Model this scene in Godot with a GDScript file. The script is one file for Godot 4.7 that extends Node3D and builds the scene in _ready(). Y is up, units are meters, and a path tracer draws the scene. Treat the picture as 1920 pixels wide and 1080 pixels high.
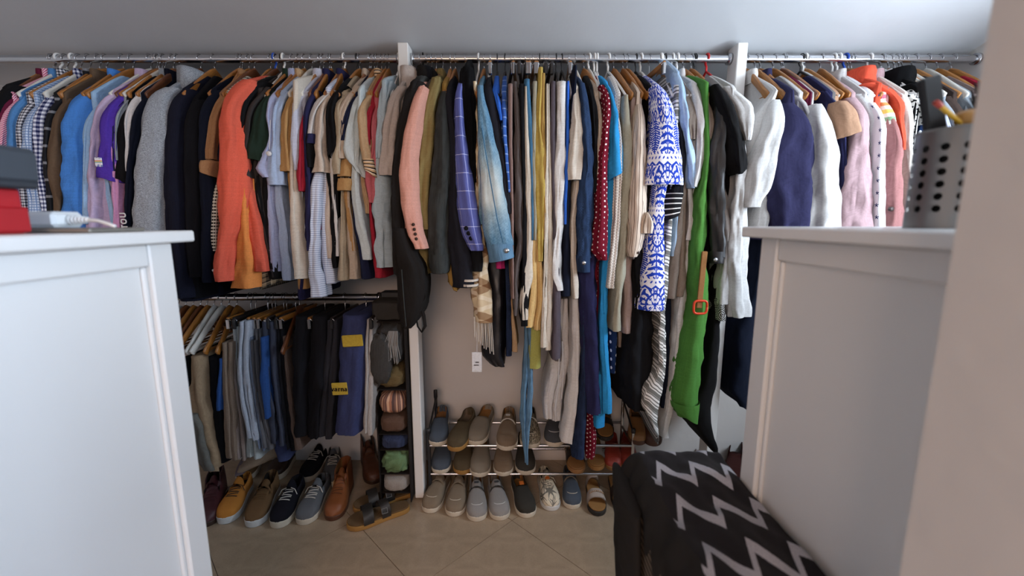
extends Node3D
# A walk-in closet under a sloping ceiling. Metres, y up; the clothes rail runs along x at z = RZ.
const EYE := 1.32
const RY := 1.989      # height of the upper clothes rail
const RZ := -1.888     # its distance from the lens
const WALL := -2.18    # back wall
var names := {}
var mats := {}
var tex := {}
var shared := {}
var noise := FastNoiseLite.new()

func _ready():
	var cam := Camera3D.new()
	cam.name = "camera"
	cam.position = Vector3(0, EYE, 0)
	cam.rotation_degrees = Vector3(-9.0, 0, 0)
	cam.fov = 68.7
	cam.near = 0.05
	cam.far = 60.0
	var lens := CameraAttributesPhysical.new()
	lens.frustum_focal_length = 17.56
	lens.frustum_focus_distance = 1.72
	lens.frustum_near = 0.05
	lens.frustum_far = 60.0
	lens.exposure_aperture = 2.0
	cam.attributes = lens
	add_child(cam)
	cam.current = true
	var e := Environment.new()
	e.background_mode = Environment.BG_SKY
	var sky := Sky.new()
	var sm := ProceduralSkyMaterial.new()
	sm.sky_top_color = Color(0.42, 0.58, 0.86)
	sm.sky_horizon_color = Color(0.80, 0.87, 0.95)
	sm.ground_bottom_color = Color(0.30, 0.29, 0.26)
	sm.ground_horizon_color = Color(0.72, 0.76, 0.80)
	sm.sky_energy_multiplier = 1.6
	sky.sky_material = sm
	e.sky = sky
	e.tonemap_mode = Environment.TONE_MAPPER_LINEAR
	e.tonemap_exposure = 0.97
	e.sdfgi_enabled = true
	e.ssao_enabled = true
	e.ssil_enabled = true
	var we := WorldEnvironment.new()
	we.name = "world"
	we.environment = e
	add_child(we)
	# daylight from the gable window on the right, from a window beyond the partition and from the room behind the photographer
	area("gable_daylight", Vector3(1.90, 1.585, -0.86), Vector3.ZERO, Vector2(0.76, 0.62), Color(0.88, 0.94, 1.0), 3.9, true)
	area("side_daylight", Vector3(1.90, 1.60, 1.20), Vector3.ZERO, Vector2(1.12, 0.86), Color(0.76, 0.88, 1.0), 7.0, true)
	area("room_daylight", Vector3(-0.35, 1.95, 2.36), Vector3.ZERO, Vector2(1.5, 0.9), Color(1.0, 0.83, 0.68), 5.0, false)
	noise.seed = 11
	noise.frequency = 1.0
	noise.fractal_octaves = 2
	make_materials()
	build_room()
	build_fittings()
	build_clothes()
	build_low_clothes()
	build_shoes()
	build_foreground()

func area(called: String, at: Vector3, turn: Vector3, size: Vector2, c: Color, energy: float, side: bool):
	var l := AreaLight3D.new()
	l.name = called
	l.position = at
	l.rotation_degrees = Vector3(0, 90, 0) if side else Vector3.ZERO
	l.area_size = size
	l.light_color = c
	l.light_energy = energy
	l.shadow_enabled = true
	l.set("area_range", 12.0)
	add_child(l)

# ---------------------------------------------------------------- naming
func numbered(called: String) -> String:
	names[called] = names.get(called, -1) + 1
	return called if names[called] == 0 else "%s_%03d" % [called, names[called]]

func tag(o: Node, label: String, category: String, group := "") -> Node:
	o.set_meta("label", label)
	o.set_meta("category", category)
	if group != "":
		o.set_meta("group", group)
	return o

func thing(called: String, label: String, category: String, at := Vector3.ZERO, group := "") -> Node3D:
	var o := Node3D.new()
	o.name = numbered(called)
	add_child(o, true)
	o.position = at
	tag(o, label, category, group)
	return o

func part(parent: Node3D, called: String, m: Mesh, mat: Material, at := Vector3.ZERO) -> MeshInstance3D:
	var o := MeshInstance3D.new()
	o.name = called if parent != self else numbered(called)
	o.mesh = m
	o.material_override = mat
	parent.add_child(o, true)
	o.position = at
	return o

func struct(called: String, m: Mesh, mat: Material, parent: Node3D = self) -> MeshInstance3D:
	var o := part(parent, called, m, mat)
	if parent == self:
		o.set_meta("kind", "structure")
	return o

# ---------------------------------------------------------------- mesh helpers
func begin() -> SurfaceTool:
	var st := SurfaceTool.new()
	st.begin(Mesh.PRIMITIVE_TRIANGLES)
	return st

func done(st: SurfaceTool) -> ArrayMesh:
	st.generate_normals()
	return st.commit()

func face(st: SurfaceTool, p: Array, mid: Vector3, smooth := -1):
	var n: Vector3 = (p[0] - p[2]).cross(p[0] - p[1])
	var c := Vector3.ZERO
	for v in p:
		c += v
	if n.dot(c / p.size() - mid) < 0:
		p.reverse()
	st.set_smooth_group(smooth)
	for i in range(1, p.size() - 1):
		for v in [p[0], p[i], p[i + 1]]:
			st.set_uv(Vector2(v.x + v.z, -v.y))
			st.add_vertex(v)

func box(st: SurfaceTool, c: Vector3, s: Vector3, r := 0.0, t := Basis()):
	var h := s / 2
	r = minf(r, minf(h.x, minf(h.y, h.z)) * 0.9)
	var q := func(x, y, z, k):
		var v := Vector3(x * (h.x - (r if k != 0 else 0.0)), y * (h.y - (r if k != 1 else 0.0)), z * (h.z - (r if k != 2 else 0.0)))
		return c + t * v
	for s1 in [-1, 1]:
		face(st, [q.call(s1, -1, -1, 0), q.call(s1, 1, -1, 0), q.call(s1, 1, 1, 0), q.call(s1, -1, 1, 0)], c)
		face(st, [q.call(-1, s1, -1, 1), q.call(1, s1, -1, 1), q.call(1, s1, 1, 1), q.call(-1, s1, 1, 1)], c)
		face(st, [q.call(-1, -1, s1, 2), q.call(1, -1, s1, 2), q.call(1, 1, s1, 2), q.call(-1, 1, s1, 2)], c)
	if r <= 0.0:
		return
	for s1 in [-1, 1]:
		for s2 in [-1, 1]:
			face(st, [q.call(s1, s2, -1, 0), q.call(s1, s2, 1, 0), q.call(s1, s2, 1, 1), q.call(s1, s2, -1, 1)], c)
			face(st, [q.call(s1, -1, s2, 0), q.call(s1, 1, s2, 0), q.call(s1, 1, s2, 2), q.call(s1, -1, s2, 2)], c)
			face(st, [q.call(-1, s1, s2, 1), q.call(1, s1, s2, 1), q.call(1, s1, s2, 2), q.call(-1, s1, s2, 2)], c)
			for s3 in [-1, 1]:
				face(st, [q.call(s1, s2, s3, 0), q.call(s1, s2, s3, 1), q.call(s1, s2, s3, 2)], c)

func boxmesh(c: Vector3, s: Vector3, r := 0.0, t := Basis()) -> ArrayMesh:
	var st := begin()
	box(st, c, s, r, t)
	return done(st)

func tube(pts: Array, r, n := 8, flat := 1.0) -> ArrayMesh:
	# a round bar through the points; r is a radius or one for each point
	var rings := []
	var side := Vector3.ZERO
	for i in pts.size():
		var d: Vector3 = (pts[mini(i + 1, pts.size() - 1)] - pts[maxi(i - 1, 0)]).normalized()
		if side == Vector3.ZERO:
			side = d.cross(Vector3.UP if absf(d.y) < 0.9 else Vector3.RIGHT).normalized()
		side = (side - d * side.dot(d)).normalized()
		var up := side.cross(d)
		var rr: float = r[i] if r is Array else r
		var ring := PackedVector3Array()
		for j in n + 1:
			var a := TAU * j / n
			ring.append(pts[i] + side * cos(a) * rr + up * sin(a) * rr * flat)
		if i == 0:
			rings.append(flatring(ring, pts[i]))
		rings.append(ring)
		if i == pts.size() - 1:
			rings.append(flatring(ring, pts[i]))
	return skin(rings, true)

func flatring(ring: PackedVector3Array, to: Vector3) -> PackedVector3Array:
	var out := PackedVector3Array()
	for v in ring:
		out.append(v.lerp(to, 0.98))
	return out

func skin(rings: Array, closed: bool, us := PackedFloat32Array(), vs := PackedFloat32Array()) -> ArrayMesh:
	# a surface through rings of equally many points (a closed ring repeats its first point); normals face away from the rings' middles
	var n: int = rings[0].size()
	var k := rings.size()
	var v := PackedVector3Array()
	var nn := PackedVector3Array()
	var uv := PackedVector2Array()
	var sign_sum := 0.0
	for i in k:
		var ring: PackedVector3Array = rings[i]
		var up: PackedVector3Array = rings[maxi(i - 1, 0)]
		var dn: PackedVector3Array = rings[mini(i + 1, k - 1)]
		var mid := Vector3.ZERO
		if i < k * 0.6:
			for p in ring:
				mid += p
			mid /= n
		for j in n:
			var a := j - 1
			var b := j + 1
			if closed:
				if a < 0:
					a = n - 2
				if b >= n:
					b = 1
			else:
				a = maxi(a, 0)
				b = mini(b, n - 1)
			var c := (ring[b] - ring[a]).cross(dn[j] - up[j]).normalized()
			if i < k * 0.6 and i > 0:
				sign_sum += c.dot((ring[j] - mid).normalized())
			v.append(ring[j])
			nn.append(c)
			uv.append(Vector2(us[j] if us.size() else float(j) / (n - 1), vs[i] if vs.size() else float(i) / (k - 1)))
	var flip := sign_sum < 0
	if flip:
		for i in nn.size():
			nn[i] = -nn[i]
	var idx := PackedInt32Array()
	for i in k - 1:
		for j in n - 1:
			var a := i * n + j
			if flip:
				idx.append_array([a, a + 1, a + n, a + 1, a + n + 1, a + n])
			else:
				idx.append_array([a, a + n, a + 1, a + 1, a + n, a + n + 1])
	var arr := []
	arr.resize(Mesh.ARRAY_MAX)
	arr[Mesh.ARRAY_VERTEX] = v
	arr[Mesh.ARRAY_NORMAL] = nn
	arr[Mesh.ARRAY_TEX_UV] = uv
	arr[Mesh.ARRAY_INDEX] = idx
	var m := ArrayMesh.new()
	m.add_surface_from_arrays(Mesh.PRIMITIVE_TRIANGLES, arr)
	return m

func spow(v: float, p: float) -> float:
	return signf(v) * pow(absf(v), p)

func hash1(s: float) -> float:
	return fposmod(sin(s * 12.9898) * 43758.5453, 1.0)

# ---------------------------------------------------------------- cloth
# A hanging piece of cloth: rows of [height, x, half width], near and far depth. The folds run down it and grow towards the hem.
func cloth(t: Node3D, called: String, mat: Material, rows: Array, zn: float, zf: float, o := {}) -> MeshInstance3D:
	var cnt: int = rows.size() / 3
	var y0: float = rows[0]
	var y1: float = rows[cnt * 3 - 3]
	var span := maxf(y0 - y1, 0.01)
	var n: int = o.get("n", 26)
	var fold: float = 1.35 * float(o.get("fold", 0.004))
	var sd: float = o.get("seed", rows[1] * 37.0 + y0 * 11.0)
	var k1: float = o.get("k", 3 + floorf(hash1(sd) * 3))
	var k2 := k1 + 2 + floorf(hash1(sd + 1.0) * 3)
	var p1 := hash1(sd + 2.0) * TAU
	var p2 := hash1(sd + 3.0) * TAU
	var w1 := (hash1(sd + 4.0) - 0.5) * 7.0
	var w2 := (hash1(sd + 5.0) - 0.5) * 9.0
	var ex: float = 2.0 / float(o.get("p", 2.3))
	var tip: float = o.get("tip", 99.0)     # below the neck the shoulders slope down to this height
	var slant: float = o.get("slant", 0.0)  # how much lower the hem is on the right
	var zslant: float = o.get("zslant", 0.0)
	var lean: float = o.get("lean", 0.0)    # drift of the hem towards the lens
	var dome: float = o.get("dome", 0.02)
	var open: bool = o.get("open", false)
	var org := t.position
	var steps := clampi(int(span / 0.017), 5, 72)
	var ys := []
	if not open:
		for d in [0.0, 0.12, 0.4, 0.75]:
			ys.append([y0 - dome * (1.0 - sqrt(1.0 - d * d)), maxf(d, 0.02)])
	for i in range(0, steps + 1):
		ys.append([lerpf(y0 - (dome * 0.34 if not open else 0.0), y1, float(i) / steps), 1.0 if not open or i > 0 else 1.0])
	ys.append([y1 - 0.0015, -1.0])
	ys.append([y1 + minf(0.035, span * 0.5), -2.0])
	var rings := []
	var us := PackedFloat32Array()
	var vs := PackedFloat32Array()
	var amax := 0.0
	for i in cnt:
		amax = maxf(amax, rows[i * 3 + 2])
	us.resize(n + 1)
	var seg := 0
	for row in ys:
		var y: float = row[0]
		while seg < cnt - 2 and y < rows[(seg + 1) * 3]:
			seg += 1
		while seg > 0 and y > rows[seg * 3]:
			seg -= 1
		var i0 := maxi(seg - 1, 0)
		var i1 := seg
		var i2 := mini(seg + 1, cnt - 1)
		var i3 := mini(seg + 2, cnt - 1)
		var d := maxf(rows[i1 * 3] - rows[i2 * 3], 0.0005)
		var w := clampf((rows[i1 * 3] - y) / d, 0.0, 1.0)
		var pre := -maxf(rows[i0 * 3] - rows[i1 * 3], 0.0005) / d
		var post := 1.0 + maxf(rows[i2 * 3] - rows[i3 * 3], 0.0005) / d
		var x := cubic_interpolate_in_time(rows[i1 * 3 + 1], rows[i2 * 3 + 1], rows[i0 * 3 + 1], rows[i3 * 3 + 1], w, 1.0, pre, post)
		var a := lerpf(rows[i1 * 3 + 2], rows[i2 * 3 + 2], w * w * (3 - 2 * w))
		var v := clampf((y0 - y) / span, 0.0, 1.0)
		var za := zn + lean * v * v
		var zb := zf
		var sh: float = o.get("shoulder", 0.0) * pow(1.0 - clampf((y0 - y) / 0.13, 0.0, 1.0), 2.0)
		za -= sh
		zb -= sh
		var shr := 0.0
		var s: float = row[1]
		if s < 0:
			shr = 0.0018 if s > -1.5 else 0.0035
			s = 1.0
		if y > tip:
			var q := pow(clampf((y0 - y) / maxf(y0 - tip, 0.01), 0.0, 1.0), 0.92)
			za = lerpf(RZ + 0.055, zn, q)
			zb = lerpf(RZ - 0.055, zf, q)
		var b := (za - zb) / 2 * lerpf(s, 1.0, 0.5)
		var zc := (za + zb) / 2
		a *= s
		var ramp := 0.25 + 0.75 * smoothstep(0.0, 0.4, v)
		var amp := minf(fold, a * 0.55) * ramp
		var cap := minf(b, a * 1.5 + 0.004)
		var ring := PackedVector3Array()
		for j in n + 1:
			var th := PI + TAU * (j % n) / n
			var sn := sin(th)
			var cs := cos(th)
			var f := amp * (0.6 * sin(k1 * th + p1 + y * w1) + 0.4 * sin(k2 * th + p2 + y * w2) + 1.2 * noise.get_noise_3d(sn * 2.2 + sd, y * 8.0 + sn * 2.0, cs * 3.0)) - shr
			var nx := sn * b
			var nz := cs * a
			var l := sqrt(nx * nx + nz * nz) + 0.00001
			var px := spow(sn, ex)
			ring.append(Vector3(x + a * px + f * nx / l, y - slant * px * v * v * v + zslant * cs * v * v * v, zc + cap * spow(cs, ex) + (b - cap) * clampf(cs * 2.4, -1.0, 1.0) + f * nz / l) - org)
		rings.append(ring)
		vs.append(y0 - y)
	var belt: PackedVector3Array = rings[rings.size() / 2]
	for j in n:
		us[j + 1] = us[j] + belt[j].distance_to(belt[j + 1])
	var half := us[n] / 2
	for j in n + 1:
		us[j] -= half
	return part(t, called, skin(rings, true, us, vs), mat)

# ---------------------------------------------------------------- hangers
func bar(pts: Array, hx: float, hy: Array) -> ArrayMesh:
	# a flat wooden bow through points of the z-y plane: hx half thickness, hy half heights
	var rings := []
	for i in pts.size():
		var d: Vector3 = (pts[mini(i + 1, pts.size() - 1)] - pts[maxi(i - 1, 0)]).normalized()
		var up := Vector3.RIGHT.cross(d)
		var ring := PackedVector3Array()
		for j in 13:
			var a := TAU * j / 12
			ring.append(pts[i] + Vector3.RIGHT * spow(cos(a), 0.7) * hx + up * spow(sin(a), 0.7) * float(hy[i]))
		if i == 0:
			rings.append(flatring(ring, pts[i] - d * 0.003))
		rings.append(ring)
		if i == pts.size() - 1:
			rings.append(flatring(ring, pts[i] + d * 0.003))
	return skin(rings, true)

func hook_points(drop: float) -> Array:
	var pts := []
	for i in 15:
		var a := deg_to_rad(-25.0 + 245.0 * i / 14)
		pts.append(Vector3(0, 0.0018 + sin(a) * 0.0182, cos(a) * 0.0182))
	pts.append(Vector3(0, -0.024, -0.006))
	pts.append(Vector3(0, -0.030, 0.0))
	pts.append(Vector3(0, -drop, 0.0))
	return pts

func make_hanger(kind: String) -> Node3D:
	var o := Node3D.new()
	var wood: Material = mats["hanger_" + kind]
	var span := 0.197
	var drop := 0.150
	match kind:
		"oak", "dark", "pale":
			part(o, "hook", tube(hook_points(0.046), 0.0019, 6), mats.chrome)
			var pts := []
			var hh := []
			for i in 23:
				var s := -1.0 + 2.0 * i / 22
				pts.append(Vector3(0, -0.052 - drop * pow(absf(s), 1.12), s * span))
				hh.append(0.017 - 0.005 * absf(s) + (0.003 if absf(s) > 0.85 else 0.0))
			part(o, "bow", bar(pts, 0.0065, hh), wood)
			part(o, "crossbar", tube([Vector3(0, -0.196, -span * 0.93), Vector3(0, -0.198, 0), Vector3(0, -0.196, span * 0.93)], 0.0045, 8), wood)
		"white", "black", "red", "blue", "violet":
			var hp := hook_points(0.05)
			part(o, "hook", tube(hp, 0.0044 if kind != "black" else 0.0024, 7), wood)
			var pts := []
			for i in 19:
				var s := -1.0 + 2.0 * i / 18
				pts.append(Vector3(0, -0.05 - drop * pow(absf(s), 1.12), s * span))
			part(o, "shoulder_bar", tube(pts, 0.0048, 8), wood)
			part(o, "crossbar", tube([Vector3(0, -0.200, -span), Vector3(0, -0.203, 0), Vector3(0, -0.200, span)], 0.0040, 7), wood)
		"clip", "dark_clip":
			part(o, "hook", tube(hook_points(0.062), 0.0016, 6), mats.chrome)
			part(o, "crossbar", boxmesh(Vector3(0, -0.070, 0), Vector3(0.012, 0.022, 0.31), 0.003), wood)
			for s in [-1, 1]:
				var c := part(o, "clip", boxmesh(Vector3(0, -0.088, s * 0.150), Vector3(0.014, 0.044, 0.020), 0.003), mats.chrome if kind == "clip" else mats.hanger_black)
				part(c, "spring", tube([Vector3(-0.011, -0.074, s * 0.150), Vector3(-0.004, -0.066, s * 0.152), Vector3(0.004, -0.066, s * 0.152), Vector3(0.011, -0.074, s * 0.150)], 0.0017, 5), mats.chrome)
	return o

func hanger(kind: String, x: float, label: String, turn := 0.0, y := RY, z := RZ) -> Node3D:
	if not shared.has(kind):
		shared[kind] = make_hanger(kind)
	var o: Node3D = shared[kind].duplicate()
	var called: String = {"oak": "wooden_hanger", "dark": "wooden_hanger", "pale": "wooden_hanger", "clip": "clip_hanger", "dark_clip": "clip_hanger"}.get(kind, "plastic_hanger")
	o.name = numbered(called)
	add_child(o, true)
	o.position = Vector3(x, y, z)
	o.rotation_degrees.y = turn
	tag(o, label, "hanger", "hangers on the upper rail" if y > 1.5 else "hangers on the lower rail")
	return o

func garment(called: String, label: String, category: String, group: String, x: float, hem: float) -> Node3D:
	return thing(called, label, category, Vector3(x, hem, RZ), group)

# ---------------------------------------------------------------- materials
func patt(w: int, h: int, f: Callable) -> ImageTexture:
	var im := Image.create_empty(w, h, false, Image.FORMAT_RGB8)
	for y in h:
		for x in w:
			im.set_pixel(x, y, f.call((x + 0.5) / w, (y + 0.5) / h))
	return ImageTexture.create_from_image(im)

func plain(c: Color, rough := 0.6, metal := 0.0) -> StandardMaterial3D:
	var m := StandardMaterial3D.new()
	m.albedo_color = c
	m.roughness = rough
	m.metallic = metal
	return m

func hx(s: String) -> Color:
	return Color.html(s)

func fabric(key: String, c: Color, kind := "cotton") -> StandardMaterial3D:
	c.s *= 0.88
	var m := plain(c, 0.92)
	m.metallic_specular = 0.25
	m.albedo_texture = tex.tone
	m.uv1_scale = Vector3(7, 7, 1)
	m.normal_enabled = true
	m.normal_texture = tex.weave
	m.normal_scale = 0.45
	match kind:
		"knit":
			m.normal_texture = tex.knit
			m.normal_scale = 0.8
			m.uv1_scale = Vector3(12, 12, 1)
			m.roughness = 1.0
		"satin":
			m.roughness = 0.38
			m.metallic_specular = 0.5
			m.normal_scale = 0.2
		"leather":
			m.roughness = 0.45
			m.metallic_specular = 0.5
		"denim":
			m.normal_scale = 0.7
			m.albedo_texture = tex.denim
			m.uv1_scale = Vector3(5, 2.2, 1)
		"melange":
			m.albedo_texture = tex.melange
			m.uv1_scale = Vector3(11, 9, 1)
		"linen":
			m.albedo_texture = tex.slub
			m.normal_scale = 0.7
			m.uv1_scale = Vector3(5, 5, 1)
	if kind != "satin" and kind != "leather":
		m.rim_enabled = true
		m.rim = 0.12
		m.rim_tint = 0.7
	mats[key] = m
	return m

func printed(key: String, t: Texture2D, scale: Vector2, rough := 0.9) -> StandardMaterial3D:
	var m := plain(Color.WHITE, rough)
	m.metallic_specular = 0.25
	m.albedo_texture = t
	m.uv1_scale = Vector3(scale.x, scale.y, 1)
	m.uv1_offset = Vector3(0.5, 0, 0)
	mats[key] = m
	return m

func stripe(v: float, n: float, duty: float) -> float:
	return 1.0 if fposmod(v * n, 1.0) < duty else 0.0

func star(u: float, v: float, r: float) -> bool:
	var d := Vector2(u, v)
	var a := fposmod(d.angle() + PI / 2, TAU / 5) - TAU / 10
	return d.length() < r * (0.62 + 0.38 * cos(5.0 * (a + TAU / 10)) * 1.0)

func floral(u: float, v: float) -> Color:
	# white cloth printed with blue rosettes, leaf sprays, feathers and zigzag borders
	var ink := false
	var x := absf(u - 0.5) * 2.0          # mirrored about the middle of the tile
	var y := fposmod(v, 1.0)
	# rosette with spokes
	var d := Vector2(x, (y - 0.30) * 2.0)
	var r := d.length()
	var a := d.angle()
	if r < 0.62:
		ink = r > 0.52 + 0.06 * cos(a * 14.0) or (r > 0.30 and r < 0.36) or (r < 0.30 and absf(sin(a * 5.0)) < 0.28) or r < 0.06
		if r > 0.36 and r < 0.53 and absf(sin(a * 9.0)) < 0.55:
			ink = true
	# feathers at the sides
	var fx := x - 0.72
	var fy := y - 0.70
	if absf(fy) < 0.20:
		var wdt := 0.30 * sqrt(maxf(0.0, 1.0 - pow(fy / 0.20, 2.0)))
		if absf(fx) < wdt:
			ink = fposmod((fy * 34.0 - absf(fx) * 3.4), 1.0) < 0.62 or absf(fx) < 0.03
	# stem and paired leaves in the middle
	if y > 0.52 and y < 0.92 and x < 0.40:
		var q := fposmod(y * 11.0, 1.0) - 0.5
		var l := (x - 0.19) / 0.19
		ink = x < 0.035 or (absf(l) < 1.0 and absf(q - l * 0.22) < 0.25 * sqrt(1.0 - l * l))
	# zigzag border
	if y < 0.07:
		var z := absf(fposmod(u * 5.0, 1.0) - 0.5) * 0.10
		ink = y > z + 0.012 and y < z + 0.048
	# curls between
	var c := Vector2(x - 0.84, (y - 0.44) * 2.0)
	if c.length() < 0.17:
		ink = c.length() > 0.11 or c.length() < 0.05
	var c2 := Vector2(x - 0.80, (y - 0.15) * 2.0)
	if c2.length() < 0.18:
		ink = absf(sin(c2.angle() * 3.0)) > 0.45 * c2.length() / 0.18 + 0.2
	# scattered leaves fill the ground
	if not ink and y > 0.07:
		var g := Vector2(fposmod(x * 5.0 + floorf(y * 16.0) * 0.5, 1.0) - 0.5, fposmod(y * 16.0, 1.0) - 0.5)
		var lf := g.rotated(1.0 if int(floorf(y * 16.0)) % 2 == 0 else -1.0)
		ink = absf(lf.x) < 0.40 and absf(lf.y) < 0.17 * (1.0 - lf.x * lf.x * 6.0)
	return hx("2441b0") if ink else hx("e6e4ec")

func palm(u: float, v: float) -> Color:
	var best := 0.0
	for i in 9:
		var c := Vector2(hash1(i * 3.1), hash1(i * 7.7))
		var d := Vector2(fposmod(u - c.x + 0.5, 1.0) - 0.5, fposmod(v - c.y + 0.5, 1.0) - 0.5)
		var a := fposmod(d.angle() + i, TAU / 7) - TAU / 14
		if d.length() < 0.19 and absf(a) * d.length() < 0.022 * (1.0 - d.length() / 0.2) + 0.006:
			best = 0.55 + 0.45 * hash1(i * 1.7)
	return hx("d8ccb4").lerp(hx("41413f"), best)

func make_materials():
	noise.frequency = 1.0
	var tone := func(u, v): 
		var g: float = 0.93 + 0.05 * noise.get_noise_2d(sin(u * TAU) * 3.0 + 9.0, sin(v * TAU) * 3.0 + cos(u * TAU)) + 0.03 * (hash1(floorf(u * 128) * 3.3 + floorf(v * 128) * 17.1) - 0.5)
		return Color(g, g, g)
	tex.tone = patt(128, 128, tone)
	tex.melange = patt(128, 128, func(u, v):
		var g: float = 0.80 + 0.30 * (hash1(floorf(u * 32) * 3.3 + floorf(v * 128) * 17.1) - 0.5) + 0.12 * (hash1(floorf(u * 64) * 5.3 + floorf(v * 128) * 7.1) - 0.5)
		return Color(g, g, g))
	tex.slub = patt(128, 128, func(u, v):
		var g: float = 0.94 + 0.035 * (hash1(floorf(u * 128) * 3.3) - 0.5) + 0.035 * (hash1(floorf(v * 128) * 5.1) - 0.5) + 0.05 * (hash1(floorf(u * 64) + floorf(v * 64) * 9.7) - 0.5)
		return Color(g, g, g))
	tex.denim = patt(128, 128, func(u, v):
		var g: float = 0.86 + 0.12 * stripe(u + v, 42.0, 0.5) + 0.14 * noise.get_noise_2d(sin(u * TAU) * 2.0, cos(v * TAU) * 2.0 + 5.0) + 0.1 * (hash1(floorf(u * 128) * 3.3) - 0.5)
		return Color(g, g * 1.0, g))
	var im := Image.create_empty(256, 256, false, Image.FORMAT_RGB8)
	var kn := Image.create_empty(256, 256, false, Image.FORMAT_RGB8)
	for y in 256:
		for x in 256:
			var u := x / 256.0
			var v := y / 256.0
			var wr := noise.get_noise_3d(cos(u * TAU) * 1.6, sin(u * TAU) * 1.6, cos(v * TAU) * 1.0 + 3.0 * sin(v * TAU) * 0.3)
			var h := 0.5 + 0.30 * wr + 0.10 * sin(u * TAU * 48) * sin(v * TAU * 48) + 0.06 * (hash1(x * 1.3 + y * 7.7) - 0.5)
			im.set_pixel(x, y, Color(h, h, h))
			var s := 0.5 + 0.22 * sin(u * TAU * 20) + 0.14 * sin(v * TAU * 28 + absf(sin(u * TAU * 10)) * 3.0) + 0.06 * wr
			kn.set_pixel(x, y, Color(s, s, s))
	im.bump_map_to_normal_map(5.0)
	kn.bump_map_to_normal_map(4.0)
	tex.weave = ImageTexture.create_from_image(im)
	tex.knit = ImageTexture.create_from_image(kn)
	var pc := func(a: Color, b: Color, t: float): return a.lerp(b, clampf(t, 0, 1))
	printed("gingham_navy", patt(32, 32, func(u, v): return hx("dfe3ee").lerp(hx("232a52"), 0.5 * (stripe(u, 2, 0.5) + stripe(v, 2, 0.5)))), Vector2(32, 32))
	printed("gingham_grey", patt(32, 32, func(u, v): return hx("dcdde2").lerp(hx("2a2c38"), 0.5 * (stripe(u, 2, 0.5) + stripe(v, 2, 0.45)))), Vector2(45, 45))
	printed("flannel_black", patt(64, 64, func(u, v): return hx("17181c").lerp(hx("c8cad0"), 0.55 * maxf(stripe(u, 1, 0.16), stripe(v, 1, 0.16)) + 0.4 * stripe(u, 1, 0.16) * stripe(v, 1, 0.16) + 0.12 * stripe(u + v, 16, 0.5))), Vector2(16, 16))
	printed("micro_check", patt(32, 32, func(u, v): return hx("c9dcf3").lerp(hx("4a6fae"), 0.75 * maxf(stripe(u, 2, 0.28), stripe(v, 2, 0.28)))), Vector2(50, 50))
	printed("pink_stripe", patt(32, 32, func(u, v): return hx("f2dbe4").lerp(hx("d0547e"), stripe(u + v, 2, 0.5))), Vector2(60, 60))
	printed("tartan", patt(64, 64, func(u, v): return hx("a29378").lerp(hx("2d2c2a"), 0.5 * (stripe(u, 2, 0.34) + stripe(v, 2, 0.34))).lerp(hx("d9cdb4"), 0.5 * maxf(stripe(u + 0.3, 1, 0.08), stripe(v + 0.3, 1, 0.08)))), Vector2(26, 26))
	printed("tiny_check", patt(32, 32, func(u, v): return hx("cfc8ba").lerp(hx("3b3733"), 0.9 * stripe(u, 2, 0.5) * stripe(v, 2, 0.5) + 0.3 * stripe(v, 2, 0.5))), Vector2(40, 40))
	printed("windowpane", patt(128, 128, func(u, v): 
		var g: float = 0.06 * (hash1(floorf(u * 128) * 3.3 + floorf(v * 128) * 1.1) - 0.5)
		return (hx("5a61a0") + Color(g, g, g)).lerp(hx("bfc4e4"), maxf(stripe(u + 0.22, 1, 0.035), stripe(v, 1, 0.03)))), Vector2(24, 15))
	printed("dots_maroon", patt(64, 64, func(u, v):
		var d := Vector2(fposmod(u * 2.0, 1.0) - 0.5, fposmod(v * 2.0 + 0.5 * floorf(u * 2.0), 1.0) - 0.5)
		return hx("f0e4e0") if d.length() < 0.17 else hx("6d1526")), Vector2(24, 24))
	printed("dots_navy", patt(64, 64, func(u, v):
		var d := Vector2(fposmod(u * 2.0, 1.0) - 0.5, fposmod(v * 2.0 + 0.5 * floorf(u * 2.0), 1.0) - 0.5)
		return hx("eceef2") if d.length() < 0.19 else hx("1d3054")), Vector2(13, 13))
	printed("stars", patt(128, 128, func(u, v):
		var d := Vector2(fposmod(u * 2.0, 1.0) - 0.5, fposmod(v * 2.0 + 0.5 * floorf(u * 2.0), 1.0) - 0.5)
		return hx("222b58") if star(d.x, d.y, 0.17) else hx("f0eef0")), Vector2(11, 11))
	printed("spots", patt(64, 64, func(u, v):
		var d := Vector2(fposmod(u * 3.0, 1.0) - 0.5, (fposmod(v * 3.0 + 0.5 * floorf(u * 3.0), 1.0) - 0.5) * 1.6)
		return hx("16171b") if d.length() < 0.30 else hx("ecebe8")), Vector2(16, 16))
	printed("rainbow", patt(8, 128, func(u, v):
		var k := int(fposmod(v * 10.0, 10.0))
		return [hx("efe6da"), hx("efe6da"), hx("e8935a"), hx("efe6da"), hx("e9cf6a"), hx("efe6da"), hx("8fb28a"), hx("efe6da"), hx("d8667a"), hx("efe6da")][k]), Vector2(4, 7))
	printed("pinstripe", patt(32, 8, func(u, v): return hx("d8c8b8").lerp(hx("6d594c"), stripe(u, 1, 0.16))), Vector2(62, 20))
	printed("seersucker", patt(8, 64, func(u, v): return hx("e4e2de").lerp(hx("74736f"), maxf(stripe(v, 4, 0.35), stripe(v + 0.07, 1, 0.3)))), Vector2(10, 17))
	printed("fine_stripe", patt(8, 32, func(u, v): return hx("d3d8e6").lerp(hx("a9b3cb"), stripe(v, 2, 0.5))), Vector2(10, 60))
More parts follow.
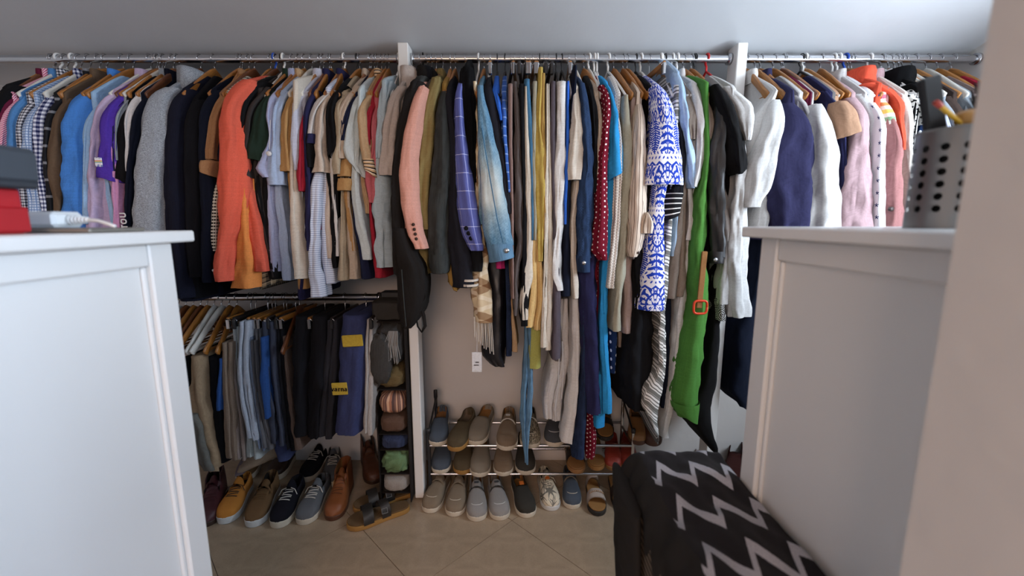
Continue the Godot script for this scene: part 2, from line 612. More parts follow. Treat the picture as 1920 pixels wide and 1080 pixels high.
	printed("cuff_stripe", patt(8, 64, func(u, v): return hx("1e1d20").lerp(hx("e9e6e2"), stripe(v + 0.05, 2, 0.24))), Vector2(4, 26))
	printed("tan_cuff", patt(8, 64, func(u, v): return hx("c9a983").lerp(hx("2a201c"), stripe(v + 0.2, 3, 0.3)).lerp(hx("efe6dc"), stripe(v + 0.08, 3, 0.14))), Vector2(4, 26))
	printed("scarf", patt(128, 128, func(u, v):
		var t: float = maxf(stripe(u + v, 1, 0.22), stripe(u - v, 1, 0.22)) * 0.6 + 0.4 * stripe(u + v, 1, 0.22) * stripe(u - v, 1, 0.22)
		return hx("d9c6a4").lerp(hx("7a573c"), t).lerp(hx("f0e6d2"), 0.6 * maxf(stripe(u + v + 0.4, 1, 0.12), stripe(u - v + 0.4, 1, 0.12)))), Vector2(7, 7))
	printed("denim_wash", patt(128, 256, func(u, v):
		var fade: float = exp(-pow((v - 0.52) / 0.17, 2.0)) * exp(-pow((fposmod(u, 1.0) - 0.5) / 0.2, 2.0)) + 0.15 * noise.get_noise_2d(u * 7.0, v * 9.0)
		var tw: float = 0.05 * (stripe(u + v * 2.0, 40, 0.5) - 0.5) + 0.12 * (hash1(floorf(u * 128) * 3.3 + floorf(v * 128) * 9.1) - 0.5)
		return (hx("5d829b") + Color(tw, tw, tw)).lerp(hx("d3d2c8"), clampf(fade * 0.85, 0, 1)).lerp(hx("4a6b83"), clampf((v - 0.7) * 1.2, 0, 0.6))), Vector2(2.4, 1.35))
	printed("floral", patt(256, 512, floral), Vector2(8.0, 3.6))
	printed("palm", patt(256, 256, palm), Vector2(1, 1))
	printed("camo", patt(128, 128, func(u, v):
		var q: float = noise.get_noise_3d(cos(u * TAU) * 3.0, sin(u * TAU) * 3.0, cos(v * TAU) * 3.0 + sin(v * TAU) * 2.0)
		return hx("8f8570") if q > 0.05 else (hx("3d3a33") if q > -0.22 else hx("b8ad95"))), Vector2(1, 1))
	printed("lace", patt(64, 64, func(u, v):
		var d := Vector2(fposmod(u * 2.0, 1.0) - 0.5, fposmod(v * 2.0 + 0.5 * floorf(u * 2.0), 1.0) - 0.5)
		return hx("8f887f") if absf(d.length() - 0.30) < 0.08 or d.length() < 0.09 else hx("e8e2da")), Vector2(45, 45))
	printed("sock_stripe", patt(64, 8, func(u, v):
		var k := int(fposmod(u * 8.0, 8.0))
		return [hx("8a6657"), hx("6b4a42"), hx("c49a7c"), hx("7d5d52"), hx("5a4644"), hx("a8745c"), hx("d2a98c"), hx("745750")][k]), Vector2(12, 4))
	printed("denim_plaid", patt(32, 32, func(u, v): return hx("3a5fa8").lerp(hx("8fa7d6"), maxf(stripe(u, 1, 0.12), stripe(v, 1, 0.12)))), Vector2(30, 30))
	printed("swirl", patt(64, 64, func(u, v):
		var d := Vector2(u - 0.5, v - 0.5)
		return hx("1c1b1d") if fposmod(d.length() * 7.0 + d.angle() / TAU, 1.0) < 0.6 else hx("dedbd6")), Vector2(22, 22))
	# blanket: pale sawtooth bands on black wool
	printed("zigzag", patt(256, 256, func(u, v):
		var s := fposmod(u * 2.0, 1.0)
		var z: float = (s / 0.72 if s < 0.72 else (1.0 - s) / 0.28) * 0.60
		var w := fposmod(v - z * 0.95 + 0.02 * (hash1(floorf(u * 256) * 3.7 + floorf(v * 256) * 1.9) - 0.5), 1.0)
		var g: float = 0.16 * (hash1(floorf(u * 256) * 7.7 + floorf(v * 256) * 2.3) - 0.5)
		return hx("9e9b9f") + Color(g, g, g) if w < 0.27 else hx("1f1d1f") + Color(g, g, g) * 0.25), Vector2(1, 1), 1.0)
	mats.zigzag.rim_enabled = true
	mats.zigzag.rim = 0.1
	printed("cord", patt(8, 64, func(u, v):
		var g: float = 0.5 + 0.5 * sin(v * TAU * 4)
		return hx("332c26").lerp(hx("75685b"), g)), Vector2(6, 18), 1.0)
	mats.cord.uv1_offset = Vector3.ZERO
	# hard things
	mats.chrome = plain(hx("c9c9cc"), 0.22, 1.0)
	mats.steel = plain(hx("8f8c89"), 0.32, 1.0)
	mats.paint = plain(hx("e6e3df"), 0.42)
	mats.chest = plain(hx("eae9e7"), 0.30)
	mats.wall = plain(hx("d9d4d0"), 0.85)
	mats.ceiling = plain(hx("cfd1d4"), 0.38)
	var bumpy := NoiseTexture2D.new()
	var fn := FastNoiseLite.new()
	fn.seed = 5
	fn.frequency = 0.02
	bumpy.noise = fn
	bumpy.seamless = true
	bumpy.width = 256
	bumpy.height = 256
	bumpy.as_normal_map = true
	bumpy.bump_strength = 2.0
	for k in ["wall", "ceiling"]:
		mats[k].normal_enabled = true
		mats[k].normal_texture = bumpy
		mats[k].normal_scale = 0.25
		mats[k].uv1_triplanar = true
		mats[k].uv1_world_triplanar = true
		mats[k].uv1_scale = Vector3(1.6, 1.6, 1.6)
	mats.tile = plain(hx("b09a80"), 0.22)
	var spk := patt(128, 128, func(u, v):
		var g: float = 0.95 + 0.06 * (hash1(floorf(u * 128) * 3.3 + floorf(v * 128) * 17.1) - 0.5) + 0.05 * noise.get_noise_2d(cos(u * TAU), cos(v * TAU) * 1.3)
		return Color(g, g, g))
	mats.tile.albedo_texture = spk
	mats.tile.uv1_triplanar = true
	mats.tile.uv1_world_triplanar = true
	mats.tile.uv1_scale = Vector3(3, 3, 3)
	mats.grout = plain(hx("7d6f60"), 0.9)
	var wood := patt(32, 128, func(u, v):
		var g: float = 0.86 + 0.14 * sin((u + 0.12 * noise.get_noise_2d(u * 3.0, v * 6.0)) * 40.0) * 0.6 + 0.08 * (hash1(floorf(u * 32) * 3.1) - 0.5)
		return Color(g, g, g))
	for a in [["oak", "bd7a30"], ["dark", "7a4420"], ["pale", "d8d4cb"]]:
		var m := plain(hx(a[1]), 0.42)
		if a[0] != "pale":
			m.albedo_texture = wood
		m.clearcoat_enabled = true
		m.clearcoat = 0.4
		mats["hanger_" + a[0]] = m
	mats.hanger_clip = mats.hanger_oak
	mats.hanger_dark_clip = plain(hx("241c1a"), 0.5)
	for a in [["white", "ebe9e6"], ["black", "232325"], ["red", "c31f22"], ["blue", "1f4fb4"], ["violet", "3d3478"]]:
		mats["hanger_" + a[0]] = plain(hx(a[1]), 0.4)

# ---------------------------------------------------------------- the room
func prism(poly: Array, x0: float, x1: float) -> ArrayMesh:
	# a (z, y) outline, convex, drawn out along x
	var st := begin()
	var mid := Vector3.ZERO
	for p in poly:
		mid += Vector3((x0 + x1) / 2, p.y, p.x) / poly.size()
	var a := []
	var b := []
	for p in poly:
		a.append(Vector3(x0, p.y, p.x))
		b.append(Vector3(x1, p.y, p.x))
	for i in poly.size():
		var j := (i + 1) % poly.size()
		face(st, [a[i], a[j], b[j], b[i]], mid)
	face(st, a, mid)
	face(st, b, mid)
	return done(st)

const XL := -2.45
const XR := 1.95
const ZB := 2.45

func ceiling_at(z: float) -> float:
	return 2.06 + (z + 1.835) * 0.30

func build_room():
	var floor_slab := struct("floor", boxmesh(Vector3((XL + XR) / 2, -0.069, (WALL + ZB) / 2), Vector3(XR - XL + 0.3, 0.12, ZB - WALL + 0.3)), mats.grout)
	# square tiles laid on the diagonal
	var s := 0.497
	var room := PackedVector2Array([Vector2(XL, WALL), Vector2(XR, WALL), Vector2(XR, ZB), Vector2(XL, ZB)])
	var d1 := Vector2(0.70710678, 0.70710678)
	var d2 := Vector2(-0.70710678, 0.70710678)
	for i in range(-9, 9):
		for j in range(-9, 9):
			var c := Vector2(0.0, -1.696) + d1 * s * i + d2 * s * j
			var g := 0.0012
			var q := PackedVector2Array([c + d1 * g + d2 * g, c + d1 * (s - g) + d2 * g, c + d1 * (s - g) + d2 * (s - g), c + d1 * g + d2 * (s - g)])
			for poly in Geometry2D.intersect_polygons(q, room):
				if poly.size() < 3:
					continue
				var st := begin()
				var mid := Vector3.ZERO
				for p in poly:
					mid += Vector3(p.x, -0.004, p.y) / poly.size()
				var top := []
				for p in poly:
					top.append(Vector3(p.x, 0, p.y))
				for k in poly.size():
					var a: Vector2 = poly[k]
					var b: Vector2 = poly[(k + 1) % poly.size()]
					face(st, [Vector3(a.x, 0, a.y), Vector3(b.x, 0, b.y), Vector3(b.x, -0.009, b.y), Vector3(a.x, -0.009, a.y)], mid)
				face(st, top, mid)
				part(floor_slab, "tile", done(st), mats.tile)
	var cz := -0.25
	struct("ceiling", prism([Vector2(WALL - 0.14, ceiling_at(WALL - 0.14)), Vector2(cz, ceiling_at(cz)), Vector2(cz, ceiling_at(cz) + 0.12), Vector2(WALL - 0.14, ceiling_at(WALL - 0.14) + 0.12)], XL - 0.15, XR + 0.15), mats.ceiling)
	struct("ceiling", boxmesh(Vector3((XL + XR) / 2, ceiling_at(cz) + 0.06, (cz + ZB + 0.15) / 2), Vector3(XR - XL + 0.3, 0.12, ZB + 0.15 - cz)), mats.ceiling)
	struct("wall_back", boxmesh(Vector3((XL + XR) / 2, 1.0, WALL - 0.07), Vector3(XR - XL + 0.3, 2.02, 0.14)), mats.wall)
	struct("wall_left", boxmesh(Vector3(XL - 0.07, 1.35, (WALL + ZB) / 2), Vector3(0.14, 2.7, ZB - WALL)), mats.wall)
	# gable wall on the right with its window
	var z0 := -1.26
	var z1 := -0.46
	var yb := 1.26
	var yt := 1.91
	var st := begin()
	box(st, Vector3(XR + 0.07, 1.35, (WALL + z0) / 2), Vector3(0.14, 2.7, z0 - WALL))
	box(st, Vector3(XR + 0.07, 1.35, (z1 + 0.60) / 2), Vector3(0.14, 2.7, 0.60 - z1))
	box(st, Vector3(XR + 0.07, 1.35, (1.80 + ZB) / 2), Vector3(0.14, 2.7, ZB - 1.80))
	box(st, Vector3(XR + 0.07, 0.56, 1.20), Vector3(0.14, 1.12, 1.20))
	box(st, Vector3(XR + 0.07, 2.39, 1.20), Vector3(0.14, 0.62, 1.20))
	box(st, Vector3(XR + 0.07, yb / 2, (z0 + z1) / 2), Vector3(0.14, yb, z1 - z0))
	box(st, Vector3(XR + 0.07, (yt + 2.7) / 2, (z0 + z1) / 2), Vector3(0.14, 2.7 - yt, z1 - z0))
	struct("wall_right", done(st), mats.wall)
	var w := struct("window_1", window_frame(Vector3(XR + 0.09, (yb + yt) / 2, (z0 + z1) / 2), z1 - z0, yt - yb, true), mats.paint)
	var glass := StandardMaterial3D.new()
	glass.albedo_color = Color(1, 1, 1, 0.06)
	glass.transparency = BaseMaterial3D.TRANSPARENCY_ALPHA
	glass.roughness = 0.02
	part(w, "pane", boxmesh(Vector3(XR + 0.09, (yb + yt) / 2, (z0 + z1) / 2), Vector3(0.006, yt - yb - 0.06, z1 - z0 - 0.06)), glass)
	w = struct("window_3", window_frame(Vector3(XR + 0.09, 1.60, 1.20), 1.20, 0.96, true), mats.paint)
	part(w, "pane", boxmesh(Vector3(XR + 0.09, 1.60, 1.20), Vector3(0.006, 0.90, 1.14)), glass)
	# wall behind the photographer with a wide window
	st = begin()
	box(st, Vector3((XL - 1.25) / 2, 1.35, ZB + 0.07), Vector3(-1.25 - XL, 2.7, 0.14))
	box(st, Vector3((0.55 + XR) / 2, 1.35, ZB + 0.07), Vector3(XR - 0.55, 2.7, 0.14))
	box(st, Vector3(-0.35, 0.70, ZB + 0.07), Vector3(1.8, 1.4, 0.14))
	box(st, Vector3(-0.35, 2.57, ZB + 0.07), Vector3(1.8, 0.26, 0.14))
	struct("wall_front", done(st), mats.wall)
	w = struct("window_2", window_frame(Vector3(-0.35, 1.92, ZB + 0.09), 1.8, 1.04, false), mats.paint)
	part(w, "pane", boxmesh(Vector3(-0.35, 1.92, ZB + 0.09), Vector3(1.74, 0.98, 0.006)), glass)
	struct("trim_1", boxmesh(Vector3((XL + XR) / 2, 2.25, 0.36), Vector3(XR - XL, 0.60, 0.12), 0.004), mats.wall)
	# the end of a partition close to the lens on the right
	struct("wall_partition", boxmesh(Vector3((0.484 + XR) / 2, 1.24, -0.25), Vector3(XR - 0.484, 2.48, 0.44), 0.006), mats.wall)

func window_frame(c: Vector3, w: float, h: float, side: bool) -> ArrayMesh:
	var st := begin()
	var t := Basis(Vector3.UP, PI / 2) if side else Basis()
	for s in [-1, 1]:
		box(st, c + t * Vector3(s * (w / 2 - 0.02), 0, 0), Vector3(0.04, h, 0.05), 0.004, t)
		box(st, c + t * Vector3(0, s * (h / 2 - 0.02), 0), Vector3(w - 0.08, 0.04, 0.05), 0.004, t)
	return done(st)

# ---------------------------------------------------------------- posts, rails, rack
func rail(x0: float, x1: float, y: float, label: String):
	var t := thing("clothes_rail", label, "rail", Vector3((x0 + x1) / 2, y, RZ))
	var h := (x1 - x0) / 2
	part(t, "bar", tube([Vector3(-h, 0, 0), Vector3(h, 0, 0)], 0.0155, 20), mats.chrome)
	for s in [-1, 1]:
		part(t, "flange", tube([Vector3(s * h, 0, 0), Vector3(s * (h - 0.014), 0, 0)], 0.023, 20), mats.chrome)

func build_fittings():
	for a in [[-0.4425, "white painted timber post beside the hanging fabric shelf, reaching floor to ceiling"], [0.935, "white painted timber post with the red hanger close to its left"]]:
		var t := thing("timber_post", a[1], "post", Vector3(a[0], 0, -1.876))
		var top := ceiling_at(-1.876)
		part(t, "shaft", boxmesh(Vector3(0, top / 2 - 0.002, 0), Vector3(0.042, top - 0.022, 0.078), 0.003), mats.paint)
	rail(XL + 0.005, -0.465, RY, "polished steel clothes rail left of the first post, full of shirts and tees")
	rail(-0.4205, 0.9135, RY, "polished steel clothes rail between the two posts, full of jackets, trousers and dresses")
	rail(0.9565, XR - 0.005, RY, "polished steel clothes rail right of the second post, full of blouses")
	rail(-1.95, -0.595, 0.979, "short steel rail low on the left, carrying trousers and bare hangers")
	var br := thing("rail_bracket", "dark bracket holding the end of the low rail beside the fabric shelf", "bracket", Vector3(-0.53, 0.979, -1.93))
	part(br, "arm", boxmesh(Vector3(0.0, 0.0, 0.02), Vector3(0.128, 0.05, 0.06), 0.004), mats.hanger_black)
	part(br, "plate", boxmesh(Vector3(0.035, -0.01, -0.01), Vector3(0.05, 0.12, 0.04), 0.004), mats.hanger_black)
	# shoe rack
	var r := thing("shoe_rack", "low two-tier shoe rack of chrome bars along the back wall", "shoe rack", Vector3(0.09, 0, -1.95))
	for s in [-1, 1]:
		for z in [0.085, -0.115]:
			part(r, "upright", tube([Vector3(s * 0.485, 0, z), Vector3(s * 0.485, 0.34 if z > 0 else 0.45, z)], 0.008, 10), mats.hanger_black if s < 0 else mats.chrome)
			part(r, "cap", tube([Vector3(s * 0.485, 0.33 if z > 0 else 0.42, z), Vector3(s * 0.485, 0.35 if z > 0 else 0.46, z)], 0.010, 10), mats.hanger_black)
		for y in [0.115, 0.262, 0.33]:
			part(r, "side_bar", tube([Vector3(s * 0.485, y, 0.085), Vector3(s * 0.485, y + (0.08 if y > 0.3 else 0.0), -0.115)], 0.005, 8), mats.hanger_black)
	for y in [0.118, 0.265]:
		for z in [0.085, -0.115]:
			part(r, "bar", tube([Vector3(-0.485, y + (0.016 if z < 0 else 0.0), z), Vector3(0.485, y + (0.016 if z < 0 else 0.0), z)], 0.007, 10), mats.chrome)
	organiser()

func lump(t: Node3D, called: String, m: Material, c: Vector3, s: Vector3, rough: float, sd: float, p := 3.0) -> MeshInstance3D:
	# a soft rounded bundle: superellipsoid with creases
	var rings := []
	for i in 19:
		var ph := -PI / 2 + PI * i / 18
		var ring := PackedVector3Array()
		for j in 37:
			var th := TAU * (j % 36) / 36
			var v := Vector3(spow(cos(ph), 2 / p) * spow(cos(th), 2 / p), spow(sin(ph), 2 / p), spow(cos(ph), 2 / p) * spow(sin(th), 2 / p))
			var q := 1.0 + rough * noise.get_noise_3d(v.x * 2.2 + sd, v.y * 2.6, v.z * 2.2)
			ring.append(c + Vector3(v.x * s.x, v.y * s.y, v.z * s.z) * 0.5 * q)
		rings.append(ring)
	var us := PackedFloat32Array()
	var vs := PackedFloat32Array()
	for j in 37:
		us.append(j / 36.0 * (s.x + s.z) * 2)
	for i in 19:
		vs.append(i / 18.0 * s.y * 1.5)
	return part(t, called, skin(rings, true, us, vs), m)

func organiser():
	fabric("org", hx("2a2422"))
	var x0 := -0.612
	var x1 := -0.472
	var xm := (x0 + x1) / 2
	var t := thing("hanging_shelf", "narrow black fabric hanging shelf with stacked pockets left of the first post", "hanging organiser", Vector3(xm, 0.02, -1.93))
	var hh := 0.87
	part(t, "side_panel", boxmesh(Vector3(x1 - xm, hh / 2, 0), Vector3(0.006, hh, 0.28), 0.002), mats.org)
	part(t, "side_panel", boxmesh(Vector3(x0 - xm, hh / 2, 0), Vector3(0.006, hh, 0.28), 0.002), mats.org)
	part(t, "back_panel", boxmesh(Vector3(0, hh / 2, -0.142), Vector3(0.146, hh, 0.005), 0.001), mats.org)
	for y in [0.070, 0.166, 0.286, 0.363, 0.576, 0.888]:
		part(t, "shelf", boxmesh(Vector3(0, y - 0.0235, 0), Vector3(0.132, 0.005, 0.274), 0.002), mats.org)
	fabric("bag_grey", hx("3a3734"))
	var b := thing("storage_bag", "dark grey fabric bag resting on top of the hanging shelf, below the black backpack", "bag", Vector3(xm - 0.003, 0.8915, -1.90))
	lump(b, "body", mats.bag_grey, Vector3(0, 0.045, 0), Vector3(0.136, 0.088, 0.24), 0.05, 3.0, 7.0)
	part(b, "piping", tube([Vector3(-0.06, 0.080, 0.113), Vector3(0.06, 0.080, 0.113)], 0.003, 6), mats.org)
	fabric("scarf_grey", hx("454341"), "knit")
	fabric("olive_knit", hx("6b5836"), "knit")
	fabric("choc", hx("64493a"), "knit")
	fabric("navy_fold", hx("353e5c"), "denim")
	fabric("green_fleece", hx("6b8b5e"), "knit")
	fabric("rib_grey", hx("aaa198"), "knit")
	fabric("fringe", hx("8f8b86"))
	mats.rib_grey.normal_scale = 1.6
	for a in [["folded_scarf", "dark charcoal woollen scarf with pale grey fringe in the top pocket of the hanging shelf", "scarf", mats.scarf_grey, 0.686, 0.195, 0.16],
		["folded_sweater", "olive brown sweater folded in the pocket under the fringed scarf", "sweater", mats.olive_knit, 0.580, 0.104, 0.12],
		["rolled_shirt", "brown striped garment rolled up on the plain chocolate sweater in the hanging shelf", "shirt", mats.sock_stripe, 0.457, 0.100, 0.06],
		["rolled_sweater", "plain chocolate brown sweater rolled below the striped roll", "sweater", mats.choc, 0.366, 0.090, 0.06],
		["folded_jeans", "navy blue denim folded in the pocket above the green bundle", "jeans", mats.navy_fold, 0.289, 0.068, 0.08],
		["folded_fleece", "soft green fleece bundled in the pocket above the grey ribbed roll", "fleece", mats.green_fleece, 0.169, 0.108, 0.22],
		["rolled_sweater", "light grey ribbed sweater rolled in the lowest pocket of the hanging shelf", "sweater", mats.rib_grey, 0.073, 0.082, 0.05]]:
		var o := thing(a[0], a[1], a[2], Vector3(xm, a[4], -1.92))
		var h: float = a[5]
		lump(o, "roll", a[3], Vector3(0, h / 2, 0.03), Vector3(0.126, h * 0.97, 0.24), a[6], h * 90.0, 3.4)
		if a[0] == "folded_scarf":
			lump(o, "hanging_end", mats.scarf_grey, Vector3(-0.030, 0.045, 0.165), Vector3(0.10, 0.22, 0.05), 0.16, 44.0, 2.6)
			for k in 16:
				var fx := -0.002 + 0.004 * k
				part(o, "fringe", tube([Vector3(fx * 0.6 + 0.012, 0.165, 0.150), Vector3(fx * 0.9, 0.12 - 0.02 * hash1(k), 0.176), Vector3(fx + 0.014 * (hash1(k + 5.0) - 0.6), 0.065 - 0.04 * hash1(k + 2.0), 0.170 + 0.01 * hash1(k + 9.0))], 0.0020, 5), mats.fringe)

# ---------------------------------------------------------------- shoes
const ST := [0.0, 0.02, 0.06, 0.14, 0.25, 0.38, 0.50, 0.62, 0.74, 0.85, 0.93, 0.98, 1.0]
const SW := [0.22, 0.46, 0.62, 0.71, 0.72, 0.74, 0.82, 0.93, 1.0, 0.95, 0.76, 0.46, 0.16]

func outline(t: float) -> float:
	for i in ST.size() - 1:
		if t <= ST[i + 1]:
			return lerpf(SW[i], SW[i + 1], (t - ST[i]) / (ST[i + 1] - ST[i]))
	return SW[-1]

func curve(pts: Array, t: float) -> float:
	# piecewise smooth through [t, v, t, v ...]
	for i in range(0, pts.size() - 2, 2):
		if t <= pts[i + 2]:
			var w: float = (t - pts[i]) / (pts[i + 2] - pts[i])
			return lerpf(pts[i + 1], pts[i + 3], w * w * (3 - 2 * w))
	return pts[-1]

func sole_mesh(L: float, W: float, levels: Array, side := 0.0) -> ArrayMesh:
	# levels: [height, scale]; closed on top and bottom. side bends the toe inwards
	var rings := []
	for k in range(-1, levels.size() + 1):
		var lv: Array = levels[clampi(k, 0, levels.size() - 1)]
		var sc: float = lv[1] if k >= 0 and k < levels.size() else 0.02
		var ring := PackedVector3Array()
		for j in 41:
			var q := j % 40
			var t := 0.5 - 0.5 * cos(PI * (q if q <= 20 else 40 - q) / 20.0)
			var sg := -1.0 if q <= 20 else 1.0
			var wd := W / 2 * outline(t) * (0.0 if t <= 0.0 or t >= 1.0 else 1.0)
			ring.append(Vector3(sg * wd * sc + side * t * t * 0.012, lv[0], (t - 0.5) * L * (sc if k >= 0 and k < levels.size() else 0.02) if sc < 0.1 else (t - 0.5) * (L - 2.0 * (1.0 - sc) * W / 2)))
		rings.append(ring)
	return skin(rings, true)

func upper_mesh(L: float, W: float, y0: float, rim: Array, arch: Array, throat: float, side := 0.0) -> ArrayMesh:
	var ts := []
	for i in 13:
		ts.append([lerpf(0.004, throat, pow(i / 12.0, 1.6)), true])
	for i in 17:
		ts.append([lerpf(throat, 0.995, 1.0 - pow(1.0 - i / 16.0, 1.5)), false])
	var rings := []
	for a in ts:
		var t: float = a[0]
		var w := W / 2 * outline(t) * 0.97 * sqrt(clampf((t - 0.003) / 0.07, 0.0, 1.0)) * sqrt(clampf((0.997 - t) / 0.03, 0.0, 1.0))
		var z := (t - 0.5) * L
		var ring := PackedVector3Array()
		var xo := side * t * t * 0.012
		if a[1]:
			var h: float = curve(rim, t)
			var thick := 0.0045
			for k in 5:
				var q := k / 4.0
				ring.append(Vector3(-w * (1.0 + 0.05 * sin(q * PI) - 0.16 * q), y0 + h * q, z))
			for k in range(4, -1, -1):
				var q := k / 4.0
				ring.append(Vector3(minf(-w * (1.0 + 0.05 * sin(q * PI) - 0.16 * q) + thick, -0.001), y0 + 0.008 + (h - 0.006) * q, z + (thick if t < 0.05 else 0.0)))
			for k in range(9, -1, -1):
				var v := ring[k]
				ring.append(Vector3(-v.x, v.y, v.z))
		else:
			var h: float = curve(arch, t)
			for k in 20:
				var an: float = PI * k / 19.0
				ring.append(Vector3(-w * spow(cos(an), 0.72), y0 + h * pow(sin(an), 0.62), z))
		for k in ring.size():
			ring[k].x += xo
		rings.append(ring)
	return skin(rings, false)

func lining_mesh(L: float, W: float, y0: float, rim: Array, throat: float, side := 0.0) -> ArrayMesh:
	# what one sees inside the opening: walls and insole in one skin
	var rings := []
	for i in 14:
		var t := lerpf(0.030, throat + 0.12, pow(i / 13.0, 1.5))
		var w := maxf(W / 2 * outline(t) * 0.97 * sqrt(clampf((t - 0.003) / 0.07, 0.0, 1.0)) - 0.0055, 0.002)
		var h := curve(rim, minf(t, throat)) * (1.0 if t < throat else 0.72) - 0.001
		var ring := PackedVector3Array()
		for k in 7:
			var q := 1.0 - k / 6.0
			ring.append(Vector3(-w * (1.0 - 0.16 * q) + side * t * t * 0.012, y0 + 0.010 + (h - 0.010) * q, (t - 0.5) * L))
		for k in 7:
			var q := k / 6.0
			ring.append(Vector3(w * (1.0 - 0.16 * q) + side * t * t * 0.012, y0 + 0.010 + (h - 0.010) * q, (t - 0.5) * L))
		rings.append(ring)
	return skin(rings, false)

func arch_height(arch: Array, t: float, y0: float, u: float) -> float:
	return y0 + curve(arch, t) * pow(maxf(0.0, 1.0 - pow(absf(u), 2.8)), 0.5)

func band(L: float, W: float, t0: float, t1: float, y0: float, h: float, skew := 0.0, thick := 0.004) -> ArrayMesh:
	# a strap over the foot between two places along the sole
	var rings := []
	for i in 7:
		var t := lerpf(t0, t1, i / 6.0)
		var w := W / 2 * outline(t)
		var ring := PackedVector3Array()
		for k in 17:
			var an: float = PI * k / 16.0
			ring.append(Vector3(-w * 1.03 * spow(cos(an), 0.8), y0 + h * (1.0 - 0.12 * (t - t0) / maxf(t1 - t0, 0.01)) * pow(sin(an), 0.8), (t - 0.5 + skew * cos(an)) * L))
		for k in range(16, -1, -1):
			var an: float = PI * k / 16.0
			ring.append(Vector3(-(w * 1.03 - thick) * spow(cos(an), 0.8), y0 + (h * (1.0 - 0.12 * (t - t0) / maxf(t1 - t0, 0.01)) - thick) * pow(sin(an), 0.8), (t - 0.5 + skew * cos(an)) * L))
		ring.append(ring[0])
		if i == 0:
			rings.append(flatring(ring, Vector3(0, y0 + h * 0.7, ring[0].z)) if false else ring)
		rings.append(ring)
	return skin(rings, true)

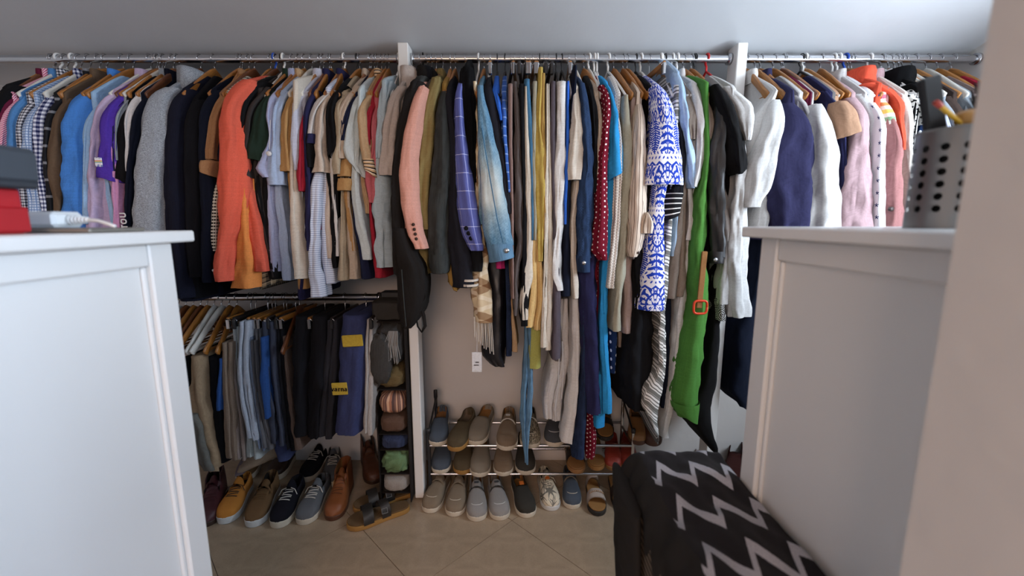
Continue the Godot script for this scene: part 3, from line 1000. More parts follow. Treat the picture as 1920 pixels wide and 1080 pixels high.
# style: slip, moc, lace, boot, sandal, slide
func shoe(called: String, label: String, at: Vector3, yaw: float, L: float, W: float, style: String, up: Material, sole: Material, inner: Material, extra := {}) -> Node3D:
	var t := thing(called, label, {"boot": "boot", "sandal": "sandal", "slide": "sandal"}.get(style, "shoe"), at, extra.get("group", ""))
	t.rotation_degrees.y = yaw
	t.rotation_degrees.x = extra.get("pitch", 0.0)
	t.rotation_order = EULER_ORDER_YXZ
	var side: float = extra.get("side", 0.0)
	if style == "sandal" or style == "slide":
		part(t, "sole", sole_mesh(L, W, [[0.0, 0.93], [0.004, 1.0], [0.020, 1.0], [0.024, 0.97]], side), sole)
		part(t, "footbed", sole_mesh(L * 0.97, W * 0.93, [[0.022, 1.0], [0.028, 1.0], [0.029, 0.95]], side), inner)
		if style == "sandal":
			part(t, "strap", band(L, W, 0.60, 0.76, 0.020, 0.055), up)
			part(t, "strap", band(L, W, 0.36, 0.50, 0.020, 0.062, 0.03), up)
			if extra.has("buckle"):
				for a in [[0.68, 0.050], [0.43, 0.056]]:
					var st := begin()
					var c := Vector3(W * 0.36, 0.018 + a[1] * 0.62, (a[0] - 0.5) * L)
					var rot := Basis(Vector3.BACK, -0.95)
					for s in [-1, 1]:
						box(st, c + rot * Vector3(s * 0.010, 0, 0), Vector3(0.003, 0.004, 0.026), 0.001, rot)
						box(st, c + rot * Vector3(0, 0, s * 0.012), Vector3(0.022, 0.004, 0.003), 0.001, rot)
					part(t, "buckle", done(st), extra.buckle)
		else:
			part(t, "strap", band(L, W, 0.58, 0.80, 0.020, 0.052), up)
			if extra.has("back_strap"):
				part(t, "ankle_strap", band(L, W, 0.20, 0.30, 0.020, 0.072), up)
			if extra.has("chain"):
				for k in 9:
					var an: float = PI * (0.25 + 0.5 * k / 8.0)
					part(t, "bead", tube([Vector3(-W * 0.5 * cos(an), 0.022 + 0.054 * pow(sin(an), 0.8), 0.19 * L), Vector3(-W * 0.5 * cos(an) + 0.004, 0.0225 + 0.054 * pow(sin(an), 0.8), 0.19 * L)], 0.003, 6), extra.chain)
		return t
	var sh: float = extra.get("sole", 0.022)
	part(t, "sole", sole_mesh(L, W, [[0.0, 0.95], [0.003, 1.0], [sh - 0.002, 1.02], [sh, 0.99], [sh + 0.002, 0.95]], side), sole)
	var tall: float = extra.get("tall", 0.052)
	var rim := [0.0, tall, 0.12, tall * 0.98, 0.30, tall * 0.78, 0.46, tall * 0.88]
	var arch := [0.40, 0.056, 0.48, 0.053, 0.60, 0.047, 0.74, 0.043, 0.86, 0.036, 0.95, 0.024, 1.0, 0.002]
	var throat := 0.44
	if style == "slip":
		throat = 0.44
		rim = [0.0, tall, 0.12, tall * 0.95, 0.28, tall * 0.70, 0.44, tall * 0.88]
		arch = [0.40, tall * 0.86, 0.48, 0.049, 0.60, 0.045, 0.74, 0.041, 0.86, 0.036, 0.95, 0.024, 1.0, 0.002]
	if style == "boot":
		tall = extra.get("tall", 0.125)
		throat = 0.40
		rim = [0.0, tall, 0.14, tall, 0.30, tall * 0.98, 0.40, tall * 0.90]
		arch = [0.40, tall * 0.86, 0.47, 0.078, 0.58, 0.060, 0.74, 0.048, 0.88, 0.040, 0.96, 0.026, 1.0, 0.002]
	part(t, "upper", upper_mesh(L, W, sh, rim, arch, throat, side), up)
	part(t, "lining", lining_mesh(L, W, sh, rim, throat, side), inner)
	if extra.has("tab"):
		part(t, "label", boxmesh(Vector3(side * 0.003, sh + 0.060, (throat + 0.02 - 0.5) * L), Vector3(0.022, 0.003, 0.020), 0.001, Basis(Vector3.RIGHT, 0.25)), extra.tab)
	if style == "moc":
		var pts := []
		for i in 21:
			var q := -1.0 + i / 10.0
			var tt: float = 0.46 + 0.40 * pow(1.0 - pow(absf(q), 2.6), 0.5)
			var u: float = 0.70 * signf(q) * minf(1.0, absf(q) * 1.5)
			pts.append(Vector3(u * W / 2 * outline(tt) * 0.9 + side * tt * tt * 0.012, arch_height(arch, tt, sh, u) + 0.001, (tt - 0.5) * L))
		part(t, "seam", tube(pts, 0.0016, 6), extra.get("seam", up))
		var tg := part(t, "tongue", band(L, W * 0.74, 0.36, 0.50, sh + 0.012, 0.062), up)
		part(tg, "badge", boxmesh(Vector3(0, sh + 0.0745, -0.065 * L), Vector3(0.022, 0.002, 0.014), 0.0008), extra.get("badge", inner))
		for s in [-1, 1]:
			var lp := []
			for i in 9:
				var u: float = -0.85 + 1.7 * i / 8
				var tt: float = 0.50 + 0.022 * s * u
				lp.append(Vector3(u * W / 2 * outline(tt), arch_height(arch, tt, sh, u) + 0.010 * (1.0 - u * u) + 0.001, (tt - 0.5) * L))
			part(t, "lace", tube(lp, 0.0018, 6), extra.get("lace", up))
	if style == "lace" or style == "boot":
		part(t, "tongue", band(L, W * (0.56 if style == "lace" else 0.6), 0.34, 0.48, sh + 0.02, (0.062 if style == "lace" else tall * 0.8)), extra.get("tongue", up))
		var m: Material = extra.get("lace", sole)
		for r in 5:
			var tt: float = 0.47 + 0.052 * r
			var lp := []
			for i in 7:
				var u: float = -0.50 + 1.0 * i / 6
				var t2: float = tt + (0.02 * u if r % 2 == 0 else -0.02 * u)
				lp.append(Vector3(u * W / 2 * outline(t2), arch_height(arch, t2, sh, u) + 0.0028, (t2 - 0.5) * L))
			part(t, "lace", tube(lp, 0.0028 if style == "lace" else 0.0016, 6, 0.6), m)
		if style == "lace":
			for s in [-1, 1]:
				part(t, "lace_end", tube([Vector3(s * 0.010, sh + 0.066, -0.02 * L), Vector3(s * 0.028, sh + 0.062, 0.0), Vector3(s * 0.040, sh + 0.040, 0.03 * L)], 0.0022, 6, 0.6), m)
	return t

# ---------------------------------------------------------------- chests and what stands on them
func chest(label: String, xf: float, side: float, zf: float, zn: float, width: float, top: float, oz: float, ox: float):
	# the framed side faces the aisle at x = xf; side is the direction in which the chest extends
	var t := thing("chest_of_drawers", label, "chest", Vector3(xf + side * width / 2, 0, (zf + zn) / 2))
	var ht := top - 0.0235
	var dz := (zn - zf) / 2
	var hw := width / 2
	var face_x := -side * hw
	part(t, "top_board", boxmesh(Vector3(0, top - 0.01175, 0), Vector3(width + 2 * ox, 0.0235, 2 * dz + 2 * oz), 0.003), mats.chest)
	for s in [-1, 1]:
		for q in [-1, 1]:
			part(t, "corner_post", boxmesh(Vector3(q * (hw - 0.022), ht / 2 + 0.0, s * (dz - 0.029)), Vector3(0.044, ht - 0.001, 0.058), 0.003), mats.chest)
	for q in [-1, 1]:
		part(t, "rail", boxmesh(Vector3(q * (hw - 0.018), ht - 0.024, 0), Vector3(0.03, 0.045, 2 * dz - 0.117), 0.003), mats.chest)
		part(t, "rail", boxmesh(Vector3(q * (hw - 0.018), 0.13, 0), Vector3(0.03, 0.07, 2 * dz - 0.117), 0.003), mats.chest)
		part(t, "side_panel", boxmesh(Vector3(q * (hw - 0.022), (ht + 0.11) / 2, 0), Vector3(0.012, ht - 0.14, 2 * dz - 0.112)), mats.chest)
		for s in [-1, 1]:
			part(t, "beading", boxmesh(Vector3(q * (hw - 0.013), (ht + 0.12) / 2, s * (dz - 0.064)), Vector3(0.008, ht - 0.215, 0.011), 0.003), mats.chest)
	part(t, "back_panel", boxmesh(Vector3(0, ht / 2 + 0.03, -dz + 0.012), Vector3(width - 0.09, ht - 0.08, 0.008)), mats.chest)
	part(t, "front_frame", boxmesh(Vector3(0, ht / 2 + 0.03, dz - 0.03), Vector3(width - 0.09, ht - 0.08, 0.016)), mats.chest)
	for r in 4:
		for q in [-1, 1]:
			var dr := part(t, "drawer", boxmesh(Vector3(q * width * 0.23, 0.22 + r * 0.27, dz - 0.016), Vector3(width * 0.42, 0.25, 0.018), 0.003), mats.chest)
			part(dr, "knob", tube([Vector3(q * width * 0.23, 0.22 + r * 0.27, dz - 0.008), Vector3(q * width * 0.23, 0.22 + r * 0.27, dz + 0.016)], 0.013, 12), mats.hanger_black)

func perforated(r: float, h: float, rows: int, cols: int, y0: float, pitch: float, hole: float) -> ArrayMesh:
	# a steel sleeve whose holes are real: each cell is a square with a round hole
	var rings := begin()
	var on := func(a, y, rr): return Vector3(sin(a) * rr, y, cos(a) * rr)
	for rr in [r, r - 0.002]:
		var da := TAU / cols
		var y1 := y0 + rows * pitch
		for c in cols:
			var a0 := c * da
			var am := a0 + da / 2
			for band_y in [[0.0, y0], [y1, h]]:
				for s in 4:
					var b0 := a0 + da * s / 4.0
					var b1 := a0 + da * (s + 1) / 4.0
					face(rings, [on.call(b0, band_y[0], rr), on.call(b1, band_y[0], rr), on.call(b1, band_y[1], rr), on.call(b0, band_y[1], rr)], Vector3(0, (band_y[0] + band_y[1]) / 2, 0), 1)
			for k in rows:
				var yc := y0 + (k + 0.5) * pitch
				for s in 16:
					var e := []
					for q in [s, s + 1]:
						var an: float = TAU * q / 16.0 + PI / 4
						var d := Vector2(cos(an), sin(an))
						var m := maxf(absf(d.x), absf(d.y))
						e.append([am + d.x / m * da / 2, yc + d.y / m * pitch / 2, am + d.x * hole / r, yc + d.y * hole])
					face(rings, [on.call(e[0][0], e[0][1], rr), on.call(e[1][0], e[1][1], rr), on.call(e[1][2], e[1][3], rr), on.call(e[0][2], e[0][3], rr)], Vector3(0, yc, 0), 1)
	return done(rings)

func build_foreground():
	chest("tall white chest with framed side panel left of the aisle, red box on top", -0.7236, -1.0, -0.90, -0.42, 1.08, 1.300, 0.03, 0.0288)
	chest("tall white chest with framed side panel right of the aisle, steel holder on top", 0.559, 1.0, -0.95, -0.48, 1.08, 1.308, 0.03, 0.0303)
	# box with lid on the left chest
	var t := thing("storage_box", "red box with dark grey lid on the left chest", "box", Vector3(-0.885, 1.3005, -0.60))
	part(t, "body", boxmesh(Vector3(-0.03, 0.036, 0.0), Vector3(0.26, 0.072, 0.18), 0.004), plain(hx("b3101c"), 0.55))
	part(t, "rim", boxmesh(Vector3(-0.03, 0.022, 0.0), Vector3(0.268, 0.040, 0.188), 0.003), plain(hx("a90d19"), 0.55))
	var lid := thing("box_lid", "dark grey rectangular case lying tilted on the red box", "case", Vector3(-0.872, 1.3735, -0.605))
	lid.rotation_degrees = Vector3(0, 0, -3.0)
	part(lid, "case", boxmesh(Vector3(-0.02, 0.037, 0.0), Vector3(0.27, 0.056, 0.19), 0.008), plain(hx("3a4048"), 0.6))
	part(lid, "lower_shell", boxmesh(Vector3(-0.02, 0.009, 0.0), Vector3(0.264, 0.014, 0.184), 0.004), plain(hx("2d3138"), 0.6))
	# charger lying on a thin grey tray
	var tray := thing("tablet", "thin grey tablet lying flat on the left chest under the white adapter", "tablet", Vector3(-0.815, 1.3005, -0.775))
	part(tray, "case", boxmesh(Vector3(0.0, 0.004, 0), Vector3(0.20, 0.007, 0.11), 0.002), plain(hx("8c8880"), 0.4, 0.4))
	var ad := thing("power_adapter", "white plastic power adapter with ribbed cable end on the left chest", "adapter", Vector3(-0.84, 1.3085, -0.775))
	part(ad, "body", boxmesh(Vector3(-0.01, 0.0145, 0), Vector3(0.095, 0.028, 0.055), 0.006), plain(hx("eef1f2"), 0.3))
	for k in 6:
		part(ad, "strain_relief", tube([Vector3(0.040 + k * 0.0055, 0.014, 0), Vector3(0.0435 + k * 0.0055, 0.014, 0)], 0.0095 - k * 0.0009, 12), plain(hx("e8ebec"), 0.35))
	part(ad, "cable", tube([Vector3(0.070, 0.014, 0), Vector3(0.092, 0.012, 0.002), Vector3(0.112, 0.006, 0.004), Vector3(0.122, 0.002, 0.004)], 0.0032, 8), plain(hx("e8ebec"), 0.35))
	# perforated holder on the right chest
	var hc := Vector3(0.745, 1.3085, -0.725)
	var h := thing("cutlery_holder", "perforated stainless steel cylinder holding pens and brushes on the right chest", "holder", hc)
	part(h, "sleeve", perforated(0.060, 0.158, 6, 14, 0.022, 0.0195, 0.0058), mats.steel)
	part(h, "rim", tube_ring(0.0595, 0.158, 0.0022), mats.steel)
	part(h, "base", tube([Vector3(0, 0.002, 0), Vector3(0, 0.004, 0)], 0.058, 28), mats.steel)
	part(h, "liner", tube([Vector3(0, 0.005, 0), Vector3(0, 0.14, 0)], 0.047, 20), plain(hx("1b1715"), 0.9))
	var pn := thing("pencil", "yellow pencil with red end leaning out of the steel holder", "pencil", hc)
	part(pn, "shaft", tube([Vector3(-0.01, 0.152, 0.02), Vector3(-0.075, 0.189, 0.03)], 0.0036, 6), plain(hx("dba520"), 0.4))
	part(pn, "eraser", tube([Vector3(-0.075, 0.189, 0.03), Vector3(-0.086, 0.195, 0.0316)], 0.0042, 8), plain(hx("b8402e"), 0.6))
	var cs := thing("comb", "flat black comb case sticking up from the steel holder", "comb", hc)
	part(cs, "case", boxmesh(Vector3(-0.050, 0.196, -0.01), Vector3(0.032, 0.10, 0.014), 0.003, Basis(Vector3.BACK, 0.28)), plain(hx("1c1d20"), 0.5))
	var wb := thing("hairbrush", "wooden hairbrush with dark bristles standing in the steel holder", "brush", hc)
	part(wb, "handle", tube([Vector3(0.0, 0.14, 0.0), Vector3(0.0, 0.19, 0.0)], 0.016, 12, 0.6), plain(hx("b98a4c"), 0.5))
	lump(wb, "head", plain(hx("b5813f"), 0.5), Vector3(-0.004, 0.172, 0.02), Vector3(0.066, 0.030, 0.03), 0.02, 5.0, 2.6)
	for k in 60:
		var a := hash1(k * 1.7) * TAU
		var q := sqrt(hash1(k * 2.9))
		part(wb, "bristle", tube([Vector3(0.040 + 0.01 * cos(a) * q, 0.17, 0.008 * sin(a) * q), Vector3(0.040 + 0.034 * cos(a) * q, 0.205 + 0.05 * hash1(k * 4.1), 0.03 * sin(a) * q)], [0.004, 0.0012], 5), mats.hanger_black)
	# corduroy hamper under a zigzag blanket
	var hm := thing("ottoman", "tall dark ribbed corduroy ottoman standing against the right chest", "ottoman", Vector3(0.42, 0, -0.81))
	var rings := []
	var us := PackedFloat32Array()
	var vs := PackedFloat32Array()
	for j in 49:
		us.append(j / 48.0)
	for i in 24:
		var y := 0.002 + 0.64 * i / 23.0
		var q := 1.0 + 0.05 * sin(PI * i / 23.0) - (0.06 if i == 23 or i == 0 else 0.0)
		var ring := PackedVector3Array()
		for j in 49:
			var th := TAU * (j % 48) / 48
			ring.append(Vector3(spow(cos(th), 0.35) * 0.120 * q * (1.0 + 0.20 * pow(1.0 - i / 23.0, 1.5) * (1.0 if cos(th) < 0 else 0.0)), y, spow(sin(th), 0.35) * 0.262 * q))
		if i == 0:
			rings.append(flatring(ring, Vector3(0, y, 0)))
			vs.append(y)
		rings.append(ring)
		vs.append(y)
		if i == 23:
			rings.append(flatring(ring, Vector3(0, y + 0.006, 0)))
			vs.append(y)
	part(hm, "cover", skin(rings, true, us, vs), mats.cord)
	fabric("wool_black", hx("2b2826"), "knit")
	var bl := thing("blanket", "black woollen blanket with pale grey zigzag bands folded over the dark ottoman", "blanket", Vector3(0.405, 0.655, -0.81))
	for pc in [["cloth", 0.338, 0.552, mats.zigzag], ["border", 0.205, 0.338, mats.wool_black]]:
		rings = []
		us = PackedFloat32Array()
		vs = PackedFloat32Array()
		var un := 34
		var a0: float = pc[1]
		var a1: float = pc[2]
		for j in un:
			us.append((lerpf(a0, a1, j / float(un - 1)) - 0.371) / 0.166)
		for lay in 2:
			for i in 60:
				var qi := i if lay == 0 else 59 - i
				var sz := lerpf(-1.24, -0.52, qi / 59.0)
				var ring := PackedVector3Array()
				for j in un:
					var sx := lerpf(a0, a1, j / float(un - 1))
					ring.append(drape(sx, sz, 0.0 if lay == 0 else -0.012) - bl.position)
				rings.append(ring)
				vs.append((sz + 1.003) / 0.133)
		rings.append(rings[0])
		vs.append(vs[0])
		part(bl, pc[0], skin(rings, false, us, vs), pc[3])
	# a lower fold of the blanket hangs down on the aisle side
	rings = []
	for i in 22:
		var q := i / 21.0
		var ring := PackedVector3Array()
		for j in 25:
			var th := TAU * (j % 24) / 24
			ring.append(Vector3(0.285 - 0.012 * q + 0.020 * cos(th) * (1 + 0.3 * noise.get_noise_2d(q * 4, th)), 0.66 - 0.24 * q, lerpf(-0.97, -0.86, q) + 0.11 * sin(th) * (1.0 - 0.25 * q)) - bl.position)
		if i == 0:
			rings.append(flatring(ring, ring[0].lerp(ring[12], 0.5)))
		rings.append(ring)
	part(bl, "fold", skin(rings, true), mats.wool_black)

func tube_ring(r: float, y: float, w: float) -> ArrayMesh:
	var pts := []
	for i in 41:
		var a := TAU * i / 40
		pts.append(Vector3(cos(a) * r, y, sin(a) * r))
	return tube(pts, w, 8)

func drape(sx: float, sz: float, off: float) -> Vector3:
	# cloth over the ottoman: it rolls over the aisle edge and over the far edge
	var top := 0.706 + off
	var r := 0.045
	var x0 := 0.342
	var z0 := -1.03
	var dx := x0 - sx
	var dz := z0 - sz
	var p := Vector3(sx, top, sz)
	if dx > 0:
		var a := minf(dx / r, PI / 2)
		p.x = x0 - sin(a) * (r + off)
		p.y -= (1.0 - cos(a)) * r + maxf(0.0, dx - r * PI / 2)
	if dz > 0:
		var a := minf(dz / r, PI / 2)
		p.z = z0 - sin(a) * (r + off)
		p.y -= (1.0 - cos(a)) * r + maxf(0.0, dz - r * PI / 2)
	var n := noise.get_noise_2d(sx * 9.0, sz * 7.0)
	p.y += 0.012 * n + 0.018 * smoothstep(-0.75, -1.0, sz) * sin((sx - 0.3) * 12.0) * 0.4
	if dx > 0:
		p.x += 0.012 * noise.get_noise_2d(sz * 12.0, sx * 5.0)
	return p

# ---------------------------------------------------------------- the clothes, left to right
func dye():
	fabric("black", hx("17171a"), "cotton")
	fabric("ink", hx("141a2c"), "cotton")
	fabric("navy", hx("1c2240"), "cotton")
	fabric("navy2", hx("26264e"), "cotton")
	fabric("burgundy", hx("6a1636"), "cotton")
	fabric("blue_mid", hx("4a86c6"), "cotton")
	fabric("brown_j", hx("6a5440"), "cotton")
	fabric("royal", hx("3a80dc"), "linen")
	fabric("sky", hx("9cc6ee"), "cotton")
	fabric("lilac", hx("c9b4d8"), "cotton")
	fabric("purple", hx("4a2aa8"), "cotton")
	fabric("pinkv", hx("d996c8"), "cotton")
	fabric("greyblue", hx("9aa3ac"), "cotton")
	fabric("white", hx("e6e4e4"), "cotton")
	fabric("white2", hx("d9d6d4"), "cotton")
	fabric("coral", hx("e4553c"), "linen")
	fabric("orange", hx("f0893a"), "linen")
	fabric("charc", hx("3a3534"), "cotton")
	fabric("dgreen", hx("24392f"), "cotton")
	fabric("peri", hx("a9b3da"), "cotton")
	fabric("lblue", hx("a8c0e4"), "cotton")
	fabric("caramel", hx("b98a52"), "cotton")
	fabric("lav", hx("c6cbe0"), "linen")
	fabric("red", hx("a8182c"), "cotton")
	fabric("cream", hx("d9cdbd"), "linen")
	fabric("beigep", hx("d2bfae"), "cotton")
	fabric("khaki", hx("bcab90"), "cotton")
	fabric("beige2", hx("c2ad98"), "cotton")
	fabric("mint", hx("ccd8da"), "cotton")
	fabric("tan", hx("c4a076"), "cotton")
	fabric("rose", hx("c25a62"), "cotton")
	fabric("bluegrey", hx("aebfc8"), "cotton")
	fabric("greyb", hx("c0b0a6"), "cotton")
	fabric("taupe", hx("8f8074"), "cotton")
	fabric("olive", hx("84713f"), "cotton")
	fabric("mustard", hx("a8803a"), "cotton")
	fabric("salmon", hx("d79480"), "linen")
	fabric("dkbrown", hx("4a3830"), "cotton")
	fabric("charg", hx("3b3e3d"), "denim")
	fabric("suit", hx("22222a"), "cotton")
	fabric("bright", hx("2060d8"), "cotton")
	fabric("pinkb", hx("8f7168"), "cotton")
	fabric("greybr", hx("6a6264"), "cotton")
	fabric("teal", hx("3a6d92"), "cotton")
	fabric("gold", hx("c0a148"), "cotton")
	fabric("yellow", hx("e8c078"), "cotton")
	fabric("creamt", hx("d8ccba"), "cotton")
	fabric("plum", hx("5a5058"), "cotton")
	fabric("whitet", hx("e2deda"), "linen")
	fabric("oliveg", hx("aaa48e"), "cotton")
	fabric("mauve", hx("a58c84"), "cotton")
	fabric("turq", hx("1c90d8"), "cotton")
	fabric("green", hx("4b8933"), "linen")
	fabric("taupe2", hx("9c8878"), "cotton")
	fabric("bwhite", hx("d9d6d3"), "linen")
	fabric("navyr", hx("2d2b4e"), "cotton")
	fabric("tanr", hx("b98a6a"), "cotton")
	fabric("pinkr", hx("bf9a9e"), "cotton")
	fabric("rosy", hx("ab6f6c"), "cotton")
	fabric("orangered", hx("e8492c"), "cotton")
	fabric("creamr", hx("e6d8cc"), "cotton")
	fabric("lime", hx("b4b45a"), "cotton")
	fabric("greyt", hx("7a7474"), "cotton")
	fabric("skyr", hx("9cbfe8"), "cotton")
	fabric("beltb", hx("a06a3a"), "cotton")
	fabric("magenta", hx("d02070"), "cotton")
	fabric("brownv", hx("4a3a34"), "cotton")
	fabric("navyknit", hx("1b1d2e"), "knit")
	fabric("blackknit", hx("17171c"), "knit")
	fabric("hoodie", hx("b4bcc6"), "melange")
	fabric("brownk", hx("a5754c"), "knit")
	fabric("furblack", hx("101012"), "knit")
	fabric("jersey", hx("68605f"), "knit")
	fabric("satinb", hx("1b1a1b"), "cotton")
	fabric("greenlin", hx("58a632"), "linen")
	fabric("olivel", hx("8c7a48"), "linen")
	fabric("djean", hx("233252"), "denim")
	fabric("djacket", hx("24395c"), "denim")
	fabric("dpale", hx("5d87a8"), "denim")
	fabric("dgrey", hx("35323a"), "denim")
	fabric("satinw", hx("d8d2ce"), "satin")
	fabric("satinlb", hx("a9cbee"), "satin")
	fabric("sequin", hx("14131a"), "satin")
	fabric("bagblk", hx("211d1b"), "cotton")
	fabric("leatherb", hx("4a3934"), "leather")
	fabric("blackl", hx("221f20"), "leather")
	fabric("taupe_t", hx("8f7a68"), "cotton")
	fabric("mauve_t", hx("9a8880"), "cotton")
	fabric("mintw", hx("bcc4c4"), "cotton")
	fabric("lbg", hx("b4bccb"), "cotton")
	fabric("blueg", hx("76829a"), "cotton")
	fabric("grey_t", hx("6c6a6e"), "cotton")
	fabric("grey2", hx("757478"), "cotton")
	fabric("cobalt", hx("244c92"), "cotton")
	fabric("slate", hx("454a5c"), "cotton")
	fabric("blk_t", hx("1b1b20"), "cotton")
	fabric("brown_s", hx("6a564c"), "cotton")
	fabric("charc_t", hx("33333a"), "cotton")
	fabric("worknavy", hx("363d68"), "cotton")
	fabric("lgrey", hx("b0a9a4"), "cotton")
	fabric("tan_g", hx("a88c6c"), "cotton")
	fabric("greyband", hx("75736c"), "cotton")
	fabric("cream_h", hx("a8937c"), "cotton")
	fabric("mauve_h", hx("7c7078"), "cotton")
	fabric("indigo", hx("3c456f"), "cotton")
	fabric("patchy", hx("c8a832"), "cotton")
	fabric("s_taupe", hx("8a7862"), "linen")
	fabric("s_grey", hx("98938e"), "linen")
	fabric("s_black", hx("3d3a34"), "linen")
	fabric("s_bluegrey", hx("4e5763"), "linen")
	fabric("s_olive", hx("5a4c36"), "linen")
	fabric("s_stone", hx("8c8170"), "linen")
	fabric("s_slate", hx("4c4f54"), "linen")
	fabric("s_navy", hx("201e26"), "linen")
	fabric("s_sgrey", hx("6a6c70"), "linen")
	fabric("s_brown", hx("7a5836"), "linen")
	fabric("s_orange", hx("c87a28"), "linen")
	fabric("s_tantop", hx("84705a"), "linen")
	fabric("l_cognac", hx("8f4a1e"), "leather")
	fabric("l_brown", hx("5a301c"), "leather")
	fabric("l_darkbr", hx("3a2418"), "leather")
	fabric("l_burg", hx("4a1d22"), "leather")
	fabric("l_strap", hx("2b2724"), "leather")
	fabric("l_tan", hx("a06a35"), "leather")
	fabric("l_red", hx("a8301e"), "leather")
	fabric("l_nude", hx("c8b4a4"), "leather")
	fabric("sole_cream", hx("d8cbb4"), "cotton")
	fabric("sole_white", hx("dcdcd8"), "cotton")
	fabric("in_tan", hx("a8743c"), "cotton")
	fabric("in_brown", hx("6e5335"), "cotton")
	fabric("in_dark", hx("2a2522"), "cotton")
	fabric("cork", hx("a87838"), "cotton")
	fabric("patch", hx("d0661c"), "cotton")
	fabric("gold_ch", hx("c9935a"), "satin")
	fabric("fuzz", hx("4a2420"), "knit")
	fabric("slipperp", hx("b8a49c"), "knit")
	fabric("lace_w", hx("e4ddd0"), "cotton")

func build_clothes():
	dye()
	build_clothes_1()
	build_clothes_2()
	build_clothes_3()
	build_clothes_4()
	build_clothes_5()
	build_clothes_6()
	build_clothes_7()
	build_clothes_8()
	build_clothes_9()

func build_clothes_1():
	var t: Node3D
	t = garment("tee_shirt", "black tee mostly hidden at the left end of the left rail, beside a burgundy shirt", "tee", "clothes on the left rail", -1.922, 1.309)
	cloth(t, "body", mats.black, [1.908, -1.922, 0.0100, 1.826, -1.922, 0.0110, 1.706, -1.922, 0.0115, 1.568, -1.922, 0.0115, 1.309, -1.922, 0.0127], -1.69, -2.08, {"tip": 1.826, "dome": 0.012})
	cloth(t, "sleeve", mats.black, [1.838, -1.908, 0.0393, 1.741, -1.936, 0.0377, 1.550, -1.979, 0.0364], -1.655, -1.755, {"shoulder": 0.05})
	hanger("oak", -1.922, "oak wooden hanger holding the black tee at the left end", -1)
	t = garment("long_sleeve_shirt", "burgundy shirt with only its sloping shoulder showing, left of the pink striped shirt", "shirt", "clothes on the left rail", -1.916, 1.139)
	cloth(t, "body", mats.burgundy, [1.908, -1.916, 0.0100, 1.803, -1.916, 0.0110, 1.683, -1.916, 0.0115, 1.471, -1.916, 0.0115, 1.139, -1.916, 0.0127], -1.69, -2.08, {"tip": 1.803, "dome": 0.012})
	cloth(t, "sleeve", mats.burgundy, [1.812, -1.897, 0.0197, 1.704, -1.935, 0.0219, 1.491, -1.982, 0.0204, 1.289, -2.017, 0.0208], -1.655, -1.755, {"shoulder": 0.05})
	cloth(t, "collar", mats.burgundy, [1.930, -1.916, 0.0152, 1.913, -1.916, 0.0190, 1.875, -1.916, 0.0152], -1.816, -1.948, {"open": true, "fold": 0.002, "n": 20})
	hanger("dark", -1.916, "dark wooden hanger holding the burgundy shirt", 3)
	t = garment("long_sleeve_shirt", "pink and white diagonally striped shirt next to the mid blue shirt", "shirt", "clothes on the left rail", -1.892, 1.139)
	cloth(t, "body", mats.pink_stripe, [1.908, -1.892, 0.0100, 1.803, -1.892, 0.0110, 1.683, -1.892, 0.0115, 1.471, -1.892, 0.0115, 1.139, -1.892, 0.0127], -1.69, -2.08, {"tip": 1.803, "dome": 0.012})
	cloth(t, "sleeve", mats.pink_stripe, [1.790, -1.882, 0.0109, 1.741, -1.901, 0.0169, 1.627, -1.931, 0.0131, 1.471, -1.962, 0.0122, 1.289, -1.988, 0.0125], -1.655, -1.755, {"shoulder": 0.05})
	cloth(t, "collar", mats.pink_stripe, [1.930, -1.892, 0.0152, 1.913, -1.892, 0.0190, 1.875, -1.892, 0.0152], -1.816, -1.948, {"open": true, "fold": 0.002, "n": 20})
	hanger("white", -1.892, "white plastic hanger holding the pink striped shirt", -4)
	t = garment("long_sleeve_shirt", "plain mid blue cotton shirt above the dark case on the red box", "shirt", "clothes on the left rail", -1.865, 1.096)
	cloth(t, "body", mats.blue_mid, [1.908, -1.865, 0.0100, 1.803, -1.865, 0.0110, 1.683, -1.865, 0.0115, 1.450, -1.865, 0.0115, 1.096, -1.865, 0.0127], -1.69, -2.08, {"tip": 1.803, "dome": 0.012})
	cloth(t, "sleeve", mats.blue_mid, [1.801, -1.855, 0.0118, 1.741, -1.875, 0.0189, 1.646, -1.892, 0.0261, 1.550, -1.911, 0.0314, 1.391, -1.932, 0.0329, 1.289, -1.936, 0.0353], -1.655, -1.755, {"k": 5, "fold": 0.006, "shoulder": 0.05})
	cloth(t, "collar", mats.blue_mid, [1.930, -1.865, 0.0152, 1.913, -1.865, 0.0190, 1.875, -1.865, 0.0152], -1.816, -1.948, {"open": true, "fold": 0.002, "n": 20})
	hanger("pale", -1.865, "pale painted hanger holding the mid blue shirt", 0)
	t = garment("long_sleeve_shirt", "grey and white gingham shirt behind the pale micro check shirt", "shirt", "clothes on the left rail", -1.833, 1.139)
	cloth(t, "body", mats.gingham_grey, [1.908, -1.833, 0.0100, 1.803, -1.833, 0.0110, 1.683, -1.833, 0.0115, 1.471, -1.833, 0.0115, 1.139, -1.833, 0.0127], -1.69, -2.08, {"tip": 1.803, "dome": 0.012})
	cloth(t, "sleeve", mats.gingham_grey, [1.783, -1.827, 0.0178, 1.741, -1.840, 0.0169, 1.666, -1.854, 0.0090, 1.550, -1.870, 0.0081, 1.350, -1.888, 0.0103], -1.655, -1.755, {"shoulder": 0.05})
	cloth(t, "collar", mats.gingham_grey, [1.930, -1.833, 0.0152, 1.913, -1.833, 0.0190, 1.875, -1.833, 0.0152], -1.816, -1.948, {"open": true, "fold": 0.002, "n": 20})
	hanger("white", -1.833, "white plastic hanger holding the grey gingham shirt", 4)
	t = garment("long_sleeve_shirt", "pale blue micro check shirt rising straight above the white adapter", "shirt", "clothes on the left rail", -1.808, 1.096)
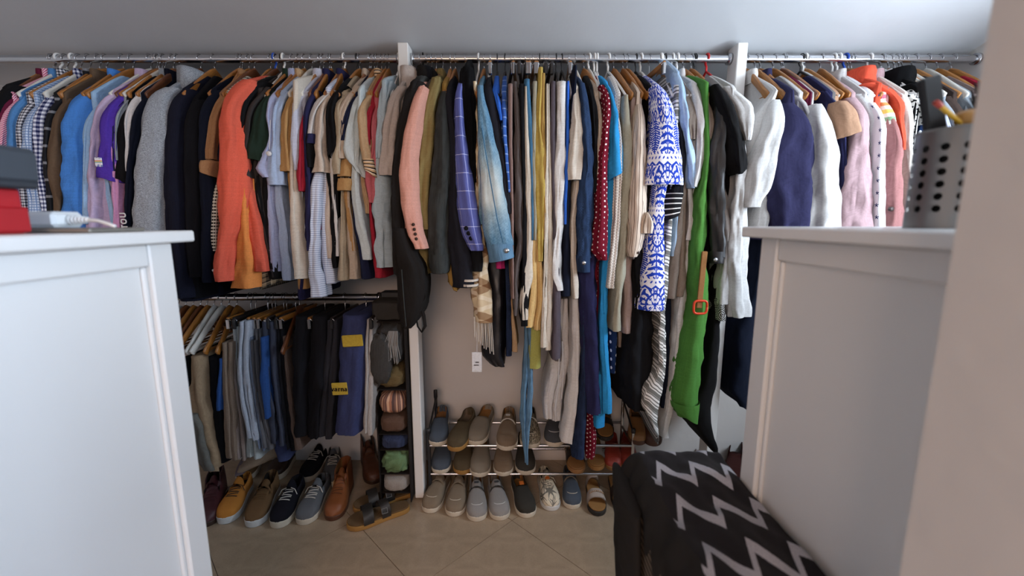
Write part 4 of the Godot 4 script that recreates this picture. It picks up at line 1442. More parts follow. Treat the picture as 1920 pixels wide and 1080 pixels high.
	cloth(t, "body", mats.micro_check, [1.908, -1.808, 0.0100, 1.803, -1.808, 0.0110, 1.683, -1.808, 0.0115, 1.450, -1.808, 0.0115, 1.096, -1.808, 0.0127], -1.69, -2.08, {"tip": 1.803, "dome": 0.012})
	cloth(t, "sleeve", mats.micro_check, [1.775, -1.801, 0.0079, 1.723, -1.815, 0.0189, 1.646, -1.832, 0.0261, 1.550, -1.846, 0.0283, 1.451, -1.845, 0.0306, 1.350, -1.851, 0.0268, 1.279, -1.854, 0.0260], -1.655, -1.755, {"k": 4, "fold": 0.005, "shoulder": 0.05})
	hanger("oak", -1.808, "oak wooden hanger holding the pale micro check shirt", -3)
	t = garment("long_sleeve_shirt", "bold navy and white gingham shirt beside the black plaid flannel", "shirt", "clothes on the left rail", -1.769, 1.129)
	cloth(t, "body", mats.gingham_navy, [1.908, -1.769, 0.0100, 1.803, -1.769, 0.0110, 1.683, -1.769, 0.0115, 1.466, -1.769, 0.0115, 1.129, -1.769, 0.0127], -1.69, -2.08, {"tip": 1.803, "dome": 0.012})
	cloth(t, "sleeve", mats.gingham_navy, [1.798, -1.765, 0.0197, 1.741, -1.773, 0.0218, 1.666, -1.783, 0.0220, 1.589, -1.795, 0.0171, 1.510, -1.806, 0.0102, 1.431, -1.806, 0.0102, 1.330, -1.811, 0.0103], -1.655, -1.755, {"fold": 0.005, "shoulder": 0.05})
	cloth(t, "collar", mats.gingham_navy, [1.930, -1.769, 0.0152, 1.913, -1.769, 0.0190, 1.875, -1.769, 0.0152], -1.816, -1.948, {"open": true, "fold": 0.002, "n": 20})
	hanger("pale", -1.769, "pale painted hanger holding the navy gingham shirt", 1)
	t = garment("flannel_shirt", "black plaid flannel shirt with white checks left of the brown jacket", "shirt", "clothes on the left rail", -1.728, 1.129)
	cloth(t, "body", mats.flannel_black, [1.908, -1.728, 0.0100, 1.803, -1.728, 0.0110, 1.683, -1.728, 0.0115, 1.466, -1.728, 0.0115, 1.129, -1.728, 0.0127], -1.69, -2.08, {"tip": 1.803, "dome": 0.012})
	cloth(t, "sleeve", mats.flannel_black, [1.794, -1.720, 0.0178, 1.741, -1.735, 0.0119, 1.646, -1.758, 0.0100, 1.550, -1.781, 0.0081, 1.451, -1.784, 0.0102, 1.330, -1.794, 0.0124], -1.655, -1.755, {"shoulder": 0.05})
	cloth(t, "collar", mats.flannel_black, [1.930, -1.728, 0.0152, 1.913, -1.728, 0.0190, 1.875, -1.728, 0.0152], -1.816, -1.948, {"open": true, "fold": 0.002, "n": 20})
	hanger("oak", -1.728, "oak wooden hanger holding the black plaid flannel shirt", 5)
	t = garment("jacket", "plain brown jacket with a bent sleeve, left of the royal blue shirt", "jacket", "clothes on the left rail", -1.699, 1.096)
	cloth(t, "body", mats.brown_j, [1.908, -1.699, 0.0100, 1.803, -1.699, 0.0110, 1.683, -1.699, 0.0140, 1.450, -1.699, 0.0140, 1.096, -1.699, 0.0154], -1.69, -2.08, {"tip": 1.803, "dome": 0.012})
	cloth(t, "sleeve", mats.brown_j, [1.790, -1.692, 0.0138, 1.741, -1.706, 0.0159, 1.646, -1.730, 0.0220, 1.569, -1.753, 0.0323, 1.520, -1.765, 0.0355, 1.461, -1.765, 0.0276, 1.401, -1.764, 0.0185, 1.310, -1.772, 0.0155], -1.655, -1.755, {"shoulder": 0.05})
	cloth(t, "collar", mats.brown_j, [1.930, -1.699, 0.0152, 1.913, -1.699, 0.0190, 1.875, -1.699, 0.0152], -1.816, -1.948, {"open": true, "fold": 0.002, "n": 20})
	hanger("oak", -1.699, "oak wooden hanger holding the brown jacket", -2)
	t = garment("long_sleeve_shirt", "bright royal blue linen shirt between the brown jacket and the lilac shirt", "shirt", "clothes on the left rail", -1.628, 1.052)
	cloth(t, "body", mats.royal, [1.908, -1.628, 0.0100, 1.803, -1.628, 0.0110, 1.683, -1.628, 0.0160, 1.428, -1.628, 0.0160, 1.052, -1.628, 0.0176], -1.69, -2.08, {"tip": 1.803, "dome": 0.012})
	cloth(t, "sleeve", mats.royal, [1.811, -1.621, 0.0394, 1.779, -1.635, 0.0445, 1.704, -1.652, 0.0438, 1.589, -1.671, 0.0464, 1.471, -1.685, 0.0479, 1.350, -1.704, 0.0454, 1.268, -1.715, 0.0437], -1.655, -1.755, {"k": 4, "fold": 0.011, "shoulder": 0.05})
	cloth(t, "collar", mats.royal, [1.930, -1.628, 0.0152, 1.913, -1.628, 0.0190, 1.875, -1.628, 0.0152], -1.816, -1.948, {"open": true, "fold": 0.002, "n": 20})
	hanger("oak", -1.628, "oak wooden hanger holding the royal blue shirt", 2)
	t = garment("long_sleeve_shirt", "pale sky blue shirt showing a narrow strip beside the royal blue one", "shirt", "clothes on the left rail", -1.588, 1.139)
	cloth(t, "body", mats.sky, [1.908, -1.588, 0.0100, 1.803, -1.588, 0.0110, 1.683, -1.588, 0.0115, 1.471, -1.588, 0.0115, 1.139, -1.588, 0.0127], -1.69, -2.08, {"tip": 1.803, "dome": 0.012})
	cloth(t, "sleeve", mats.sky, [1.771, -1.578, 0.0139, 1.685, -1.599, 0.0130, 1.589, -1.615, 0.0081, 1.471, -1.636, 0.0061, 1.310, -1.659, 0.0062], -1.655, -1.755, {"shoulder": 0.05})
	hanger("oak", -1.588, "oak wooden hanger holding the pale sky blue shirt", -5)
	t = garment("long_sleeve_shirt", "lilac long-sleeved shirt with a standing collar, left of the purple tee", "shirt", "clothes on the left rail", -1.513, 1.267)
	cloth(t, "body", mats.lilac, [1.908, -1.513, 0.0100, 1.808, -1.513, 0.0110, 1.628, -1.554, 0.0115, 1.464, -1.596, 0.0344, 1.351, -1.610, 0.0337, 1.267, -1.618, 0.0340], -1.69, -2.08, {"tip": 1.808, "dome": 0.012})
	cloth(t, "sleeve", mats.lilac, [1.820, -1.497, 0.0315, 1.779, -1.529, 0.0257, 1.704, -1.558, 0.0229, 1.589, -1.591, 0.0222, 1.471, -1.615, 0.0245, 1.350, -1.634, 0.0289, 1.268, -1.645, 0.0312], -1.655, -1.755, {"fold": 0.007, "shoulder": 0.05})
	cloth(t, "collar", mats.lilac, [1.930, -1.513, 0.0224, 1.913, -1.513, 0.0280, 1.875, -1.513, 0.0224], -1.816, -1.948, {"open": true, "fold": 0.002, "n": 20})
	hanger("pale", -1.513, "pale painted hanger holding the lilac shirt", -1)
	t = garment("tee_shirt", "deep purple short-sleeved tee with a small white label on its sleeve", "tee", "clothes on the left rail", -1.489, 1.479)
	cloth(t, "body", mats.purple, [1.908, -1.489, 0.0100, 1.803, -1.489, 0.0110, 1.683, -1.489, 0.0115, 1.644, -1.489, 0.0115, 1.484, -1.489, 0.0127], -1.69, -2.08, {"tip": 1.803, "dome": 0.012})
	cloth(t, "sleeve", mats.purple, [1.793, -1.481, 0.0176, 1.756, -1.497, 0.0177, 1.700, -1.509, 0.0198, 1.624, -1.521, 0.0269, 1.548, -1.535, 0.0331, 1.479, -1.545, 0.0353], -1.640, -1.740, {"slant": 0.012, "fold": 0.006, "k": 4, "shoulder": 0.05})
	part(t, "sleeve_label", boxmesh(Vector3(-1.5525, 1.5394, -1.6370) - t.position, Vector3(0.027, 0.034, 0.004), 0.0014), label_tex())
	hanger("oak", -1.489, "oak wooden hanger holding the purple tee", 3)
	t = garment("long_sleeve_shirt", "pink violet shirt showing a narrow strip below the purple tee", "shirt", "clothes on the left rail", -1.481, 1.096)
	cloth(t, "body", mats.pinkv, [1.908, -1.481, 0.0100, 1.803, -1.481, 0.0110, 1.683, -1.481, 0.0115, 1.450, -1.481, 0.0115, 1.096, -1.481, 0.0127], -1.69, -2.08, {"tip": 1.803, "dome": 0.012})
	cloth(t, "sleeve", mats.pinkv, [1.713, -1.494, 0.0070, 1.550, -1.514, 0.0081, 1.461, -1.522, 0.0092, 1.371, -1.530, 0.0103, 1.268, -1.541, 0.0125], -1.655, -1.755, {"shoulder": 0.05})
	hanger("dark", -1.481, "dark wooden hanger holding the pink violet shirt", -4)
	t = garment("tee_shirt", "narrow navy tee right of the purple tee", "tee", "clothes on the left rail", -1.479, 1.309)
	cloth(t, "body", mats.navy, [1.908, -1.479, 0.0100, 1.803, -1.479, 0.0110, 1.683, -1.479, 0.0115, 1.556, -1.479, 0.0115, 1.309, -1.479, 0.0127], -1.69, -2.08, {"tip": 1.803, "dome": 0.012})
	cloth(t, "sleeve", mats.navy, [1.794, -1.471, 0.0089, 1.741, -1.487, 0.0079, 1.646, -1.500, 0.0050, 1.510, -1.517, 0.0041], -1.655, -1.755, {"shoulder": 0.05})
	hanger("oak", -1.479, "oak wooden hanger holding the navy tee beside the purple one", 0)
	t = garment("tee_shirt", "grey blue tee wedged between a navy tee and a black tee", "tee", "clothes on the left rail", -1.464, 1.288)
	cloth(t, "body", mats.greyblue, [1.908, -1.464, 0.0100, 1.803, -1.464, 0.0110, 1.623, -1.497, 0.0073, 1.464, -1.531, 0.0073, 1.351, -1.540, 0.0063, 1.288, -1.546, 0.0053], -1.69, -2.08, {"tip": 1.803, "dome": 0.012})
	cloth(t, "sleeve", mats.greyblue, [1.794, -1.455, 0.0128, 1.741, -1.472, 0.0109, 1.666, -1.487, 0.0060, 1.550, -1.502, 0.0040], -1.655, -1.755, {"shoulder": 0.05})
	hanger("oak", -1.464, "oak wooden hanger holding the grey blue tee", 4)

func build_clothes_2():
	var t: Node3D
	t = garment("tee_shirt", "black short-sleeved tee with boxy sleeve left of the dark navy sweatshirt", "tee", "clothes on the left rail", -1.455, 1.309)
	cloth(t, "body", mats.black, [1.908, -1.455, 0.0100, 1.803, -1.455, 0.0110, 1.683, -1.455, 0.0115, 1.556, -1.455, 0.0115, 1.309, -1.455, 0.0127], -1.69, -2.08, {"tip": 1.803, "dome": 0.012})
	cloth(t, "sleeve", mats.black, [1.775, -1.447, 0.0079, 1.704, -1.464, 0.0110, 1.627, -1.478, 0.0161, 1.550, -1.490, 0.0233, 1.475, -1.501, 0.0255], -1.655, -1.755, {"slant": 0.014, "shoulder": 0.05})
	hanger("pale", -1.455, "pale painted hanger holding the black boxy tee", -3)
	t = garment("tee_shirt", "white tee with pale blue cast between the black tee and the dark navy sweatshirt", "tee", "clothes on the left rail", -1.419, 1.351)
	cloth(t, "body", mats.white, [1.908, -1.419, 0.0100, 1.803, -1.419, 0.0110, 1.683, -1.419, 0.0115, 1.577, -1.419, 0.0115, 1.351, -1.419, 0.0127], -1.69, -2.08, {"tip": 1.803, "dome": 0.012})
	cloth(t, "sleeve", mats.white, [1.811, -1.410, 0.0177, 1.770, -1.428, 0.0139, 1.704, -1.441, 0.0100, 1.608, -1.456, 0.0050, 1.510, -1.470, 0.0030], -1.655, -1.755, {"shoulder": 0.05})
	cloth(t, "collar", mats.greyblue, [1.930, -1.419, 0.0136, 1.913, -1.419, 0.0170, 1.875, -1.419, 0.0136], -1.816, -1.948, {"open": true, "fold": 0.002, "n": 20})
	hanger("oak", -1.419, "oak wooden hanger holding the white tee by the navy sweatshirt", 1)
	t = garment("sweatshirt", "dark navy sweatshirt with white letters down its side, left of the grey hoodie", "sweatshirt", "clothes on the left rail", -1.399, 1.096)
	cloth(t, "body", mats.ink, [1.908, -1.399, 0.0100, 1.803, -1.399, 0.0110, 1.683, -1.399, 0.0115, 1.450, -1.399, 0.0115, 1.096, -1.399, 0.0127], -1.69, -2.08, {"tip": 1.803, "dome": 0.012})
	cloth(t, "sleeve", mats.ink, [1.801, -1.392, 0.0138, 1.741, -1.406, 0.0179, 1.666, -1.425, 0.0180, 1.550, -1.453, 0.0121, 1.461, -1.475, 0.0133, 1.350, -1.495, 0.0134, 1.268, -1.509, 0.0135], -1.655, -1.755, {"shoulder": 0.05})
	cloth(t, "collar", mats.ink, [1.930, -1.399, 0.0104, 1.913, -1.399, 0.0130, 1.875, -1.399, 0.0104], -1.816, -1.948, {"open": true, "fold": 0.002, "n": 20})
	letters(t, "lettering", "TOU", 0.024, Vector3(-1.4924, 1.3218, -1.6400), mats.white)
	hanger("dark", -1.399, "dark wooden hanger holding the navy sweatshirt with letters", 5)
	t = garment("hooded_sweatshirt", "thick grey melange hooded sweatshirt beside the dark navy knitwear", "sweatshirt", "clothes on the left rail", -1.304, 1.118)
	cloth(t, "body", mats.hoodie, [1.908, -1.304, 0.0100, 1.814, -1.304, 0.0110, 1.694, -1.304, 0.0260, 1.466, -1.304, 0.0260, 1.118, -1.304, 0.0286], -1.69, -2.08, {"tip": 1.814, "dome": 0.012})
	cloth(t, "sleeve", mats.hoodie, [1.826, -1.291, 0.0351, 1.802, -1.317, 0.0362, 1.738, -1.334, 0.0433, 1.643, -1.355, 0.0477, 1.548, -1.377, 0.0531, 1.450, -1.399, 0.0587, 1.269, -1.430, 0.0618, 1.145, -1.447, 0.0626], -1.640, -1.770, {"fold": 0.007, "k": 3, "shoulder": 0.05})
	cloth(t, "hood", mats.hoodie, [1.932, -1.298, 0.0230, 1.915, -1.292, 0.0437, 1.860, -1.292, 0.0460, 1.800, -1.298, 0.0184], -1.758, -2.028, {"fold": 0.006, "dome": 0.03})
	hanger("dark", -1.304, "dark wooden hanger holding the grey hooded sweatshirt", -2)
	t = garment("cardigan", "long dark navy knitted cardigan right of the grey hooded sweatshirt", "cardigan", "clothes on the left rail", -1.247, 0.997)
	cloth(t, "body", mats.navyknit, [1.908, -1.247, 0.0100, 1.812, -1.247, 0.0110, 1.554, -1.298, 0.0289, 1.288, -1.327, 0.0339, 0.997, -1.334, 0.0479], -1.69, -2.08, {"tip": 1.812, "dome": 0.012})
	cloth(t, "sleeve", mats.navyknit, [1.824, -1.237, 0.0276, 1.779, -1.258, 0.0317, 1.704, -1.274, 0.0339, 1.550, -1.297, 0.0384, 1.350, -1.318, 0.0433, 1.143, -1.326, 0.0379, 1.015, -1.329, 0.0341], -1.655, -1.775, {"fold": 0.005, "shoulder": 0.05})
	hanger("oak", -1.247, "oak wooden hanger holding the long navy cardigan", 2)
	t = garment("cardigan", "black ribbed knitted cardigan that has slid off its wooden hanger", "cardigan", "clothes on the left rail", -1.209, 1.008)
	cloth(t, "body", mats.blackknit, [1.908, -1.209, 0.0100, 1.774, -1.209, 0.0110, 1.554, -1.243, 0.0279, 1.288, -1.266, 0.0265, 1.008, -1.303, 0.0196], -1.69, -2.08, {"tip": 1.774, "dome": 0.012})
	cloth(t, "sleeve", mats.blackknit, [1.786, -1.204, 0.0297, 1.685, -1.214, 0.0280, 1.550, -1.230, 0.0283, 1.350, -1.250, 0.0289, 1.206, -1.260, 0.0261, 1.101, -1.265, 0.0232], -1.655, -1.755, {"k": 5, "shoulder": 0.05})
	hanger("oak", -1.130, "oak wooden hanger jutting out bare above the black ribbed cardigan", 14)
	t = garment("sweater", "black navy sweater between the ribbed cardigan and the brown tee", "sweater", "clothes on the left rail", -1.140, 1.074)
	cloth(t, "body", mats.ink, [1.908, -1.140, 0.0100, 1.808, -1.140, 0.0110, 1.688, -1.140, 0.0140, 1.441, -1.140, 0.0140, 1.074, -1.140, 0.0154], -1.69, -2.08, {"tip": 1.808, "dome": 0.012})
	cloth(t, "sleeve", mats.ink, [1.820, -1.129, 0.0217, 1.741, -1.152, 0.0238, 1.646, -1.167, 0.0241, 1.550, -1.179, 0.0212, 1.350, -1.190, 0.0268, 1.079, -1.221, 0.0233], -1.655, -1.755, {"shoulder": 0.05})
	hanger("oak", -1.140, "oak wooden hanger holding the black navy sweater", -1)
	t = garment("tee_shirt", "brown knitted tee with a turned-up cuff left of the coral shirt", "tee", "clothes on the left rail", -1.102, 1.351)
	cloth(t, "body", mats.brownk, [1.908, -1.102, 0.0100, 1.803, -1.102, 0.0110, 1.683, -1.102, 0.0115, 1.577, -1.102, 0.0115, 1.351, -1.102, 0.0127], -1.69, -2.08, {"tip": 1.803, "dome": 0.012})
	cloth(t, "sleeve", mats.brownk, [1.812, -1.092, 0.0158, 1.741, -1.112, 0.0179, 1.646, -1.134, 0.0150, 1.554, -1.153, 0.0162], -1.655, -1.755, {"shoulder": 0.05})
	cloth(t, "collar", mats.brownk, [1.930, -1.102, 0.0104, 1.913, -1.102, 0.0130, 1.875, -1.102, 0.0104], -1.816, -1.948, {"open": true, "fold": 0.002, "n": 20})
	cloth(t, "cuff", mats.brownk, [1.552, -1.151, 0.0319, 1.535, -1.158, 0.0329, 1.500, -1.163, 0.0260], -1.63, -1.76, {"fold": 0.003, "slant": 0.012})
	hanger("oak", -1.102, "oak wooden hanger holding the brown knitted tee", 3)
	t = garment("long_sleeve_shirt", "tiny black and beige check shirt peeping out left of the coral shirt", "shirt", "clothes on the left rail", -1.080, 1.204)
	cloth(t, "body", mats.tiny_check, [1.908, -1.080, 0.0100, 1.803, -1.080, 0.0110, 1.683, -1.080, 0.0115, 1.503, -1.080, 0.0115, 1.204, -1.080, 0.0127], -1.69, -2.08, {"tip": 1.803, "dome": 0.012})
	cloth(t, "sleeve", mats.tiny_check, [1.491, -1.148, 0.0122, 1.391, -1.151, 0.0082, 1.248, -1.166, 0.0073, 1.206, -1.168, 0.0052], -1.655, -1.755, {"shoulder": 0.05})
	hanger("dark", -1.080, "dark wooden hanger holding the tiny check shirt", -4)
	t = garment("long_sleeve_shirt", "bright coral linen shirt with rounded buttoned cuff, hung in front of the orange one", "shirt", "clothes on the left rail", -0.991, 1.089)
	cloth(t, "body", mats.coral, [1.908, -0.991, 0.0100, 1.835, -0.991, 0.0110, 1.743, -1.024, 0.0120, 1.491, -1.029, 0.0163, 1.289, -1.015, 0.0302, 1.123, -1.004, 0.0317], -1.66, -2.08, {"tip": 1.835, "dome": 0.012})
	cloth(t, "sleeve", mats.coral, [1.847, -0.985, 0.0279, 1.824, -0.997, 0.0395, 1.778, -1.021, 0.0377, 1.733, -1.037, 0.0340, 1.621, -1.053, 0.0423, 1.506, -1.062, 0.0537, 1.389, -1.075, 0.0533, 1.310, -1.091, 0.0446, 1.229, -1.112, 0.0368, 1.167, -1.126, 0.0370, 1.147, -1.131, 0.0391, 1.089, -1.133, 0.0352], -1.620, -1.720, {"k": 3, "fold": 0.008, "shoulder": 0.05})
	dot(t, "button", Vector3(-1.1395, 1.1298, -1.6240), 0.0055, mats.white)
	dot(t, "button", Vector3(-1.1587, 1.1314, -1.6280), 0.0055, mats.white)
	hanger("blue", -0.991, "blue plastic hanger holding the coral shirt", 0)
	t = garment("long_sleeve_shirt", "light orange linen shirt whose cuff hangs below the coral one", "shirt", "clothes on the left rail", -1.011, 1.057)
	cloth(t, "body", mats.orange, [1.908, -1.011, 0.0100, 1.830, -1.011, 0.0110, 1.710, -1.011, 0.0115, 1.570, -1.011, 0.0115, 1.309, -1.011, 0.0127], -1.69, -2.08, {"tip": 1.83, "dome": 0.012})
	cloth(t, "sleeve", mats.orange, [1.548, -1.030, 0.0161, 1.370, -1.040, 0.0184, 1.289, -1.047, 0.0258, 1.207, -1.055, 0.0364, 1.153, -1.062, 0.0418, 1.140, -1.065, 0.0460, 1.057, -1.075, 0.0506], -1.645, -1.745, {"fold": 0.006, "shoulder": 0.05})
	hanger("oak", -1.011, "oak wooden hanger holding the orange shirt", 4)
	t = garment("checked_shirt", "brown and beige tartan shirt with only its hem showing below the coral shirt", "shirt", "clothes on the left rail", -0.986, 1.057)
	cloth(t, "body", mats.tartan, [1.908, -0.986, 0.0100, 1.840, -0.986, 0.0110, 1.660, -1.004, 0.0115, 1.351, -1.021, 0.0254, 1.203, -0.999, 0.0537, 1.057, -1.002, 0.0523], -1.70, -2.08, {"slant": -0.02, "tip": 1.84, "dome": 0.012})
	hanger("dark", -0.986, "dark wooden hanger holding the tartan shirt", -3)
	t = garment("tee_shirt", "plain black tee directly right of the coral shirt", "tee", "clothes on the left rail", -0.961, 1.089)
	cloth(t, "body", mats.black, [1.908, -0.961, 0.0100, 1.839, -0.961, 0.0110, 1.659, -0.984, 0.0115, 1.494, -1.006, 0.0291, 1.288, -0.994, 0.0403, 1.089, -0.967, 0.0302], -1.69, -2.08, {"tip": 1.839, "dome": 0.012})
	cloth(t, "sleeve", mats.black, [1.851, -0.946, 0.0215, 1.815, -0.977, 0.0216, 1.740, -1.006, 0.0198, 1.645, -1.019, 0.0120, 1.549, -1.029, 0.0081], -1.650, -1.750, {"shoulder": 0.05})
	hanger("black", -0.961, "black plastic hanger holding the black tee right of the coral shirt", 1)
	t = garment("tee_shirt", "dark charcoal brown tee with slanting sleeve left of the dark green polo", "tee", "clothes on the left rail", -0.955, 1.096)
	cloth(t, "body", mats.charc, [1.908, -0.955, 0.0100, 1.819, -0.955, 0.0110, 1.639, -0.976, 0.0115, 1.494, -0.998, 0.0249, 1.288, -0.983, 0.0297, 1.096, -0.971, 0.0216], -1.69, -2.08, {"tip": 1.819, "dome": 0.012})
	cloth(t, "sleeve", mats.charc, [1.831, -0.931, 0.0138, 1.741, -0.979, 0.0139, 1.646, -1.004, 0.0140, 1.569, -1.022, 0.0162, 1.499, -1.022, 0.0214], -1.655, -1.755, {"slant": 0.014, "shoulder": 0.05})
	hanger("white", -0.955, "white plastic hanger holding the charcoal brown tee", 5)
	t = garment("polo_shirt", "dark bottle green polo with wide open sleeve", "polo", "clothes on the left rail", -0.918, 1.129)
	cloth(t, "body", mats.black, [1.908, -0.918, 0.0100, 1.804, -0.918, 0.0110, 1.624, -0.939, 0.0115, 1.494, -0.960, 0.0166, 1.288, -0.968, 0.0191, 1.129, -0.966, 0.0237], -1.69, -2.08, {"tip": 1.804, "dome": 0.012})
	cloth(t, "sleeve", mats.dgreen, [1.816, -0.909, 0.0138, 1.779, -0.928, 0.0178, 1.723, -0.943, 0.0259, 1.646, -0.955, 0.0351, 1.573, -0.966, 0.0434, 1.550, -0.969, 0.0445], -1.655, -1.755, {"slant": 0.01, "fold": 0.006, "shoulder": 0.05})
	cloth(t, "collar", mats.dgreen, [1.930, -0.918, 0.0136, 1.913, -0.918, 0.0170, 1.875, -0.918, 0.0136], -1.816, -1.948, {"open": true, "fold": 0.002, "n": 20})
	hanger("oak", -0.918, "oak wooden hanger holding the bottle green polo", -2)
	t = garment("polo_shirt", "periwinkle blue polo with a small white tag on a string", "polo", "clothes on the left rail", -0.894, 1.120)
	cloth(t, "body", mats.peri, [1.908, -0.894, 0.0100, 1.808, -0.894, 0.0110, 1.628, -0.923, 0.0115, 1.454, -0.951, 0.0167, 1.288, -0.956, 0.0191, 1.161, -0.960, 0.0204, 1.120, -0.961, 0.0183], -1.69, -2.08, {"tip": 1.808, "dome": 0.012})
	cloth(t, "sleeve", mats.peri, [1.820, -0.885, 0.0217, 1.788, -0.904, 0.0128, 1.723, -0.909, 0.0099, 1.627, -0.912, 0.0060, 1.550, -0.943, 0.0243, 1.514, -0.956, 0.0305, 1.487, -0.939, 0.0183], -1.655, -1.755, {"shoulder": 0.05})
	cloth(t, "collar", mats.peri, [1.930, -0.894, 0.0224, 1.913, -0.894, 0.0280, 1.875, -0.894, 0.0224], -1.816, -1.948, {"open": true, "fold": 0.002, "n": 20})
	dot(t, "tag", Vector3(-0.9123, 1.5707, -1.6400), 0.009, mats.white)
	part(t, "tag_string", tube(rel(t, [Vector3(-0.8999, 1.6926, -1.6480), Vector3(-0.9112, 1.5868, -1.6440)]), 0.0012, 6), mats.white)
	hanger("oak", -0.894, "oak wooden hanger holding the periwinkle polo", 2)

func build_clothes_3():
	var t: Node3D
	t = garment("polo_shirt", "pale blue polo with rolled ribbed cuff, left of the caramel polo", "polo", "clothes on the left rail", -0.869, 1.083)
	cloth(t, "body", mats.lblue, [1.908, -0.869, 0.0100, 1.804, -0.869, 0.0110, 1.624, -0.893, 0.0115, 1.454, -0.918, 0.0167, 1.288, -0.913, 0.0233, 1.083, -0.914, 0.0259], -1.69, -2.08, {"tip": 1.804, "dome": 0.012})
	cloth(t, "sleeve", mats.lblue, [1.816, -0.862, 0.0187, 1.779, -0.875, 0.0168, 1.704, -0.886, 0.0149, 1.627, -0.895, 0.0151, 1.550, -0.907, 0.0243, 1.491, -0.912, 0.0346, 1.459, -0.911, 0.0327], -1.655, -1.755, {"fold": 0.006, "shoulder": 0.05})
	cloth(t, "collar", mats.tan, [1.930, -0.869, 0.0136, 1.913, -0.869, 0.0170, 1.875, -0.869, 0.0136], -1.816, -1.948, {"open": true, "fold": 0.002, "n": 20})
	hanger("oak", -0.869, "oak wooden hanger holding the pale blue polo", -5)
	t = garment("polo_shirt", "caramel brown polo between the pale blue polo and the pale lavender shirt", "polo", "clothes on the left rail", -0.838, 1.048)
	cloth(t, "body", mats.caramel, [1.908, -0.838, 0.0100, 1.803, -0.838, 0.0110, 1.623, -0.852, 0.0115, 1.464, -0.865, 0.0146, 1.288, -0.854, 0.0191, 1.048, -0.856, 0.0195], -1.69, -2.08, {"tip": 1.803, "dome": 0.012})
	cloth(t, "sleeve", mats.caramel, [1.805, -0.833, 0.0158, 1.760, -0.843, 0.0188, 1.685, -0.853, 0.0200, 1.589, -0.858, 0.0232, 1.510, -0.861, 0.0244], -1.655, -1.755, {"fold": 0.005, "shoulder": 0.05})
	hanger("pale", -0.838, "pale painted hanger holding the caramel polo", -1)
	t = garment("tee_shirt", "cream linen tee with a long pale body below the caramel polo", "tee", "clothes on the left rail", -0.805, 1.094)
	cloth(t, "body", mats.cream, [1.908, -0.805, 0.0100, 1.840, -0.805, 0.0110, 1.660, -0.823, 0.0115, 1.491, -0.841, 0.0142, 1.310, -0.850, 0.0259, 1.185, -0.851, 0.0335, 1.094, -0.849, 0.0285], -1.66, -2.08, {"tip": 1.84, "dome": 0.012})
	hanger("pale", -0.805, "pale painted hanger holding the cream tee", 3)
	t = garment("tee_shirt", "pale lavender tee with upright collar left of the red tee", "tee", "clothes on the left rail", -0.790, 1.096)
	cloth(t, "body", mats.lav, [1.908, -0.790, 0.0100, 1.804, -0.790, 0.0110, 1.624, -0.810, 0.0094, 1.474, -0.830, 0.0094, 1.246, -0.835, 0.0160, 1.096, -0.839, 0.0108], -1.69, -2.08, {"tip": 1.804, "dome": 0.012})
	cloth(t, "sleeve", mats.lav, [1.816, -0.775, 0.0217, 1.779, -0.806, 0.0188, 1.704, -0.814, 0.0169, 1.608, -0.822, 0.0131, 1.514, -0.824, 0.0061], -1.655, -1.755, {"shoulder": 0.05})
	cloth(t, "collar", mats.lav, [1.930, -0.790, 0.0224, 1.913, -0.790, 0.0280, 1.875, -0.790, 0.0224], -1.816, -1.948, {"open": true, "fold": 0.002, "n": 20})
	hanger("oak", -0.790, "oak wooden hanger holding the pale lavender tee", -4)
	t = garment("tee_shirt", "dark red tee with a narrow sleeve left of the navy shirt", "tee", "clothes on the left rail", -0.765, 1.288)
	cloth(t, "body", mats.red, [1.908, -0.765, 0.0100, 1.803, -0.765, 0.0110, 1.683, -0.765, 0.0115, 1.546, -0.765, 0.0115, 1.288, -0.765, 0.0127], -1.69, -2.08, {"tip": 1.803, "dome": 0.012})
	cloth(t, "sleeve", mats.red, [1.760, -0.782, 0.0089, 1.666, -0.792, 0.0080, 1.569, -0.802, 0.0101, 1.501, -0.810, 0.0173, 1.435, -0.812, 0.0082], -1.655, -1.755, {"shoulder": 0.05})
	hanger("dark", -0.765, "dark wooden hanger holding the dark red tee", 0)
	t = garment("long_sleeve_shirt", "navy purple shirt showing a narrow strip right of the dark red tee", "shirt", "clothes on the left rail", -0.757, 1.004)
	cloth(t, "body", mats.navy2, [1.908, -0.757, 0.0100, 1.808, -0.757, 0.0110, 1.628, -0.784, 0.0063, 1.351, -0.811, 0.0063, 1.182, -0.838, 0.0075, 1.004, -0.863, 0.0163], -1.69, -2.08, {"tip": 1.808, "dome": 0.012})
	cloth(t, "sleeve", mats.navy2, [1.820, -0.749, 0.0158, 1.760, -0.766, 0.0129, 1.646, -0.778, 0.0080, 1.491, -0.783, 0.0092, 1.289, -0.795, 0.0083, 1.206, -0.801, 0.0063], -1.655, -1.755, {"shoulder": 0.05})
	cloth(t, "collar", mats.navy2, [1.930, -0.757, 0.0152, 1.913, -0.757, 0.0190, 1.875, -0.757, 0.0152], -1.816, -1.948, {"open": true, "fold": 0.002, "n": 20})
	hanger("oak", -0.757, "oak wooden hanger holding the navy purple shirt", 4)
	t = garment("polo_shirt", "off-white polo with navy collar and navy cuff", "polo", "clothes on the left rail", -0.701, 1.182)
	cloth(t, "body", mats.white2, [1.908, -0.701, 0.0100, 1.808, -0.701, 0.0110, 1.688, -0.701, 0.0115, 1.495, -0.701, 0.0115, 1.182, -0.701, 0.0127], -1.69, -2.08, {"tip": 1.808, "dome": 0.012})
	cloth(t, "sleeve", mats.white2, [1.820, -0.684, 0.0177, 1.779, -0.718, 0.0178, 1.723, -0.744, 0.0119, 1.675, -0.756, 0.0120, 1.643, -0.762, 0.0120], -1.655, -1.755, {"shoulder": 0.05})
